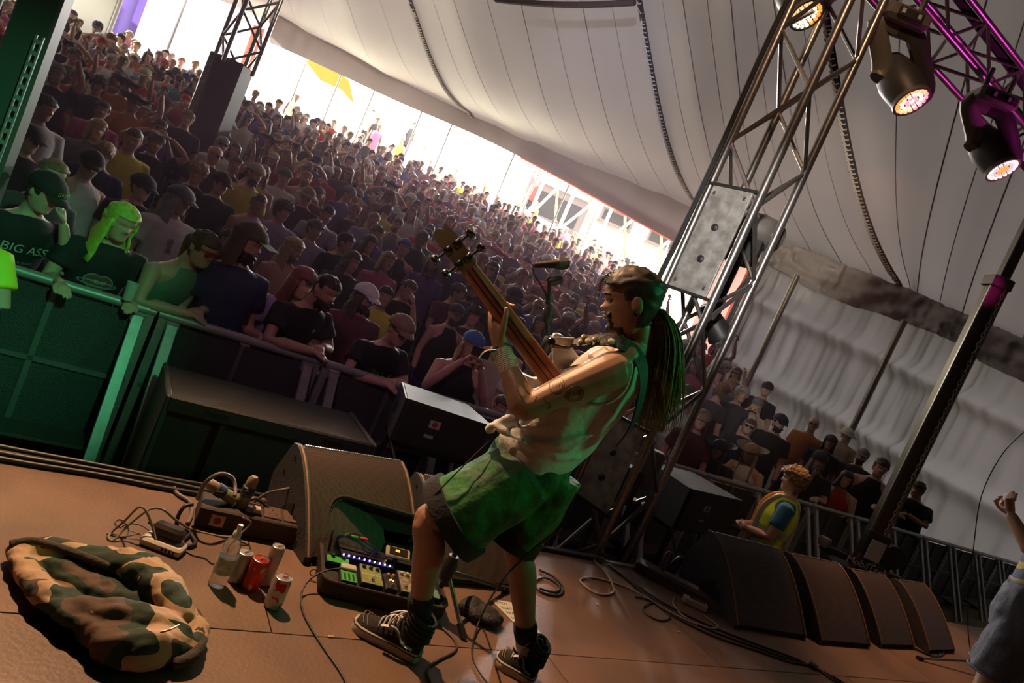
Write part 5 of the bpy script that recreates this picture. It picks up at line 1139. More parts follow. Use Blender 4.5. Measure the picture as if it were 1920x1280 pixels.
# bass bin in the pit
BB = thing('bass_bin', 'wide black bass speaker cabinet in pit behind large wedge monitor', 'speaker', (1.08, 3.85, 0)); bx0, bx1, by, bz = .53, 1.68, 3.62, 1.0
M_bin = mat('bin_textured_paint', (.028, .023, .023), .6, bump=(120, .3)); M_bins = mat('bin_side', (.055, .055, .066), .5)
MB().box(((bx0 + bx1) / 2, by + .30, bz / 2), (bx1 - bx0 - .02, .5, bz - .02), None, .01).build('cabinet', M_bin, BB)
for x in (bx0, bx1): MB().box((x, by + .28, bz / 2), (.03, .56, bz), None, .008).build('side_panel', M_bins, BB)
MB().box(((bx0 + bx1) / 2, by + .02, bz - .045), (bx1 - bx0, .05, .09), None, .01).build('top_rail', M_bin, BB); MB().box(((bx0 + bx1) / 2, by + .02, bz - .52), (bx1 - bx0, .05, .08), None, .01).build('middle_rail', M_bin, BB)
MB().box((bx0 + .30, by + .03, bz - .28), (.03, .03, .4)).build('divider', M_bin, BB)
for x in (bx0 + .25, bx1 - .25): MB().box((x, by - .008, bz - .045), (.12, .004, .03)).build('handle_slot', M_rubber, BB)
# front-fill boxes on plinths
def fill_box(px, D, a, label, size=(.58, .40, .27), lab=True):
    c = Q(*px, D); R = Matrix.Rotation(a, 3, 'Z'); r = thing('front_fill_speaker', label, 'speaker', c, 'front fill speakers in the pit'); O = c - UP * (size[2] / 2)
    def P(x, y, z): return O + R @ V(x, y, z)
    w_, d_, h_ = size; s = MB()
    s.prism([P(-w_ / 2, -d_ / 2, .0), P(w_ / 2, -d_ / 2, .0), P(w_ / 2 - .06, d_ / 2, 0), P(-w_ / 2 + .06, d_ / 2, 0)], UP * h_); s.build('cabinet', mat('fill_cabinet', (.025, .02, .02), .55, n=(6, .8, (.05, .037, .03))), r, 30)
    for sg in (-1, 1):
        p = MB().prism([P(sg * (w_ / 2 + .004), -d_ / 2, 0), P(sg * (w_ / 2 + .004 - .06), d_ / 2, 0), P(sg * (w_ / 2 + .004 - .06), d_ / 2, h_), P(sg * (w_ / 2 + .004), -d_ / 2, h_)], R @ V(sg * .012, 0, 0)).build('side_plate', M_bins, r, 0)
        MB().box(P(sg * (w_ / 2 + .008 - .03), 0, h_ * .55), (.022, .09, .07), R).build('handle_hole', M_rubber, p)
    MB().box(P(0, -d_ / 2 - .006, h_ / 2), (w_ - .04, .012, h_ - .03), R).build('connector_plate', M_dark, r)
    if lab:
        l = MB().box(P(-.07, -d_ / 2 - .014, h_ * .62), (.07, .004, .05), R).build('rental_sticker', mat('sticker_pale', (.36, .40, .34), .5), r); MB().lathe([(.018, 0), (.018, .002), (0, .002)], P(-.07, -d_ / 2 - .016, h_ * .62), R @ V(0, -1, 0), 14).build('sticker_logo', CC['red'], l)
        MB().box(P(-.08, -d_ / 2 - .014, h_ * .32), (.06, .004, .02), R).build('serial_label', mat('sticker_pale2', (.30, .36, .30), .5), r)
    hz_ = O.z
    st_ = MB()
    for sx in (-1, 1):
        for sy in (-1, 1): st_.cyl(P(sx * .2, sy * .12, 0), V(P(sx * .3, sy * .2, 0).x, P(sx * .3, sy * .2, 0).y, 0), .016, 8)
    st_.build('stand_leg', M_dark, r); MB().box(P(0, 0, -.03), (.5, .3, .05), R, .01).build('stand_top', M_dark, r)
    MB().cyl(P(-.28, -.18, -.02), P(-.02, -.3, -.42), .010, 8).build('stand_strut', M_truss, r)
fill_box((815, 790), 4.35, math.radians(-8), 'front fill speaker with red and white sticker behind wedge monitors')
fill_box((1285, 935), 5.55, math.radians(6), 'black front fill speaker standing right of the truss tower', (.72, .5, .34))
# ------------------------------------------------------------------ things lying on the stage
def cable(name, pts, r, m, label, z=None, n=7, parent=None, group=None, mode='fl'):
    P = []
    for p in pts:
        if len(p) == 2: q = fl(*p) + UP * (r + .001)
        else: q = fl(p[0], p[1]) ; q = Q(p[0], p[1], (q - CAM).dot(FWD) - 0) if p[2] == 0 else atz(p[0], p[1], SZ + p[2])
        P.append(q)
    mb = MB().tube(spline(P, n), r, 7)
    return mb.build(name, m, parent, 180, label=label, cat='cable' if parent is None else None, group=group)
M_cb = mat('cable_black', (.02, .018, .017), .45); M_cg = mat('cable_grey', (.16, .14, .125), .5); M_cw = mat('cable_white', (.36, .29, .24), .5); M_ct = mat('cable_tan', (.22, .16, .12), .5)
def ax_of(p0, p1):
    a, b = fl(*p0), fl(*p1); d = (b - a).normalized(); return a, d, UP.cross(d)
# --- crumpled camouflage jacket
def camo():
    m = bpy.data.materials.new('camouflage_cloth'); m.use_nodes = True; nt = m.node_tree; b = nt.nodes['Principled BSDF']; b.inputs['Roughness'].default_value = .8
    tc = nt.nodes.new('ShaderNodeTexCoord'); n1 = nt.nodes.new('ShaderNodeTexNoise'); n1.inputs['Scale'].default_value = 5.0; n1.inputs['Detail'].default_value = 1.2; n1.inputs['Distortion'].default_value = .8
    r = nt.nodes.new('ShaderNodeValToRGB'); cr = r.color_ramp; cr.interpolation = 'CONSTANT'
    cr.elements[0].position = 0; cr.elements[0].color = (.09, .05, .035, 1); cr.elements[1].position = .36; cr.elements[1].color = (.018, .035, .022, 1)
    for p, c in ((.515, (.45, .33, .17, 1)), (.522, (.42, .27, .17, 1)), (.66, (.07, .045, .035, 1)), (.70, (.018, .035, .022, 1))): e = cr.elements.new(p); e.color = c
    nt.links.new(tc.outputs['Object'], n1.inputs['Vector']); nt.links.new(n1.outputs['Fac'], r.inputs[0]); nt.links.new(r.outputs[0], b.inputs['Base Color'])
    n2 = nt.nodes.new('ShaderNodeTexNoise'); n2.inputs['Scale'].default_value = 30; bp = nt.nodes.new('ShaderNodeBump'); bp.inputs['Strength'].default_value = .35; bp.inputs['Distance'].default_value = .01
    nt.links.new(tc.outputs['Object'], n2.inputs['Vector']); nt.links.new(n2.outputs['Fac'], bp.inputs['Height']); nt.links.new(bp.outputs[0], b.inputs['Normal']); return m
M_camo = camo()
def jp(px, py, z): return atz(px, py, SZ + z)
jk = MB()
def roll(pts, r, n=12, flat=.8): P = spline([jp(*p) for p in pts], 5); m_ = len(P); jk.tube(P, [r * (.55 + .45 * math.sin(PI * min(1, (i + 2) / (m_ + 3)))) for i in range(m_)], n, flat=flat)
roll([(30, 1022, .05), (95, 1028, .06), (165, 1038, .06), (205, 1060, .05)], .040)
roll([(190, 1045, .06), (240, 1055, .075), (290, 1085, .085), (325, 1125, .08), (340, 1165, .06)], .062)
roll([(28, 1025, .04), (50, 1070, .04), (95, 1120, .05), (150, 1160, .06), (205, 1185, .05)], .042)
roll([(110, 1120, .05), (175, 1142, .075), (245, 1150, .085), (310, 1168, .08), (345, 1185, .06)], .050)
roll([(165, 1180, .04), (215, 1200, .06), (280, 1205, .07), (340, 1195, .05)], .058)
roll([(180, 1215, .03), (240, 1232, .04), (310, 1225, .04), (362, 1195, .04)], .042)
roll([(340, 1140, .05), (362, 1165, .045), (366, 1200, .04), (345, 1225, .03)], .038)
roll([(60, 1050, .03), (120, 1075, .03), (200, 1110, .03), (280, 1140, .03)], .045)
jk.prism([jp(*p, .003) for p in ((30, 1030), (180, 1045), (300, 1100), (350, 1160), (365, 1200), (320, 1238), (200, 1235), (140, 1180), (70, 1110))], UP * .018)
jm = remesh(jk, .007, 5, .6, 'jacket')
def _jf(p, nrm):
    q = Vector((p.x * 14, p.y * 26, p.z * 9)); k = (p.z - SZ) / .06; p = p + nrm * ((noise.noise(q) * .012 + noise.noise(q * 2.1) * .006) * min(1, max(0, k)))
    p.z = max(p.z, SZ + .001); return p
displace(jm, _jf)
JK = link('jacket', jm, M_camo, None, label='crumpled camouflage jacket lying on the stage floor', cat='jacket')
M_rib = mat('jacket_lining', (.05, .033, .03), .85, bump=(60, .4))
mb = MB(); mb.tube(spline([jp(362, 1160, .055), jp(374, 1190, .05), jp(372, 1215, .045), jp(352, 1236, .035), jp(322, 1243, .03)], 6), .020, 10); mb.build('ribbed_hem', M_rib, JK, 180)
mb = MB(); mb.tube(spline([jp(18, 1020, .06), jp(60, 1014, .075), jp(110, 1026, .085), jp(160, 1044, .08), jp(205, 1062, .07)], 6), .013, 8); mb.build('collar', M_rib, JK, 180)
mb = MB(); mb.tube(spline([jp(300, 1185, .14), jp(318, 1180, .145), jp(335, 1172, .13)], 5), .0035, 6); mb.build('zip', mat('brass_zip', (.4, .3, .15), .4, .7), JK)
# --- cans and bottle
def can(px, py, r, h, bands, label, tabcol=(.55, .52, .48)):
    c = fl(px, py); t = thing('drink_can', label, 'can', c, 'drink cans beside the bottle')
    prof = [(r * .8, 0), (r * .97, .006), (r, .014)]; 
    b = MB(); b.lathe([(r * .78, .001), (r * .96, .005), (r, .014), (r, h - .016), (r * .86, h - .004), (r * .86, h)], c, UP, 28)
    m = mat('can_' + label.replace(' ', '_'), bands[0], .32, .55)
    nt = m.node_tree; bs = nt.nodes['Principled BSDF']; tc = nt.nodes.new('ShaderNodeTexCoord'); nz = nt.nodes.new('ShaderNodeTexNoise'); nz.inputs['Scale'].default_value = 28; nz.inputs['Detail'].default_value = 1
    rp = nt.nodes.new('ShaderNodeValToRGB'); rp.color_ramp.interpolation = 'CONSTANT'; rp.color_ramp.elements[0].color = (*bands[0], 1); rp.color_ramp.elements[1].position = bands[2]; rp.color_ramp.elements[1].color = (*bands[1], 1)
    nt.links.new(tc.outputs['Object'], nz.inputs['Vector']); nt.links.new(nz.outputs['Fac'], rp.inputs[0]); nt.links.new(rp.outputs[0], bs.inputs['Base Color'])
    b.build('body', m, t)
    MB().lathe([(r * .86, h - .002), (r * .9, h + .001), (r * .84, h + .002), (r * .8, h - .003), (0, h - .003)], c, UP, 28).build('lid', mat('can_aluminium', (.55, .53, .5), .3, .9), t)
    tb = MB(); tb.tube([c + UP * (h + .004) + RGT * (.011 * math.cos(a) + .004) + FWD * (.008 * math.sin(a)) + UP * .006 * math.cos(a) for a in [2 * PI * i / 14 for i in range(14)]], .002, 6, closed=True); tb.build('ring_pull', mat('can_aluminium', (.55, .53, .5), .3, .9), t)
can(510, 1136, .033, .118, ((.42, .41, .40), (.42, .03, .02), .56), 'silver and red drink can standing nearest the pedalboard')
can(468, 1102, .033, .120, ((.50, .05, .015), (.40, .38, .36), .68), 'red drink can in the middle of the cluster')
can(494, 1094, .027, .160, ((.45, .40, .38), (.46, .38, .35), .6), 'tall slim silver drink can')
can(440, 1088, .031, .118, ((.40, .42, .38), (.45, .08, .06), .66), 'pale drink can behind water bottle')
bc = fl(406, 1096); BT = thing('water_bottle', 'clear plastic water bottle with white sports cap on stage', 'bottle', bc)
M_pet = mat('clear_plastic', (.80, .86, .86), .06, trans=.88); M_pet.node_tree.nodes['Principled BSDF'].inputs['IOR'].default_value = 1.4
MB().lathe([(.0, .002), (.028, .002), (.032, .01), (.0325, .06), (.031, .075), (.0325, .09), (.0325, .12), (.029, .13), (.031, .145), (.030, .165), (.022, .185), (.0135, .195), (.013, .205)], bc, UP, 24).build('body', M_pet, BT)
MB().lathe([(.0327, .055), (.033, .056), (.033, .115), (.0327, .116)], bc, UP, 24).build('label', mat('bottle_label', (.30, .42, .38), .4, n=(40, 1.5, (.55, .6, .5))), BT)
MB().lathe([(.0145, .196), (.015, .198), (.015, .212), (.010, .218), (.008, .222), (.010, .236), (.009, .242), (0, .243)], bc, UP, 20).build('sports_cap', mat('white_cap', (.62, .60, .56), .4), BT)
# --- power distribution box
a0, d0, e0 = ax_of((372, 985), (505, 1012)); R0 = Matrix((d0, e0, UP)).transposed(); pc = a0 + d0 * .20 + e0 * .06
PB = thing('power_box', 'black wooden power distribution box with blue plugs on stage', 'power box', pc)
MB().box(pc + UP * .045, (.44, .15, .09), R0, .006).build('housing', mat('stained_ply_box', (.035, .02, .015), .6), PB)
for k in range(3):
    s_ = MB().box(pc + d0 * (-.01 + .085 * k) + UP * .093, (.075, .10, .010), R0, .003).build('socket_plate', mat('socket_brown', (.10, .055, .035), .5), PB)
    for dx, dy in ((-.014, -.02), (.014, -.02), (0, .016)): MB().box(pc + d0 * (-.01 + .085 * k + dx) + e0 * dy + UP * .0985, (.005, .009, .002), R0).build('socket_slot', M_rubber, s_)
l_ = MB().box(pc - d0 * .14 - e0 * .077 + UP * .045, (.055, .003, .05), R0).build('rental_sticker', mat('sticker_cream', (.45, .40, .32), .5), PB); MB().lathe([(.015, 0), (.015, .002), (0, .002)], pc - d0 * .14 - e0 * .079 + UP * .046, -e0, 14).build('sticker_logo', CC['red'], l_)
M_cee = mat('plug_blue', (.04, .06, .11), .45); M_ceg = mat('plug_olive', (.20, .20, .10), .45); M_cet = mat('plug_grey_brown', (.28, .20, .13), .5)
def cee(o, ax_, name='blue_plug'):
    t = MB().lathe([(.022, 0), (.024, .01), (.024, .05), (.029, .055), (.029, .085), (.023, .09)], o, ax_, 18).build(name, M_cee, PB); MB().lathe([(.0235, .085), (.024, .09), (.023, .12), (.014, .135), (.010, .135)], o, ax_, 18).build('gland', M_cet, t); MB().lathe([(.0245, -.008), (.026, .0), (.026, .04), (.0245, .045)], o, ax_, 18).build('socket_body', M_ceg, t); MB().box(o + ax_ * .07 - e0 * .026, (.03, .012, .02), R0, .003).build('latch', M_dark, t)
cee(pc + d0 * .0 + UP * .10 - d0 * .06, (UP + d0 * .05).normalized()); cee(pc - d0 * .10 + UP * .115, (-d0 * .9 + UP * .35).normalized())
MB().box(pc + d0 * .0 - e0 * .03 + UP * .107, (.035, .035, .022), R0, .004).build('mains_plug', mat('plug_ivory', (.5, .42, .32), .5), PB)
# --- white extension block with charger
a1, d1, e1 = ax_of((272, 1015), (338, 1040)); R1 = Matrix((d1, e1, UP)).transposed(); wc = a1 + d1 * .065
WB = thing('extension_block', 'white multi-socket extension block on stage beside jacket', 'power strip', wc)
MB().box(wc + UP * .017, (.155, .075, .032), R1, .008).build('housing', mat('white_plastic', (.55, .50, .42), .4), WB)
for k in range(4): MB().box(wc + d1 * (.012 + .014 * k) - e1 * .038 + UP * .016, (.007, .002, .012), R1).build('usb_port', M_rubber, WB)
for dx, dy in ((.05, .018), (.062, -.006), (.038, -.006)): MB().box(wc + d1 * dx + e1 * dy + UP * .0335, (.006, .007, .001), R1).build('socket_slot', M_rubber, WB)
AD = thing('power_adapter', 'black mains adapter plugged into the white extension block', 'adapter', wc + UP * .034)
MB().box(wc - d1 * .002 + e1 * .02 + UP * .060, (.115, .055, .048), R1, .012).build('body', mat('adapter_black', (.03, .022, .02), .3), AD)
MB().cyl(wc - d1 * .055 + e1 * .02 + UP * .06, wc - d1 * .085 + e1 * .02 + UP * .066, .007, 8).build('strain_relief', M_dark, AD)
# --- cables by the power boxes
CG = 'power leads tangled around the power box'
cable('power_cable', [(292, 1012, .06), (285, 985, .10), (272, 955, .16), (258, 952, .15), (235, 975, .06), (208, 1000), (202, 1010), (212, 1015), (240, 985, .05), (280, 955, .12), (305, 955, .12), (330, 975, .06), (360, 995), (420, 1008), (450, 1000, .03), (470, 980, .08), (455, 970, .10)], .0045, M_ct, 'tan mains lead looping from extension block to power box', group=CG)
cable('power_cable', [(290, 1003, .03), (265, 985, .03), (240, 982, .02), (225, 990), (215, 982), (225, 975), (240, 990), (235, 1008), (212, 1005), (200, 1002), (225, 1008), (262, 1000, .02)], .0022, M_cb, 'thin black lead curled behind extension block', group=CG)
cable('power_cable', [(362, 945, .11), (345, 950, .10), (333, 970, .06), (333, 990, .02), (350, 1000), (365, 1020), (352, 1028), (340, 1020), (355, 1005)], .008, M_cb, 'thick black lead dropping from side plug to floor', group=CG)
cable('power_cable', [(370, 935, .10), (385, 905, .20), (412, 888, .25), (435, 895, .23), (441, 915, .20), (440, 930, .19)], .008, M_cg, 'thick grey lead arching up over the power box', group=CG)
cable('power_cable', [(325, 918), (332, 930), (355, 945), (358, 965), (350, 985)], .009, M_cg, 'grey lead running from stage edge to power box', group=CG)
cable('power_cable', [(470, 945, .03), (500, 925, .10), (530, 918, .16), (545, 915, .17)], .007, M_cg, 'grey lead plugged into large wedge monitor', group=CG)
cable('power_cable', [(460, 942, .10), (480, 935, .12), (505, 955, .09), (520, 985, .04), (518, 1000)], .007, M_cb, 'black lead bent over end of power box', group=CG)
cable('power_cable', [(340, 1030), (362, 1042), (385, 1048), (400, 1058), (430, 1050), (455, 1045), (475, 1048)], .0025, M_cb, 'thin black lead between extension block and bottle', group=CG)
# --- loom along the stage edge
for k, (dy, lab) in enumerate(((0, 'black cable lying along the stage edge, innermost of the loom'), (.03, 'black cable lying along the stage edge, middle of the loom'), (.06, 'black cable lying along the stage edge, outermost of the loom'))):
    rr = random.Random(k); P = [V(-1.2 + i * .25, 3.02 + dy + rr.uniform(-.015, .015), SZ + .012 + .008 * k) for i in range(10)] + [V(1.25 + i * .4, 3.09 + dy * .3 + rr.uniform(-.01, .01), SZ + .012) for i in range(6)]
    MB().tube(spline(P, 5), .011, 7).build('stage_cable', M_cb, None, 180, label=lab, cat='cable', group='cable loom along the stage edge')
# --- pedalboard in an open soft case
a2, d2, e2 = ax_of((592, 1118), (830, 1172)); R2 = Matrix((d2, e2, UP)).transposed(); po = a2 + d2 * .0
PD = thing('pedalboard', 'open black soft case pedalboard crowded with effects pedals and glowing lights', 'pedalboard', po)
def pp(u, v, z): return po + d2 * u + e2 * v + UP * z
L2, W2 = (fl(830, 1172) - fl(592, 1118)).length, .34
print('pedalboard L', L2)
M_case = mat('case_nylon', (.016, .013, .012), .7, bump=(90, .4))
def rrect(u0, u1, v0, v1, z, r=.05, n=4):
    out = []
    for cx_, cy_, a_ in ((u1 - r, v1 - r, 0), (u0 + r, v1 - r, 90), (u0 + r, v0 + r, 180), (u1 - r, v0 + r, 270)):
        for k in range(n + 1): t = math.radians(a_ + 90 * k / n); out.append(pp(cx_ + r * math.cos(t), cy_ + r * math.sin(t), z))
    return out
tr = MB(); tr.loft([rrect(.01, L2 - .01, .01, W2 - .01, .002), rrect(0, L2, 0, W2, .02), rrect(0, L2, 0, W2, .075), rrect(.012, L2 - .012, .012, W2 - .012, .075), rrect(.015, L2 - .015, .015, W2 - .015, .035)]); TR = tr.build('case_tray', M_case, PD, 50)
MB().tube(rrect(0, L2, 0, W2, .075), .005, 6, closed=True).build('zip_edge', mat('zip_brown', (.05, .03, .022), .5), TR)
lid = MB(); hd = (e2 * .62 + UP * .78).normalized(); ln = d2.cross(hd)
def lp2(u, h, o): return pp(u, W2, .05) + hd * h + ln * o
def lrect(i, o, r=.06, n=4):
    out = []
    for cx_, cy_, a_ in ((L2 - r - i, .22 - r - i, 0), (r + i, .22 - r - i, 90), (r + i, r + i, 180), (L2 - r - i, r + i, 270)):
        for k in range(n + 1): t = math.radians(a_ + 90 * k / n); out.append(lp2(cx_ + r * math.cos(t), cy_ + r * math.sin(t), o + .012 * noise.noise(Vector((k * 3 + cx_ * 9, cy_ * 9, 0)))))
    return out
lid.loft([lrect(.03, -.06), lrect(0, -.05), lrect(0, .03), lrect(.012, .03), lrect(.02, -.03), lrect(.1, -.045)]); LD = lid.build('case_lid', M_case, PD, 60)
MB().tube(lrect(0, .03), .005, 6, closed=True).build('zip_edge', mat('zip_brown', (.05, .03, .022), .5), LD)
MB().tube([pp(-.02 + .012 * math.cos(a), .12, .03 + .014 * math.sin(a)) for a in [2 * PI * i / 12 for i in range(12)]], .003, 6, closed=True).build('d_ring', mat('brass_ring', (.5, .38, .2), .3, .8), TR)
M_pg = mat('pedal_green', (.06, .36, .04), .4); M_po = mat('pedal_olive', (.17, .20, .05), .4, n=(50, 1.2, (.26, .27, .10))); M_pc = mat('pedal_cream', (.33, .28, .19), .45, n=(40, 1.4, (.10, .08, .06))); M_pk = mat('pedal_black', (.02, .018, .018), .4); M_pt = mat('pedal_teal', (.12, .20, .17), .4); M_pw = mat('pedal_white', (.5, .45, .36), .4)
def pedal(u, v, w_, d_, h_, m, knobs=3, km=None, sw=1, nm='effects_pedal', tilt=.0, z=.036, txt=None):
    c = pp(u, v, z + h_ / 2); b = MB().box(c, (w_, d_, h_), R2, .004).build(nm, M_pk if m is not M_pk else m, PD); MB().box(c + UP * (h_ / 2 + .001), (w_ - .004, d_ - .004, .003), R2, .001).build('face_plate', m, b)
    for k in range(knobs): MB().lathe([(.0085, 0), (.008, .012), (.006, .014), (0, .014)], c + d2 * ((k - (knobs - 1) / 2) * w_ / (knobs + .2)) + e2 * (d_ * .3) + UP * (h_ / 2 + .002), UP, 12).build('knob', km or M_dark, b)
    for k in range(sw): MB().lathe([(.008, 0), (.008, .006), (.006, .012), (0, .013)], c + d2 * ((k - (sw - 1) / 2) * w_ * .5) - e2 * (d_ * .32) + UP * (h_ / 2 + .002), UP, 12).build('foot_switch', mat('chrome', (.6, .58, .55), .2, .95), b)
    if txt:
        t_ = text_mesh(txt, .02, .0005); t_.transform(basis(d2, e2, UP, c - e2 * .005 + UP * (h_ / 2 + .003))); link('lettering', t_, mat('print_cream', (.6, .55, .45), .5), b)
    return b
pedal(.075, .20, .10, .055, .03, M_pg, 2, M_dark, 0)
pb_ = pedal(.115, .105, .068, .118, .03, M_pg, 0, None, 0); MB().box(pp(.115, .145, .075), (.066, .038, .012), R2, .003).build('treadle_hinge', M_pw, pb_)
for k in (-1, 0, 1): MB().box(pp(.115 + k * .018, .08, .0685), (.008, .05, .003), R2).build('tread_rib', M_dark, pb_)
pedal(.215, .135, .095, .15, .034, M_po, 3, M_dark, 1, txt='BIG MUFF')
oc = pedal(.30, .12, .052, .12, .034, M_pk, 2, mat('knob_amber', (.4, .2, .05), .3), 1)
for k in range(3): MB().ell(pp(.295 + .008 * k, .125 + .006 * (k % 2), .073), .003, None, 8, 6).build('amber_light', mat('amber_led', (1, .5, .1), .4, emit=((1, .45, .08), 4)), oc)
pedal(.385, .15, .085, .17, .034, M_pc, 3, M_pw, 2); pedal(.475, .15, .075, .13, .034, M_pc, 2, M_dark, 1); pedal(L2 - .075, .10, .085, .10, .045, M_pt, 0, None, 1); 
sw_ = pedal(L2 - .075, .20, .085, .05, .03, M_pw, 0, None, 0)
rk = MB().box(pp(.205, .275, .052), (.26, .055, .035), R2, .004).build('power_supply', M_pk, PD)
for k in range(10): MB().ell(pp(.10 + k * .0235, .247, .074), .0042, None, 8, 6).build('blue_led', mat('blue_led', (.15, .12, 1), .4, emit=((.18, .13, 1), 14)), rk)
tn = MB().box(pp(.34, .30, .115), (.115, .055, .012), R2 @ Matrix.Rotation(.5, 3, 'X'), .005).build('tuner', mat('tuner_cream', (.40, .33, .24), .4), PD); MB().box(pp(.34, .298, .1225), (.085, .036, .003), R2 @ Matrix.Rotation(.5, 3, 'X')).build('tuner_screen', mat('tuner_screen', (.03, .02, .015), .2), tn); MB().box(pp(.335, .30, .1245), (.02, .012, .002), R2 @ Matrix.Rotation(.5, 3, 'X')).build('tuner_segment', mat('orange_segment', (.8, .3, .05), .4, emit=((1, .35, .05), 1.5)), tn); MB().cyl(pp(.34, .30, .04), pp(.34, .30, .11), .012, 8).build('tuner_post', M_dark, tn)
pcb = MB()
for k in range(4): pcb.tube(spline([pp(.06 + .01 * k, .24, .07), pp(.05, .27, .11 + .01 * k), pp(.11 + .015 * k, .29, .155 - .012 * k), pp(.20, .29, .135 - .015 * k), pp(.26 + .01 * k, .28, .09), pp(.28, .25, .07)], 6), .0035, 6)
pcb.build('patch_cable', M_cb, PD, kind='stuff')
for u, z, m in ((.125, .145, M_pg), (.165, .147, mat('plug_red', (.5, .04, .04), .5))): MB().box(pp(u, .285, z), (.035, .012, .010), R2, .003).build('cable_sleeve', m, PD)
MB().tube([pp(.035, .25, .07), pp(.025, .262, .125), pp(.02, .268, .155)], [.007, .006, .003], 8).build('jack_plug', M_chrome, PD)
# --- instrument leads
cable('instrument_cable', [(640, 1065, .11), (610, 1070, .08), (582, 1085, .05), (566, 1110, .02), (566, 1145), (580, 1175), (605, 1215), (635, 1258), (652, 1290)], .0038, M_cb, 'black instrument lead curving from pedalboard to lower frame edge', mode='m')
P_ = [Q(1052, 990, 2.42), Q(1005, 1025, 2.40), Q(962, 1065, 2.38), Q(930, 1105, 2.36)] + [atz(905, 1150, SZ + .07), atz(890, 1190, SZ + .01), atz(886, 1230, SZ + .006), atz(905, 1268, SZ + .006), atz(935, 1300, SZ + .006)]
MB().tube(spline(P_, 6), .0042, 7).build('instrument_cable', M_cb, None, 180, label='black instrument lead hanging from behind player across his far leg', cat='cable')
cable('instrument_cable', [(800, 1130), (815, 1165), (850, 1200), (852, 1222), (820, 1240), (800, 1258), (810, 1290)], .005, mat('cable_brown', (.06, .04, .03), .5), 'brown lead snaking between the player feet')
# --- setlist
SLc = [fl(918, 1122), fl(962, 1130), fl(1022, 1196), fl(988, 1192)]
SL = thing('setlist', 'white handwritten setlist sheet on stage floor by player foot', 'paper', SLc[0])
MB().prism([p + UP * .001 for p in SLc], UP * .0008).build('sheet', mat('paper_white', (.50, .46, .40), .8), SL)
ux = (SLc[1] - SLc[0]); vy = (SLc[3] - SLc[0])
for k, s_ in enumerate(('STTD', 'SCATT', 'MUZIC', 'LSL', 'OWNED', 'DAZE')):
    t_ = text_mesh(s_, .026, .0003, 'LEFT'); t_.transform(basis(ux.normalized(), UP.cross(ux.normalized()), UP, SLc[0] + ux * .12 + vy * (.10 + .14 * k) + UP * .0022)); link('handwriting', t_, mat('marker_ink', (.02, .02, .025), .6), SL)
bag = MB(); bag.ell(fl(905, 1165) + UP * .03, (.09, .06, .035), R2, 14, 8); bag.ell(fl(880, 1150) + UP * .03, (.07, .05, .04), R2, 14, 8); bm_ = remesh(bag, .008, 3, .6, 'pouch'); folds(bm_, .012, 22, 2); link('pouch', bm_, M_case, None, label='small crumpled black pouch on floor between mic stand and setlist', cat='pouch')
# --- vocal microphone on its stand
hub = Q(838, 1072, 2.80); MS = thing('microphone_stand', 'black microphone stand rising behind the bass player', 'microphone stand', V(hub.x, hub.y, SZ))
M_stand = mat('stand_black', (.016, .015, .015), .5, .2); top = Q(1012, 640, 2.83)
bx_ = V(hub.x, hub.y, 0); MB().cyl(bx_ + UP * (SZ + .12), bx_ + UP * top.z, .011, 10).build('pole', M_stand, MS)
MB().lathe([(.02, 0), (.032, .02), (.034, .08), (.022, .12), (.0, .12)], bx_ + UP * (SZ + .15), UP, 14).build('hub', M_stand, MS)
for i, (px, py) in enumerate(((866, 1196), (760, 1078), (948, 1108))):
    e = fl(px, py) + UP * .012; s_ = bx_ + UP * (SZ + .2); lg = MB().cyl(s_, e, .0095, 10).build('leg', mat('stand_steel', (.22, .19, .16), .3, .8) if i == 0 else M_stand, MS); dd = (e - s_).normalized(); MB().cyl(e - dd * .05, e + dd * .01, .015, 10).build('rubber_foot', M_rubber, lg)
tp = V(bx_.x, bx_.y, top.z); mt = Q(1031, 520, 2.83)
MB().tube(spline([tp - UP * .05, tp, tp.lerp(mt, .5), mt], 4), .010, 10).build('boom', M_stand, MS); MB().lathe([(.015, -.03), (.022, -.02), (.022, .03), (.014, .04)], tp, UP, 12).build('clutch', M_stand, MS)
MB().lathe([(.012, -.03), (.02, -.02), (.02, .02), (.012, .05)], tp.lerp(mt, .42), (mt - tp), 12).build('clutch', M_stand, MS); MB().cyl(tp.lerp(mt, .42), tp.lerp(mt, .42) + IMX * .03, .006, 8).build('wing_nut', M_stand, MS)
MB().tube(spline([tp - UP * .4 + RGT * .014, tp - UP * .15 - RGT * .014, tp + RGT * .012, tp.lerp(mt, .4) - RGT * .014, tp.lerp(mt, .7) - RGT * .012, Q(1012, 530, 2.82), Q(1000, 512, 2.82), Q(1001, 498, 2.82), Q(1006, 495, 2.83)], 6), .0032, 6).build('microphone_lead', M_cb, MS)
MC = thing('microphone', 'vocal microphone with silver mesh head on the stand', 'microphone', Q(1035, 497, 2.83)); m0, m1 = Q(1003, 497, 2.83), Q(1055, 494, 2.83); md = (m1 - m0).normalized()
MB().lathe([(.009, -.01), (.011, .0), (.013, .03), (.018, .085), (.0195, .09)], m0, md, 18).build('handle', mat('mic_body', (.018, .016, .017), .6, 0, spec=.2), MC)
MB().lathe([(.019, .086), (.0235, .092), (.025, .105), (.0255, .113)], m0, md, 20).build('collar_ring', M_dark, MC); MB().lathe([(.0255, .1), (.0262, .115), (.023, .132), (.014, .143), (0, .146)], m0, md, 20).build('mesh_head', mat('mic_mesh', (.10, .085, .08), .45, .6, bump=(900, .8)), MC)
MB().lathe([(.0, -.005), (.017, .0), (.019, .02), (.016, .05), (.012, .055)], mt - (mt - tp).normalized() * .02, md * .8 + UP * .2, 14).build('clip', M_dark, MC)
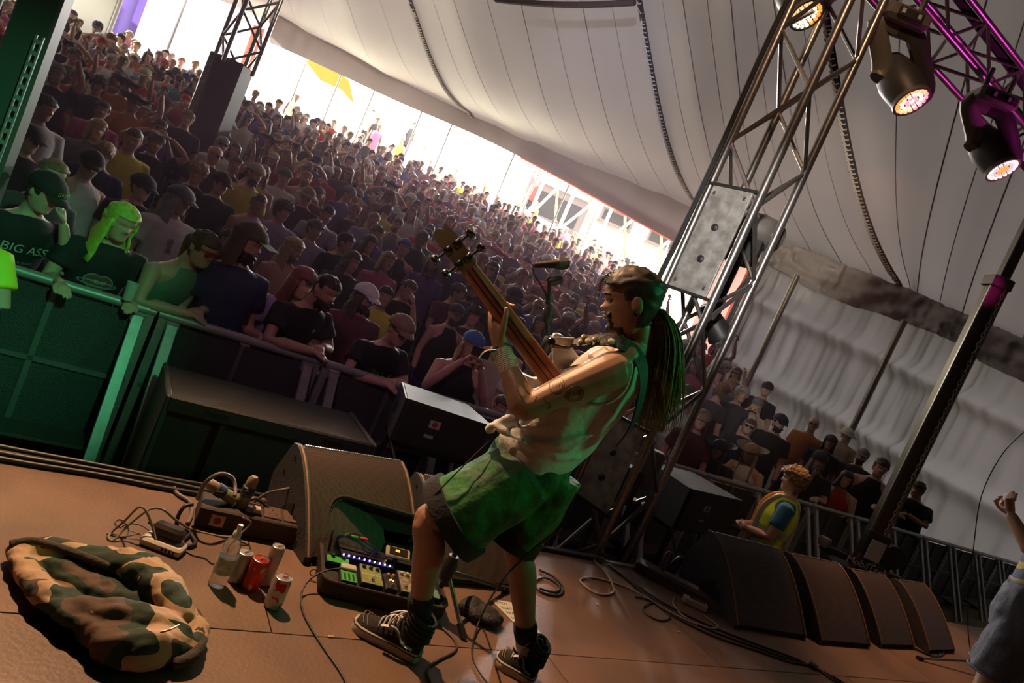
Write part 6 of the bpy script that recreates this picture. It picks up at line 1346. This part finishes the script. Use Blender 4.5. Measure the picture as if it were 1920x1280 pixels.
# --- leads, bag and boxes on the stage beyond the player
cable('stage_lead', [(1110, 1042), (1116, 1056), (1135, 1075), (1150, 1110), (1120, 1115), (1090, 1095), (1092, 1086), (1120, 1086), (1180, 1105), (1250, 1145), (1300, 1170), (1340, 1180), (1342, 1172), (1318, 1155)], .006, M_cw, 'pale lead looping across stage beyond the player')
cable('stage_lead', [(1112, 1050), (1150, 1058), (1210, 1068), (1270, 1072), (1300, 1078), (1315, 1095), (1308, 1110)], .006, M_cw, 'pale lead running to white plug block')
cable('stage_lead', [(1265, 1120), (1262, 1135), (1285, 1160), (1330, 1180)], .006, M_cw, 'short pale lead below white adapter')
cable('stage_lead', [(1190, 1120), (1225, 1130), (1255, 1155), (1240, 1165), (1215, 1155), (1205, 1140), (1225, 1130)], .005, M_cb, 'black lead coiled on floor right of player')
cable('stage_lead', [(1010, 1070), (1040, 1085), (1055, 1105), (1045, 1118), (1015, 1112), (1000, 1095), (1020, 1085), (1048, 1100), (1040, 1112), (1010, 1105)], .006, M_cb, 'coil of dark cable behind player far leg')
for k in range(3): cable('stage_lead', [(1140 + 8 * k, 1062 + 4 * k), (1240, 1130 + 6 * k), (1330, 1175 + 8 * k), (1420, 1210 + 6 * k), (1480, 1232 + 5 * k), (1525, 1252), (1570, 1275 + 4 * k), (1600, 1295)], .006, M_cb, 'black multicore lead trailing to lower right, %s of three' % ('uppermost', 'middle', 'lowest')[k], group='black leads trailing right')
MB().tube([fl(1515, 1248) + UP * .02, fl(1530, 1258) + UP * .02], .018, 8).build('cable_connector', M_dark, None, label='black cable connector joining trailing leads', cat='connector')
wa = thing('plug_adapter', 'white plug adapter lying beside tote bag', 'adapter', fl(1300, 1140)); a_, d_, e_ = ax_of((1278, 1125), (1322, 1145)); MB().box(fl(1300, 1136) + UP * .022, (.16, .06, .042), Matrix((d_, e_, UP)).transposed(), .006).build('body', mat('adapter_white', (.45, .36, .36), .45), wa); MB().box(fl(1300, 1136) + UP * .0435 + d_ * .01, (.11, .02, .003), Matrix((d_, e_, UP)).transposed()).build('socket_row', M_rubber, wa)
sb_ = thing('socket_board', 'wooden socket board with purple-lit plugs near tower foot', 'power box', fl(1250, 1100)); a_, d_, e_ = ax_of((1225, 1075), (1320, 1125)); Rb = Matrix((d_, e_, UP)).transposed()
MB().box(fl(1270, 1105) + UP * .03, (.62, .13, .06), Rb, .005).build('housing', mat('board_wood', (.10, .06, .045), .6), sb_)
for k in range(3): MB().box(fl(1250 + 20 * k, 1095 + 10 * k) + UP * .066, (.09, .08, .012), Rb, .003).build('socket_plate', mat('socket_grey', (.25, .2, .2), .5), sb_)
for k, m in enumerate((mat('plug_purple_lit', (.16, .08, .18), .4), M_cee)): MB().lathe([(.03, 0), (.032, .08), (.024, .11), (.012, .13)], fl(1238 + 12 * k, 1082 + 4 * k) + UP * .06, UP + d_ * (.3 * k - .1), 14).build('blue_plug', m, sb_)  # purple light is put into the first plug's colour
tb = MB(); a_, d_, e_ = ax_of((1295, 1110), (1350, 1140)); Rt = Matrix((d_, e_, UP)).transposed(); tb.box(fl(1330, 1120) + UP * .13, (.34, .16, .26), Rt, .05); tb.ell(fl(1315, 1100) + UP * .22, (.14, .09, .09), Rt); tm2 = remesh(tb, .012, 4, .6, 'tote_bag'); folds(tm2, .03, 9, 7)
TB = link('tote_bag', tm2, mat('tote_print', (.22, .05, .035), .8, n=(7, 1.4, (.10, .14, .06))), None, label='red and green printed tote bag slumped against dark wedge monitor', cat='bag'); MB().tube(spline([fl(1340, 1100) + UP * .24, fl(1365, 1095) + UP * .27, fl(1385, 1110) + UP * .2, fl(1380, 1125) + UP * .12], 6), .012, 6, flat=.4).build('strap', M_case, TB)
cable('stage_lead', [(1690, 1195), (1730, 1205), (1760, 1225), (1755, 1232), (1725, 1222), (1700, 1205), (1735, 1203), (1768, 1226), (1745, 1232)], .008, M_cb, 'black cable coil below far wedge monitors')
# --- microphone stand at the right
mh = fl(1832, 1262); M2 = thing('microphone_stand', 'tripod microphone stand in front of denim shorts wearer', 'microphone stand', mh)
tp2 = Q(1908, 955, (mh - CAM).dot(FWD)); 
MB().cyl(mh + UP * .08, V(mh.x, mh.y, tp2.z + .6), .017, 12).build('pole', mat('stand_bright', (.30, .27, .26), .3, .85), M2); MB().lathe([(.02, -.04), (.035, -.02), (.035, .04), (.02, .06)], mh + UP * .09, UP, 14).build('hub', M_stand, M2)
MB().lathe([(.018, -.03), (.028, -.02), (.028, .03), (.018, .04)], V(mh.x, mh.y, Q(1868, 1095, (mh - CAM).dot(FWD)).z), UP, 12).build('clutch', M_stand, M2)
for px, py in ((1722, 1236), (1880, 1300), (1935, 1230)):
    e = fl(px, py) + UP * .012; lg = MB().cyl(mh + UP * .11, e, .011, 10).build('leg', mat('stand_bright', (.3, .27, .26), .3, .85), M2); dd = (e - mh).normalized(); MB().cyl(e - dd * .04, e + dd * .02, .017, 10).build('rubber_foot', M_rubber, lg)
MB().tube(spline([Q(1925, 805, 4.6), Q(1880, 850, 4.7), Q(1840, 930, 4.9), Q(1825, 1030, 5.0), Q(1815, 1130, 5.1), Q(1818, 1210, 5.2), fl(1830, 1240) + UP * .01, fl(1850, 1290) + UP * .01], 6), .004, 6).build('stage_lead', M_cb, None, 180, label='thin black lead hanging in a curve at right frame edge', cat='cable')
cable('stage_lead', [(1925, 1250), (1900, 1258), (1868, 1240), (1848, 1228), (1850, 1215), (1870, 1212)], .008, mat('cable_yellow', (.45, .33, .12), .5), 'yellow lead curling beside denim shorts wearer leg')
# --- wood chips and scuffs on the deck
for k, (px, py) in enumerate(((620, 1194), (1120, 1133), (85, 1150), (1272, 1185))):
    c = fl(px, py); MB().box(c + UP * .003, (.022, .009, .005), Matrix.Rotation(k, 3, 'Z'), .002).build('wood_chip', mat('pale_wood_chip', (.5, .33, .18), .7), None, label='pale splinter of wood on stage %s' % ('before player shoe', 'right of player leg', 'left of jacket', 'below black coil')[k], cat='splinter', group='wood splinters on stage')
# ------------------------------------------------------------------ guards and the second musician
M_hv = mat('hi_vis_yellow', (.62, .78, .03), .6, bump=(12, .3)); M_hvo = mat('hi_vis_orange', (.9, .26, .03), .6); M_ref = mat('reflective_tape', (.42, .40, .38), .35, .3)
def custom(pose, loc, rz, s, label, shirt, legs, hairk, skin=0, seed=1, ratio=.3, vest=None):
    b, t_, v_, T = figure(ratio=ratio, **pose)
    for me, k in ((b, 2), (t_, 1), (v_, 1)):
        for _ in range(k): me.materials.append(None)
    o = bpy.data.objects.new('person', b); C.objects.link(o); o.location = loc; o.rotation_euler = (0, 0, rz); o.scale = (s,) * 3; setm(o, SKIN[skin], legs)
    sh = kid('shirt', t_, o, None, shirt); kid('hair', hair(hairk[0], seed), o, T, HC[hairk[1]])
    if vest:
        vm2 = v_.copy()
        displace(vm2, lambda p, k: p + k * .017)
        ve = kid('hi_vis_vest', vm2, o, None, M_hv)
        lean = pose.get('lean', 0)
        def ringz(z, rx, ry, yo=0): return [V(p.x, p.y - lean * max(0, z - .92), p.z - lean * lean * max(0, z - .92) * .35) for p in sell(0, yo, z, rx, ry, 28, .82)]
        for z, rx, ry in ((1.02, .196, .150), (1.17, .200, .152)):
            mb = MB(); mb.tube(ringz(z, rx, ry), .024, 6, closed=True, flat=.18); kid('reflective_band', mb.mesh('band'), ve, None, M_ref) if False else None
            mb2 = MB(); mb2.loft([ringz(z - .025, rx, ry), ringz(z + .025, rx, ry)], cap=False); me = mb2.mesh('band', 180); me.materials.append(M_ref); q = bpy.data.objects.new('reflective_band', me); C.objects.link(q); q.parent = ve
        for sx in (-1, 1):
            mb2 = MB(); pts = [V(sx * .10, -.150, 1.0), V(sx * .10, -.160, 1.25), V(sx * .095, -.14, 1.38), V(sx * .09, -.06, 1.475), V(sx * .09, .06, 1.475), V(sx * .095, .13, 1.38), V(sx * .10, .150, 1.2), V(sx * .10, .150, 1.0)]
            pts = [V(p.x, p.y - lean * max(0, p.z - .92), p.z - lean * lean * max(0, p.z - .92) * .35) for p in pts]
            mb2.tube(spline(pts, 4), .024, 6, flat=.25); me = mb2.mesh('stripe', 180); me.materials.append(M_hvo if sx < 0 else M_ref); q = bpy.data.objects.new('shoulder_stripe', me); C.objects.link(q); q.parent = ve
    return tag(o, label, 'person')
gp = Q(1490, 902, 5.9); d = -RGT * .95 + FWD * .30
custom(dict(arms=[(V(-.24, -.02, 1.13), V(-.02, -.24, 1.10), V(1, -.1, .05), V(0, -1, .2)), (V(.24, -.02, 1.13), V(.04, -.26, 1.08), V(-1, -.1, .1), V(0, -1, .2))], nod=.12, yaw=.1), V(gp.x, gp.y, 0), math.atan2(d.x, -d.y), gp.z / 1.645, 'curly-haired guard in yellow hi-vis vest and blue shirt in the pit', mat('guard_blue_shirt', (.02, .13, .26), .8), CC['black'], ('curly', 'fair'), 2, 1, vest=True)
gp = aty(-178, 690, 3.75)
custom(dict(arms=[(V(-.26, -.12, 1.13), V(-.2, -.50, 1.15), V(.1, -1, .1), V(0, 0, 1)), (V(.26, -.12, 1.13), V(.2, -.50, 1.15), V(-.1, -1, .1), V(0, 0, 1))], lean=.85), V(gp.x, gp.y, 0), PI + .1, 1.0, 'guard in bright yellow jacket bending at barrier, cut off by left picture edge', M_hv, M_hv, ('short', 'brown'), 0, 1, vest=True)
# second musician: hand on microphone, patterned shirt, denim shorts
mp_ = Q(1998, 1010, 3.65); d = -RGT * .8 + FWD * .6
M_den = mat('denim', (.10, .12, .17), .8, n=(60, .8, (.16, .18, .24)), bump=(200, .3)); M_pat = mat('shirt_blue_yellow', (.05, .065, .16), .7)
def swirl():
    nt = M_pat.node_tree; b = nt.nodes['Principled BSDF']; tc = nt.nodes.new('ShaderNodeTexCoord'); wv_ = nt.nodes.new('ShaderNodeTexWave'); wv_.wave_type = 'RINGS'; wv_.inputs['Scale'].default_value = 3.2; wv_.inputs['Distortion'].default_value = 6; wv_.inputs['Detail'].default_value = 1
    r = nt.nodes.new('ShaderNodeValToRGB'); r.color_ramp.interpolation = 'CONSTANT'; r.color_ramp.elements[0].color = (.05, .065, .16, 1); r.color_ramp.elements[1].position = .72; r.color_ramp.elements[1].color = (.55, .38, .03, 1); nt.links.new(tc.outputs['Object'], wv_.inputs['Vector']); nt.links.new(wv_.outputs['Fac'], r.inputs[0]); nt.links.new(r.outputs[0], b.inputs['Base Color'])
swirl()
MU = custom(dict(arms=[(V(-.26, -.05, 1.15), V(-.14, -.24, 1.30), V(.3, -.5, .7), V(-.4, 0, 1)), (V(.25, -.06, 1.15), V(.14, -.25, 1.32), V(-.3, -.4, .8), V(.4, -1, 1))], nod=.05), V(mp_.x, mp_.y, SZ), math.atan2(d.x, -d.y), 1.02, 'second musician in denim shorts and blue yellow shirt at picture edge', M_pat, SKIN[0], ('short', 'brown'), 0, 1, ratio=.5)
ds = MB(); ds.loft([sell(0, .0, z, rx, ry, 24, .85) for z, rx, ry in ((.74, .17, .13), (.84, .195, .15), (.95, .190, .145), (1.0, .178, .132), (1.01, .172, .128))])
for s in (-1, 1): ds.tube([V(s * .09, 0, .86), V(s * .11, -.01, .68), V(s * .12, -.015, .52)], [.11, .112, .118], 20)
dm = remesh(ds, .008, 4, .6, 'denim_shorts'); dm.materials.append(M_den)
displace(dm, lambda p, k: p + k * (noise.noise(p * 16) * .010))
q = bpy.data.objects.new('denim_shorts', dm); C.objects.link(q); q.parent = MU
for s in (-1, 1):
    mb = MB(); mb.tube([V(s * .12 + .119 * math.cos(a), -.015 + .119 * math.sin(a), .522) for a in [2 * PI * i / 24 for i in range(24)]], .006, 6, closed=True); me = mb.mesh('turn_up'); me.materials.append(M_den); h_ = bpy.data.objects.new('turned_hem', me); C.objects.link(h_); h_.parent = q
mb = MB(); mb.lathe([(.176, .985), (.18, .99), (.18, 1.02), (.176, 1.025)], (0, 0, 0), UP, 24); mb.v = [V(v.x, v.y * .76, v.z) for v in mb.v]; me = mb.mesh('belt'); me.materials.append(mat('brown_belt', (.08, .05, .03), .6)); h_ = bpy.data.objects.new('belt', me); C.objects.link(h_); h_.parent = q
# ------------------------------------------------------------------ prints on shirts
def project_print(o_person, child, polys_xy, z0, m, name, size=1., off=.004):
    """flat print wrapped on the shirt front: polys as mesh in x (right as seen), y (up), metres"""
    sh = [c for c in o_person.children if c.name.split('.')[0] == child][0]; me = sh.data
    bv = BVHTree.FromPolygons([v.co for v in me.vertices], [p.vertices[:] for p in me.polygons])
    out = polys_xy.copy() if isinstance(polys_xy, bpy.types.Mesh) else polys_xy
    bm = bmesh.new(); bm.from_mesh(out); bmesh.ops.triangulate(bm, faces=bm.faces); bmesh.ops.subdivide_edges(bm, edges=[e for e in bm.edges if e.calc_length() > .02], cuts=1)
    bad = []
    for v in bm.verts:
        h = bv.ray_cast(V(v.co.x, -1.0, z0 + v.co.y), V(0, 1, 0))
        if h[0] is None: bad.append(v)
        else: v.co = h[0] + V(0, -off, 0)
    bmesh.ops.delete(bm, geom=bad, context='VERTS'); me2 = bpy.data.meshes.new(name); bm.to_mesh(me2); bm.free(); me2.materials.append(m)
    q = bpy.data.objects.new(name, me2); C.objects.link(q); q.parent = sh; return q
def ring2d(rx, ry, w_, n=32, cx=0, cy=0):
    mb = MB(); a = [V(cx + rx * math.cos(t), cy + ry * math.sin(t), 0) for t in [2 * PI * i / n for i in range(n)]]; b = [V(cx + (rx - w_) * math.cos(t), cy + (ry - w_) * math.sin(t), 0) for t in [2 * PI * i / n for i in range(n)]]
    mb.loft([a, b], cap=False); return mb.mesh('r', 0)
def disc2d(pts): mb = MB(); c = sum((V(*p, 0) for p in pts), V(0, 0, 0)) / len(pts); n = len(pts); mb.add([V(*p, 0) for p in pts] + [c], [(i, (i + 1) % n, n) for i in range(n)]); return mb.mesh('d', 0)
PW = mat('print_white', (.42, .50, .46), .7); PR = mat('print_red', (.22, .05, .045), .7); PGy = mat('print_grey', (.22, .24, .23), .7); PD_ = mat('print_dark', (.02, .025, .03), .7)
project_print(P_cap, 'shirt', text_mesh('BIG ASS', .075, 0), 1.27, PW, 'lettering')
project_print(P_cap, 'shirt', text_mesh('please don\'t\nask again', .03, 0), 1.17, PGy, 'lettering')
tcap = text_mesh('LUCKS', .03, 0); c_ = [c for c in P_cap.children if c.name.startswith('cap')][0]
tcap.transform(basis((1, 0, 0), (0, 0.25, 1), (0, -1, .25), (0, -.112, .066))); tcap.materials.append(mat('print_lime', (.25, .75, .08), .6)); q = bpy.data.objects.new('lettering', tcap); C.objects.link(q); q.parent = c_
lip = [(.085 * math.cos(t), .055 * math.sin(t) * (1 - .28 * math.exp(-((math.cos(t)) / .25) ** 2) * (math.sin(t) > 0))) for t in [2 * PI * i / 36 for i in range(36)]]
project_print(P_green, 'shirt', disc2d(lip), 1.22, PGy, 'lips_print'); project_print(P_green, 'shirt', disc2d([(x * .9, y * .86) for x, y in lip]), 1.22, PR, 'lips_print', off=.006)
project_print(P_green, 'shirt', text_mesh('ritual', .04, 0), 1.22, PW, 'lettering', off=.009); project_print(P_green, 'shirt', ring2d(.115, .022, .010), 1.205, PGy, 'lips_print', off=.008)
project_print(P_tank, 'vest_top', ring2d(.062, .062, .012), 1.14, PD_, 'ring_emblem'); project_print(P_tank, 'vest_top', text_mesh('S', .10, 0), 1.14, PD_, 'ring_emblem')
project_print(P_white, 'shirt', disc2d([(-.02, .06), (.01, .07), (.025, .04), (.015, .0), (.03, -.06), (-.03, -.06), (-.02, 0), (-.035, .03)]), 1.26, PGy, 'figure_print')
project_print(P_this, 'shirt', text_mesh('This is\nmy life', .05, 0), 1.20, PGy, 'lettering'); project_print(P_photo, 'vest_top', text_mesh('AIDER', .07, 0), 1.16, PGy, 'lettering'); project_print(P_end, 'shirt', text_mesh('AUF', .07, 0), 1.24, PW, 'lettering')
project_print(P_beard, 'shirt', disc2d([(.06 + .016 * math.cos(t), .016 * math.sin(t)) for t in [2 * PI * i / 14 for i in range(14)]]), 1.30, PGy, 'chest_badge')
# drink held by the green-haired fan, phone held by the photographer
def world_pt(o, p): return Matrix.LocRotScale(o.location, o.rotation_euler, o.scale) @ Vector(p)
wp = world_pt(P_green, V(.12, -.50, 1.24)); CU = thing('plastic_cup', 'clear plastic cup held over barrier by green-haired fan', 'cup', wp); MB().lathe([(.028, 0), (.036, .11), (.034, .11), (.026, .004), (0, .004)], wp - UP * .02, UP, 18).build('cup_wall', mat('cup_plastic', (.35, .38, .36), .15, spec=.8), CU); MB().lathe([(.0265, .004), (.031, .06), (0, .06)], wp - UP * .02, UP, 18).build('drink', mat('cup_cola', (.04, .02, .012), .1), CU)
wp = world_pt(P_photo, V(0, -.36, 1.66)); ph = thing('camera_phone', 'dark phone held up to face by photographing fan', 'phone', wp); MB().box(wp, (.15, .012, .075), Matrix.Rotation(P_photo.rotation_euler.z, 3, 'Z'), .004).build('body', M_dark, ph); MB().lathe([(.008, 0), (.008, .004), (0, .004)], wp + Matrix.Rotation(P_photo.rotation_euler.z, 3, 'Z') @ V(.05, -.006, .02), Matrix.Rotation(P_photo.rotation_euler.z, 3, 'Z') @ V(0, -1, 0), 12).build('lens', M_lens, ph)
# ------------------------------------------------------------------ outside the opening
def gnd(px, py, D): p = Q(px, py, D); return V(p.x, p.y, gz(p.x, p.y))
M_osteel = mat('scaffold_white', (.6, .6, .58), .5); M_orange = mat('scaffold_orange', (.55, .22, .10), .6); M_stall = mat('stall_dark', (.10, .075, .075), .7)
YF = thing('sail_flag', 'yellow triangular sail flag flying above outdoor crowd', 'flag', gnd(610, 150, 30)); a, b, c = Q(568, 108, 29.6), Q(664, 196, 29.6), Q(655, 152, 29.6); e = Q(640, 138, 29.6)
MB().prism([a, Q(600, 150, 29.6), Q(640, 168, 29.6), b, c, e], FWD * .03).build('sail', mat('sail_yellow', (.30, .13, .001), .7, translucent=.4), YF); q = gnd(632, 140, 29.7); MB().cyl(q, V(q.x, q.y, a.z + 1), .04).build('mast', M_orange, YF)
SCF = thing('scaffold_tower', 'white scaffold structure with orange braces outside the tent opening', 'scaffold', gnd(1130, 470, 29)); D_ = 29
cols_ = [(985, 420), (1060, 400), (1130, 430), (1200, 460), (1270, 500), (1330, 540)]; tops = []
for i, (px, py) in enumerate(cols_):
    p = Q(px, py, D_ + .4 * (i % 2)); g_ = gz(p.x, p.y); t_ = V(p.x, p.y, g_ + 4.6); tops.append((V(p.x, p.y, g_), t_)); MB().cyl(V(p.x, p.y, g_), t_, .075, 8).build('upright', M_osteel, SCF)
for (g0_, t0_), (g1_, t1_) in zip(tops, tops[1:]):
    MB().cyl(g0_.lerp(t0_, .2), g1_.lerp(t1_, .95), .06, 8).build('diagonal', M_osteel, SCF); MB().cyl(g0_.lerp(t0_, .95), g1_.lerp(t1_, .1), .055, 8).build('orange_brace', M_orange, SCF); MB().cyl(t0_, t1_, .06, 8).build('ledger', M_osteel, SCF)
def stall(px, py, D, w_, h_, label):
    p = Q(px, py, D); g_ = gz(p.x, p.y); r = thing('market_stall', label, 'stall', V(p.x, p.y, g_), 'stalls outside the tent'); R = Matrix((RGT, FWD, UP)).transposed()
    MB().box(p, (w_, 1.2, h_), R, .03).build('booth', M_stall, r); MB().box(p - FWD * .61 - UP * (h_ * .1), (w_ * .8, .03, h_ * .5), R).build('opening', M_rubber, r); MB().box(p - FWD * .7 + UP * (h_ * .35), (w_ * .9, .5, .05), R @ Matrix.Rotation(-.4, 3, 'X')).build('awning', CC['white'], r)
    for s in (-1, 1): MB().cyl(V(p.x, p.y, g_) + RGT * (s * w_ * .45), p + RGT * (s * w_ * .45) - UP * (h_ * .4), .05).build('post', M_osteel, r)
stall(738, 302, 33, 1.1, 1.2, 'dark boxy stall in sunlight below middle of the opening'); stall(1040, 385, 34, 3.2, 2.2, 'dark stall booth behind white scaffold')
stall(1155, 410, 33, 1.7, .9, 'low dark serving hatch behind scaffold uprights'); stall(1240, 447, 32, 1.5, 1.0, 'brown serving hatch beside tower at opening edge')
for k, (px, py) in enumerate(((575, 115), (636, 150), (700, 175), (790, 212), (845, 240), (960, 300), (1010, 325), (1065, 352), (1122, 388), (1190, 420), (1255, 455))):
    D2 = 24.3 + .1 * k; p = Q(px, py, D2 - (.9 if px > 1050 else 0)); g_ = gz(p.x, p.y); MB().cyl(V(p.x, p.y, g_), V(p.x, p.y, p.z + .3), .030, 8).build('opening_pole', M_pole, VALO)
# ------------------------------------------------------------------ stage haze hanging over the audience
hz = bpy.data.materials.new('stage_haze'); hz.use_nodes = True; nt = hz.node_tree; nt.nodes.remove(nt.nodes['Principled BSDF']); vs_ = nt.nodes.new('ShaderNodeVolumeScatter')
vs_.inputs['Color'].default_value = (.95, .64, .80, 1); vs_.inputs['Density'].default_value = .010; vs_.inputs['Anisotropy'].default_value = .2
nt.links.new(vs_.outputs[0], nt.nodes['Material Output'].inputs['Volume'])
hm_ = MB(); hm_.prism([V(-9, 3.85, -.1), V(13.5, 3.85, -.1), V(13.5, 7, -.1), V(7, 19, -.1), V(-8.5, 20, -.1)], UP * 4.6)
HZ = hm_.build('haze', hz, None, 0, label='thin stage haze hanging in the air over stage and audience', cat='haze', kind='stuff')
bpy.data.scenes.remove(TMP)
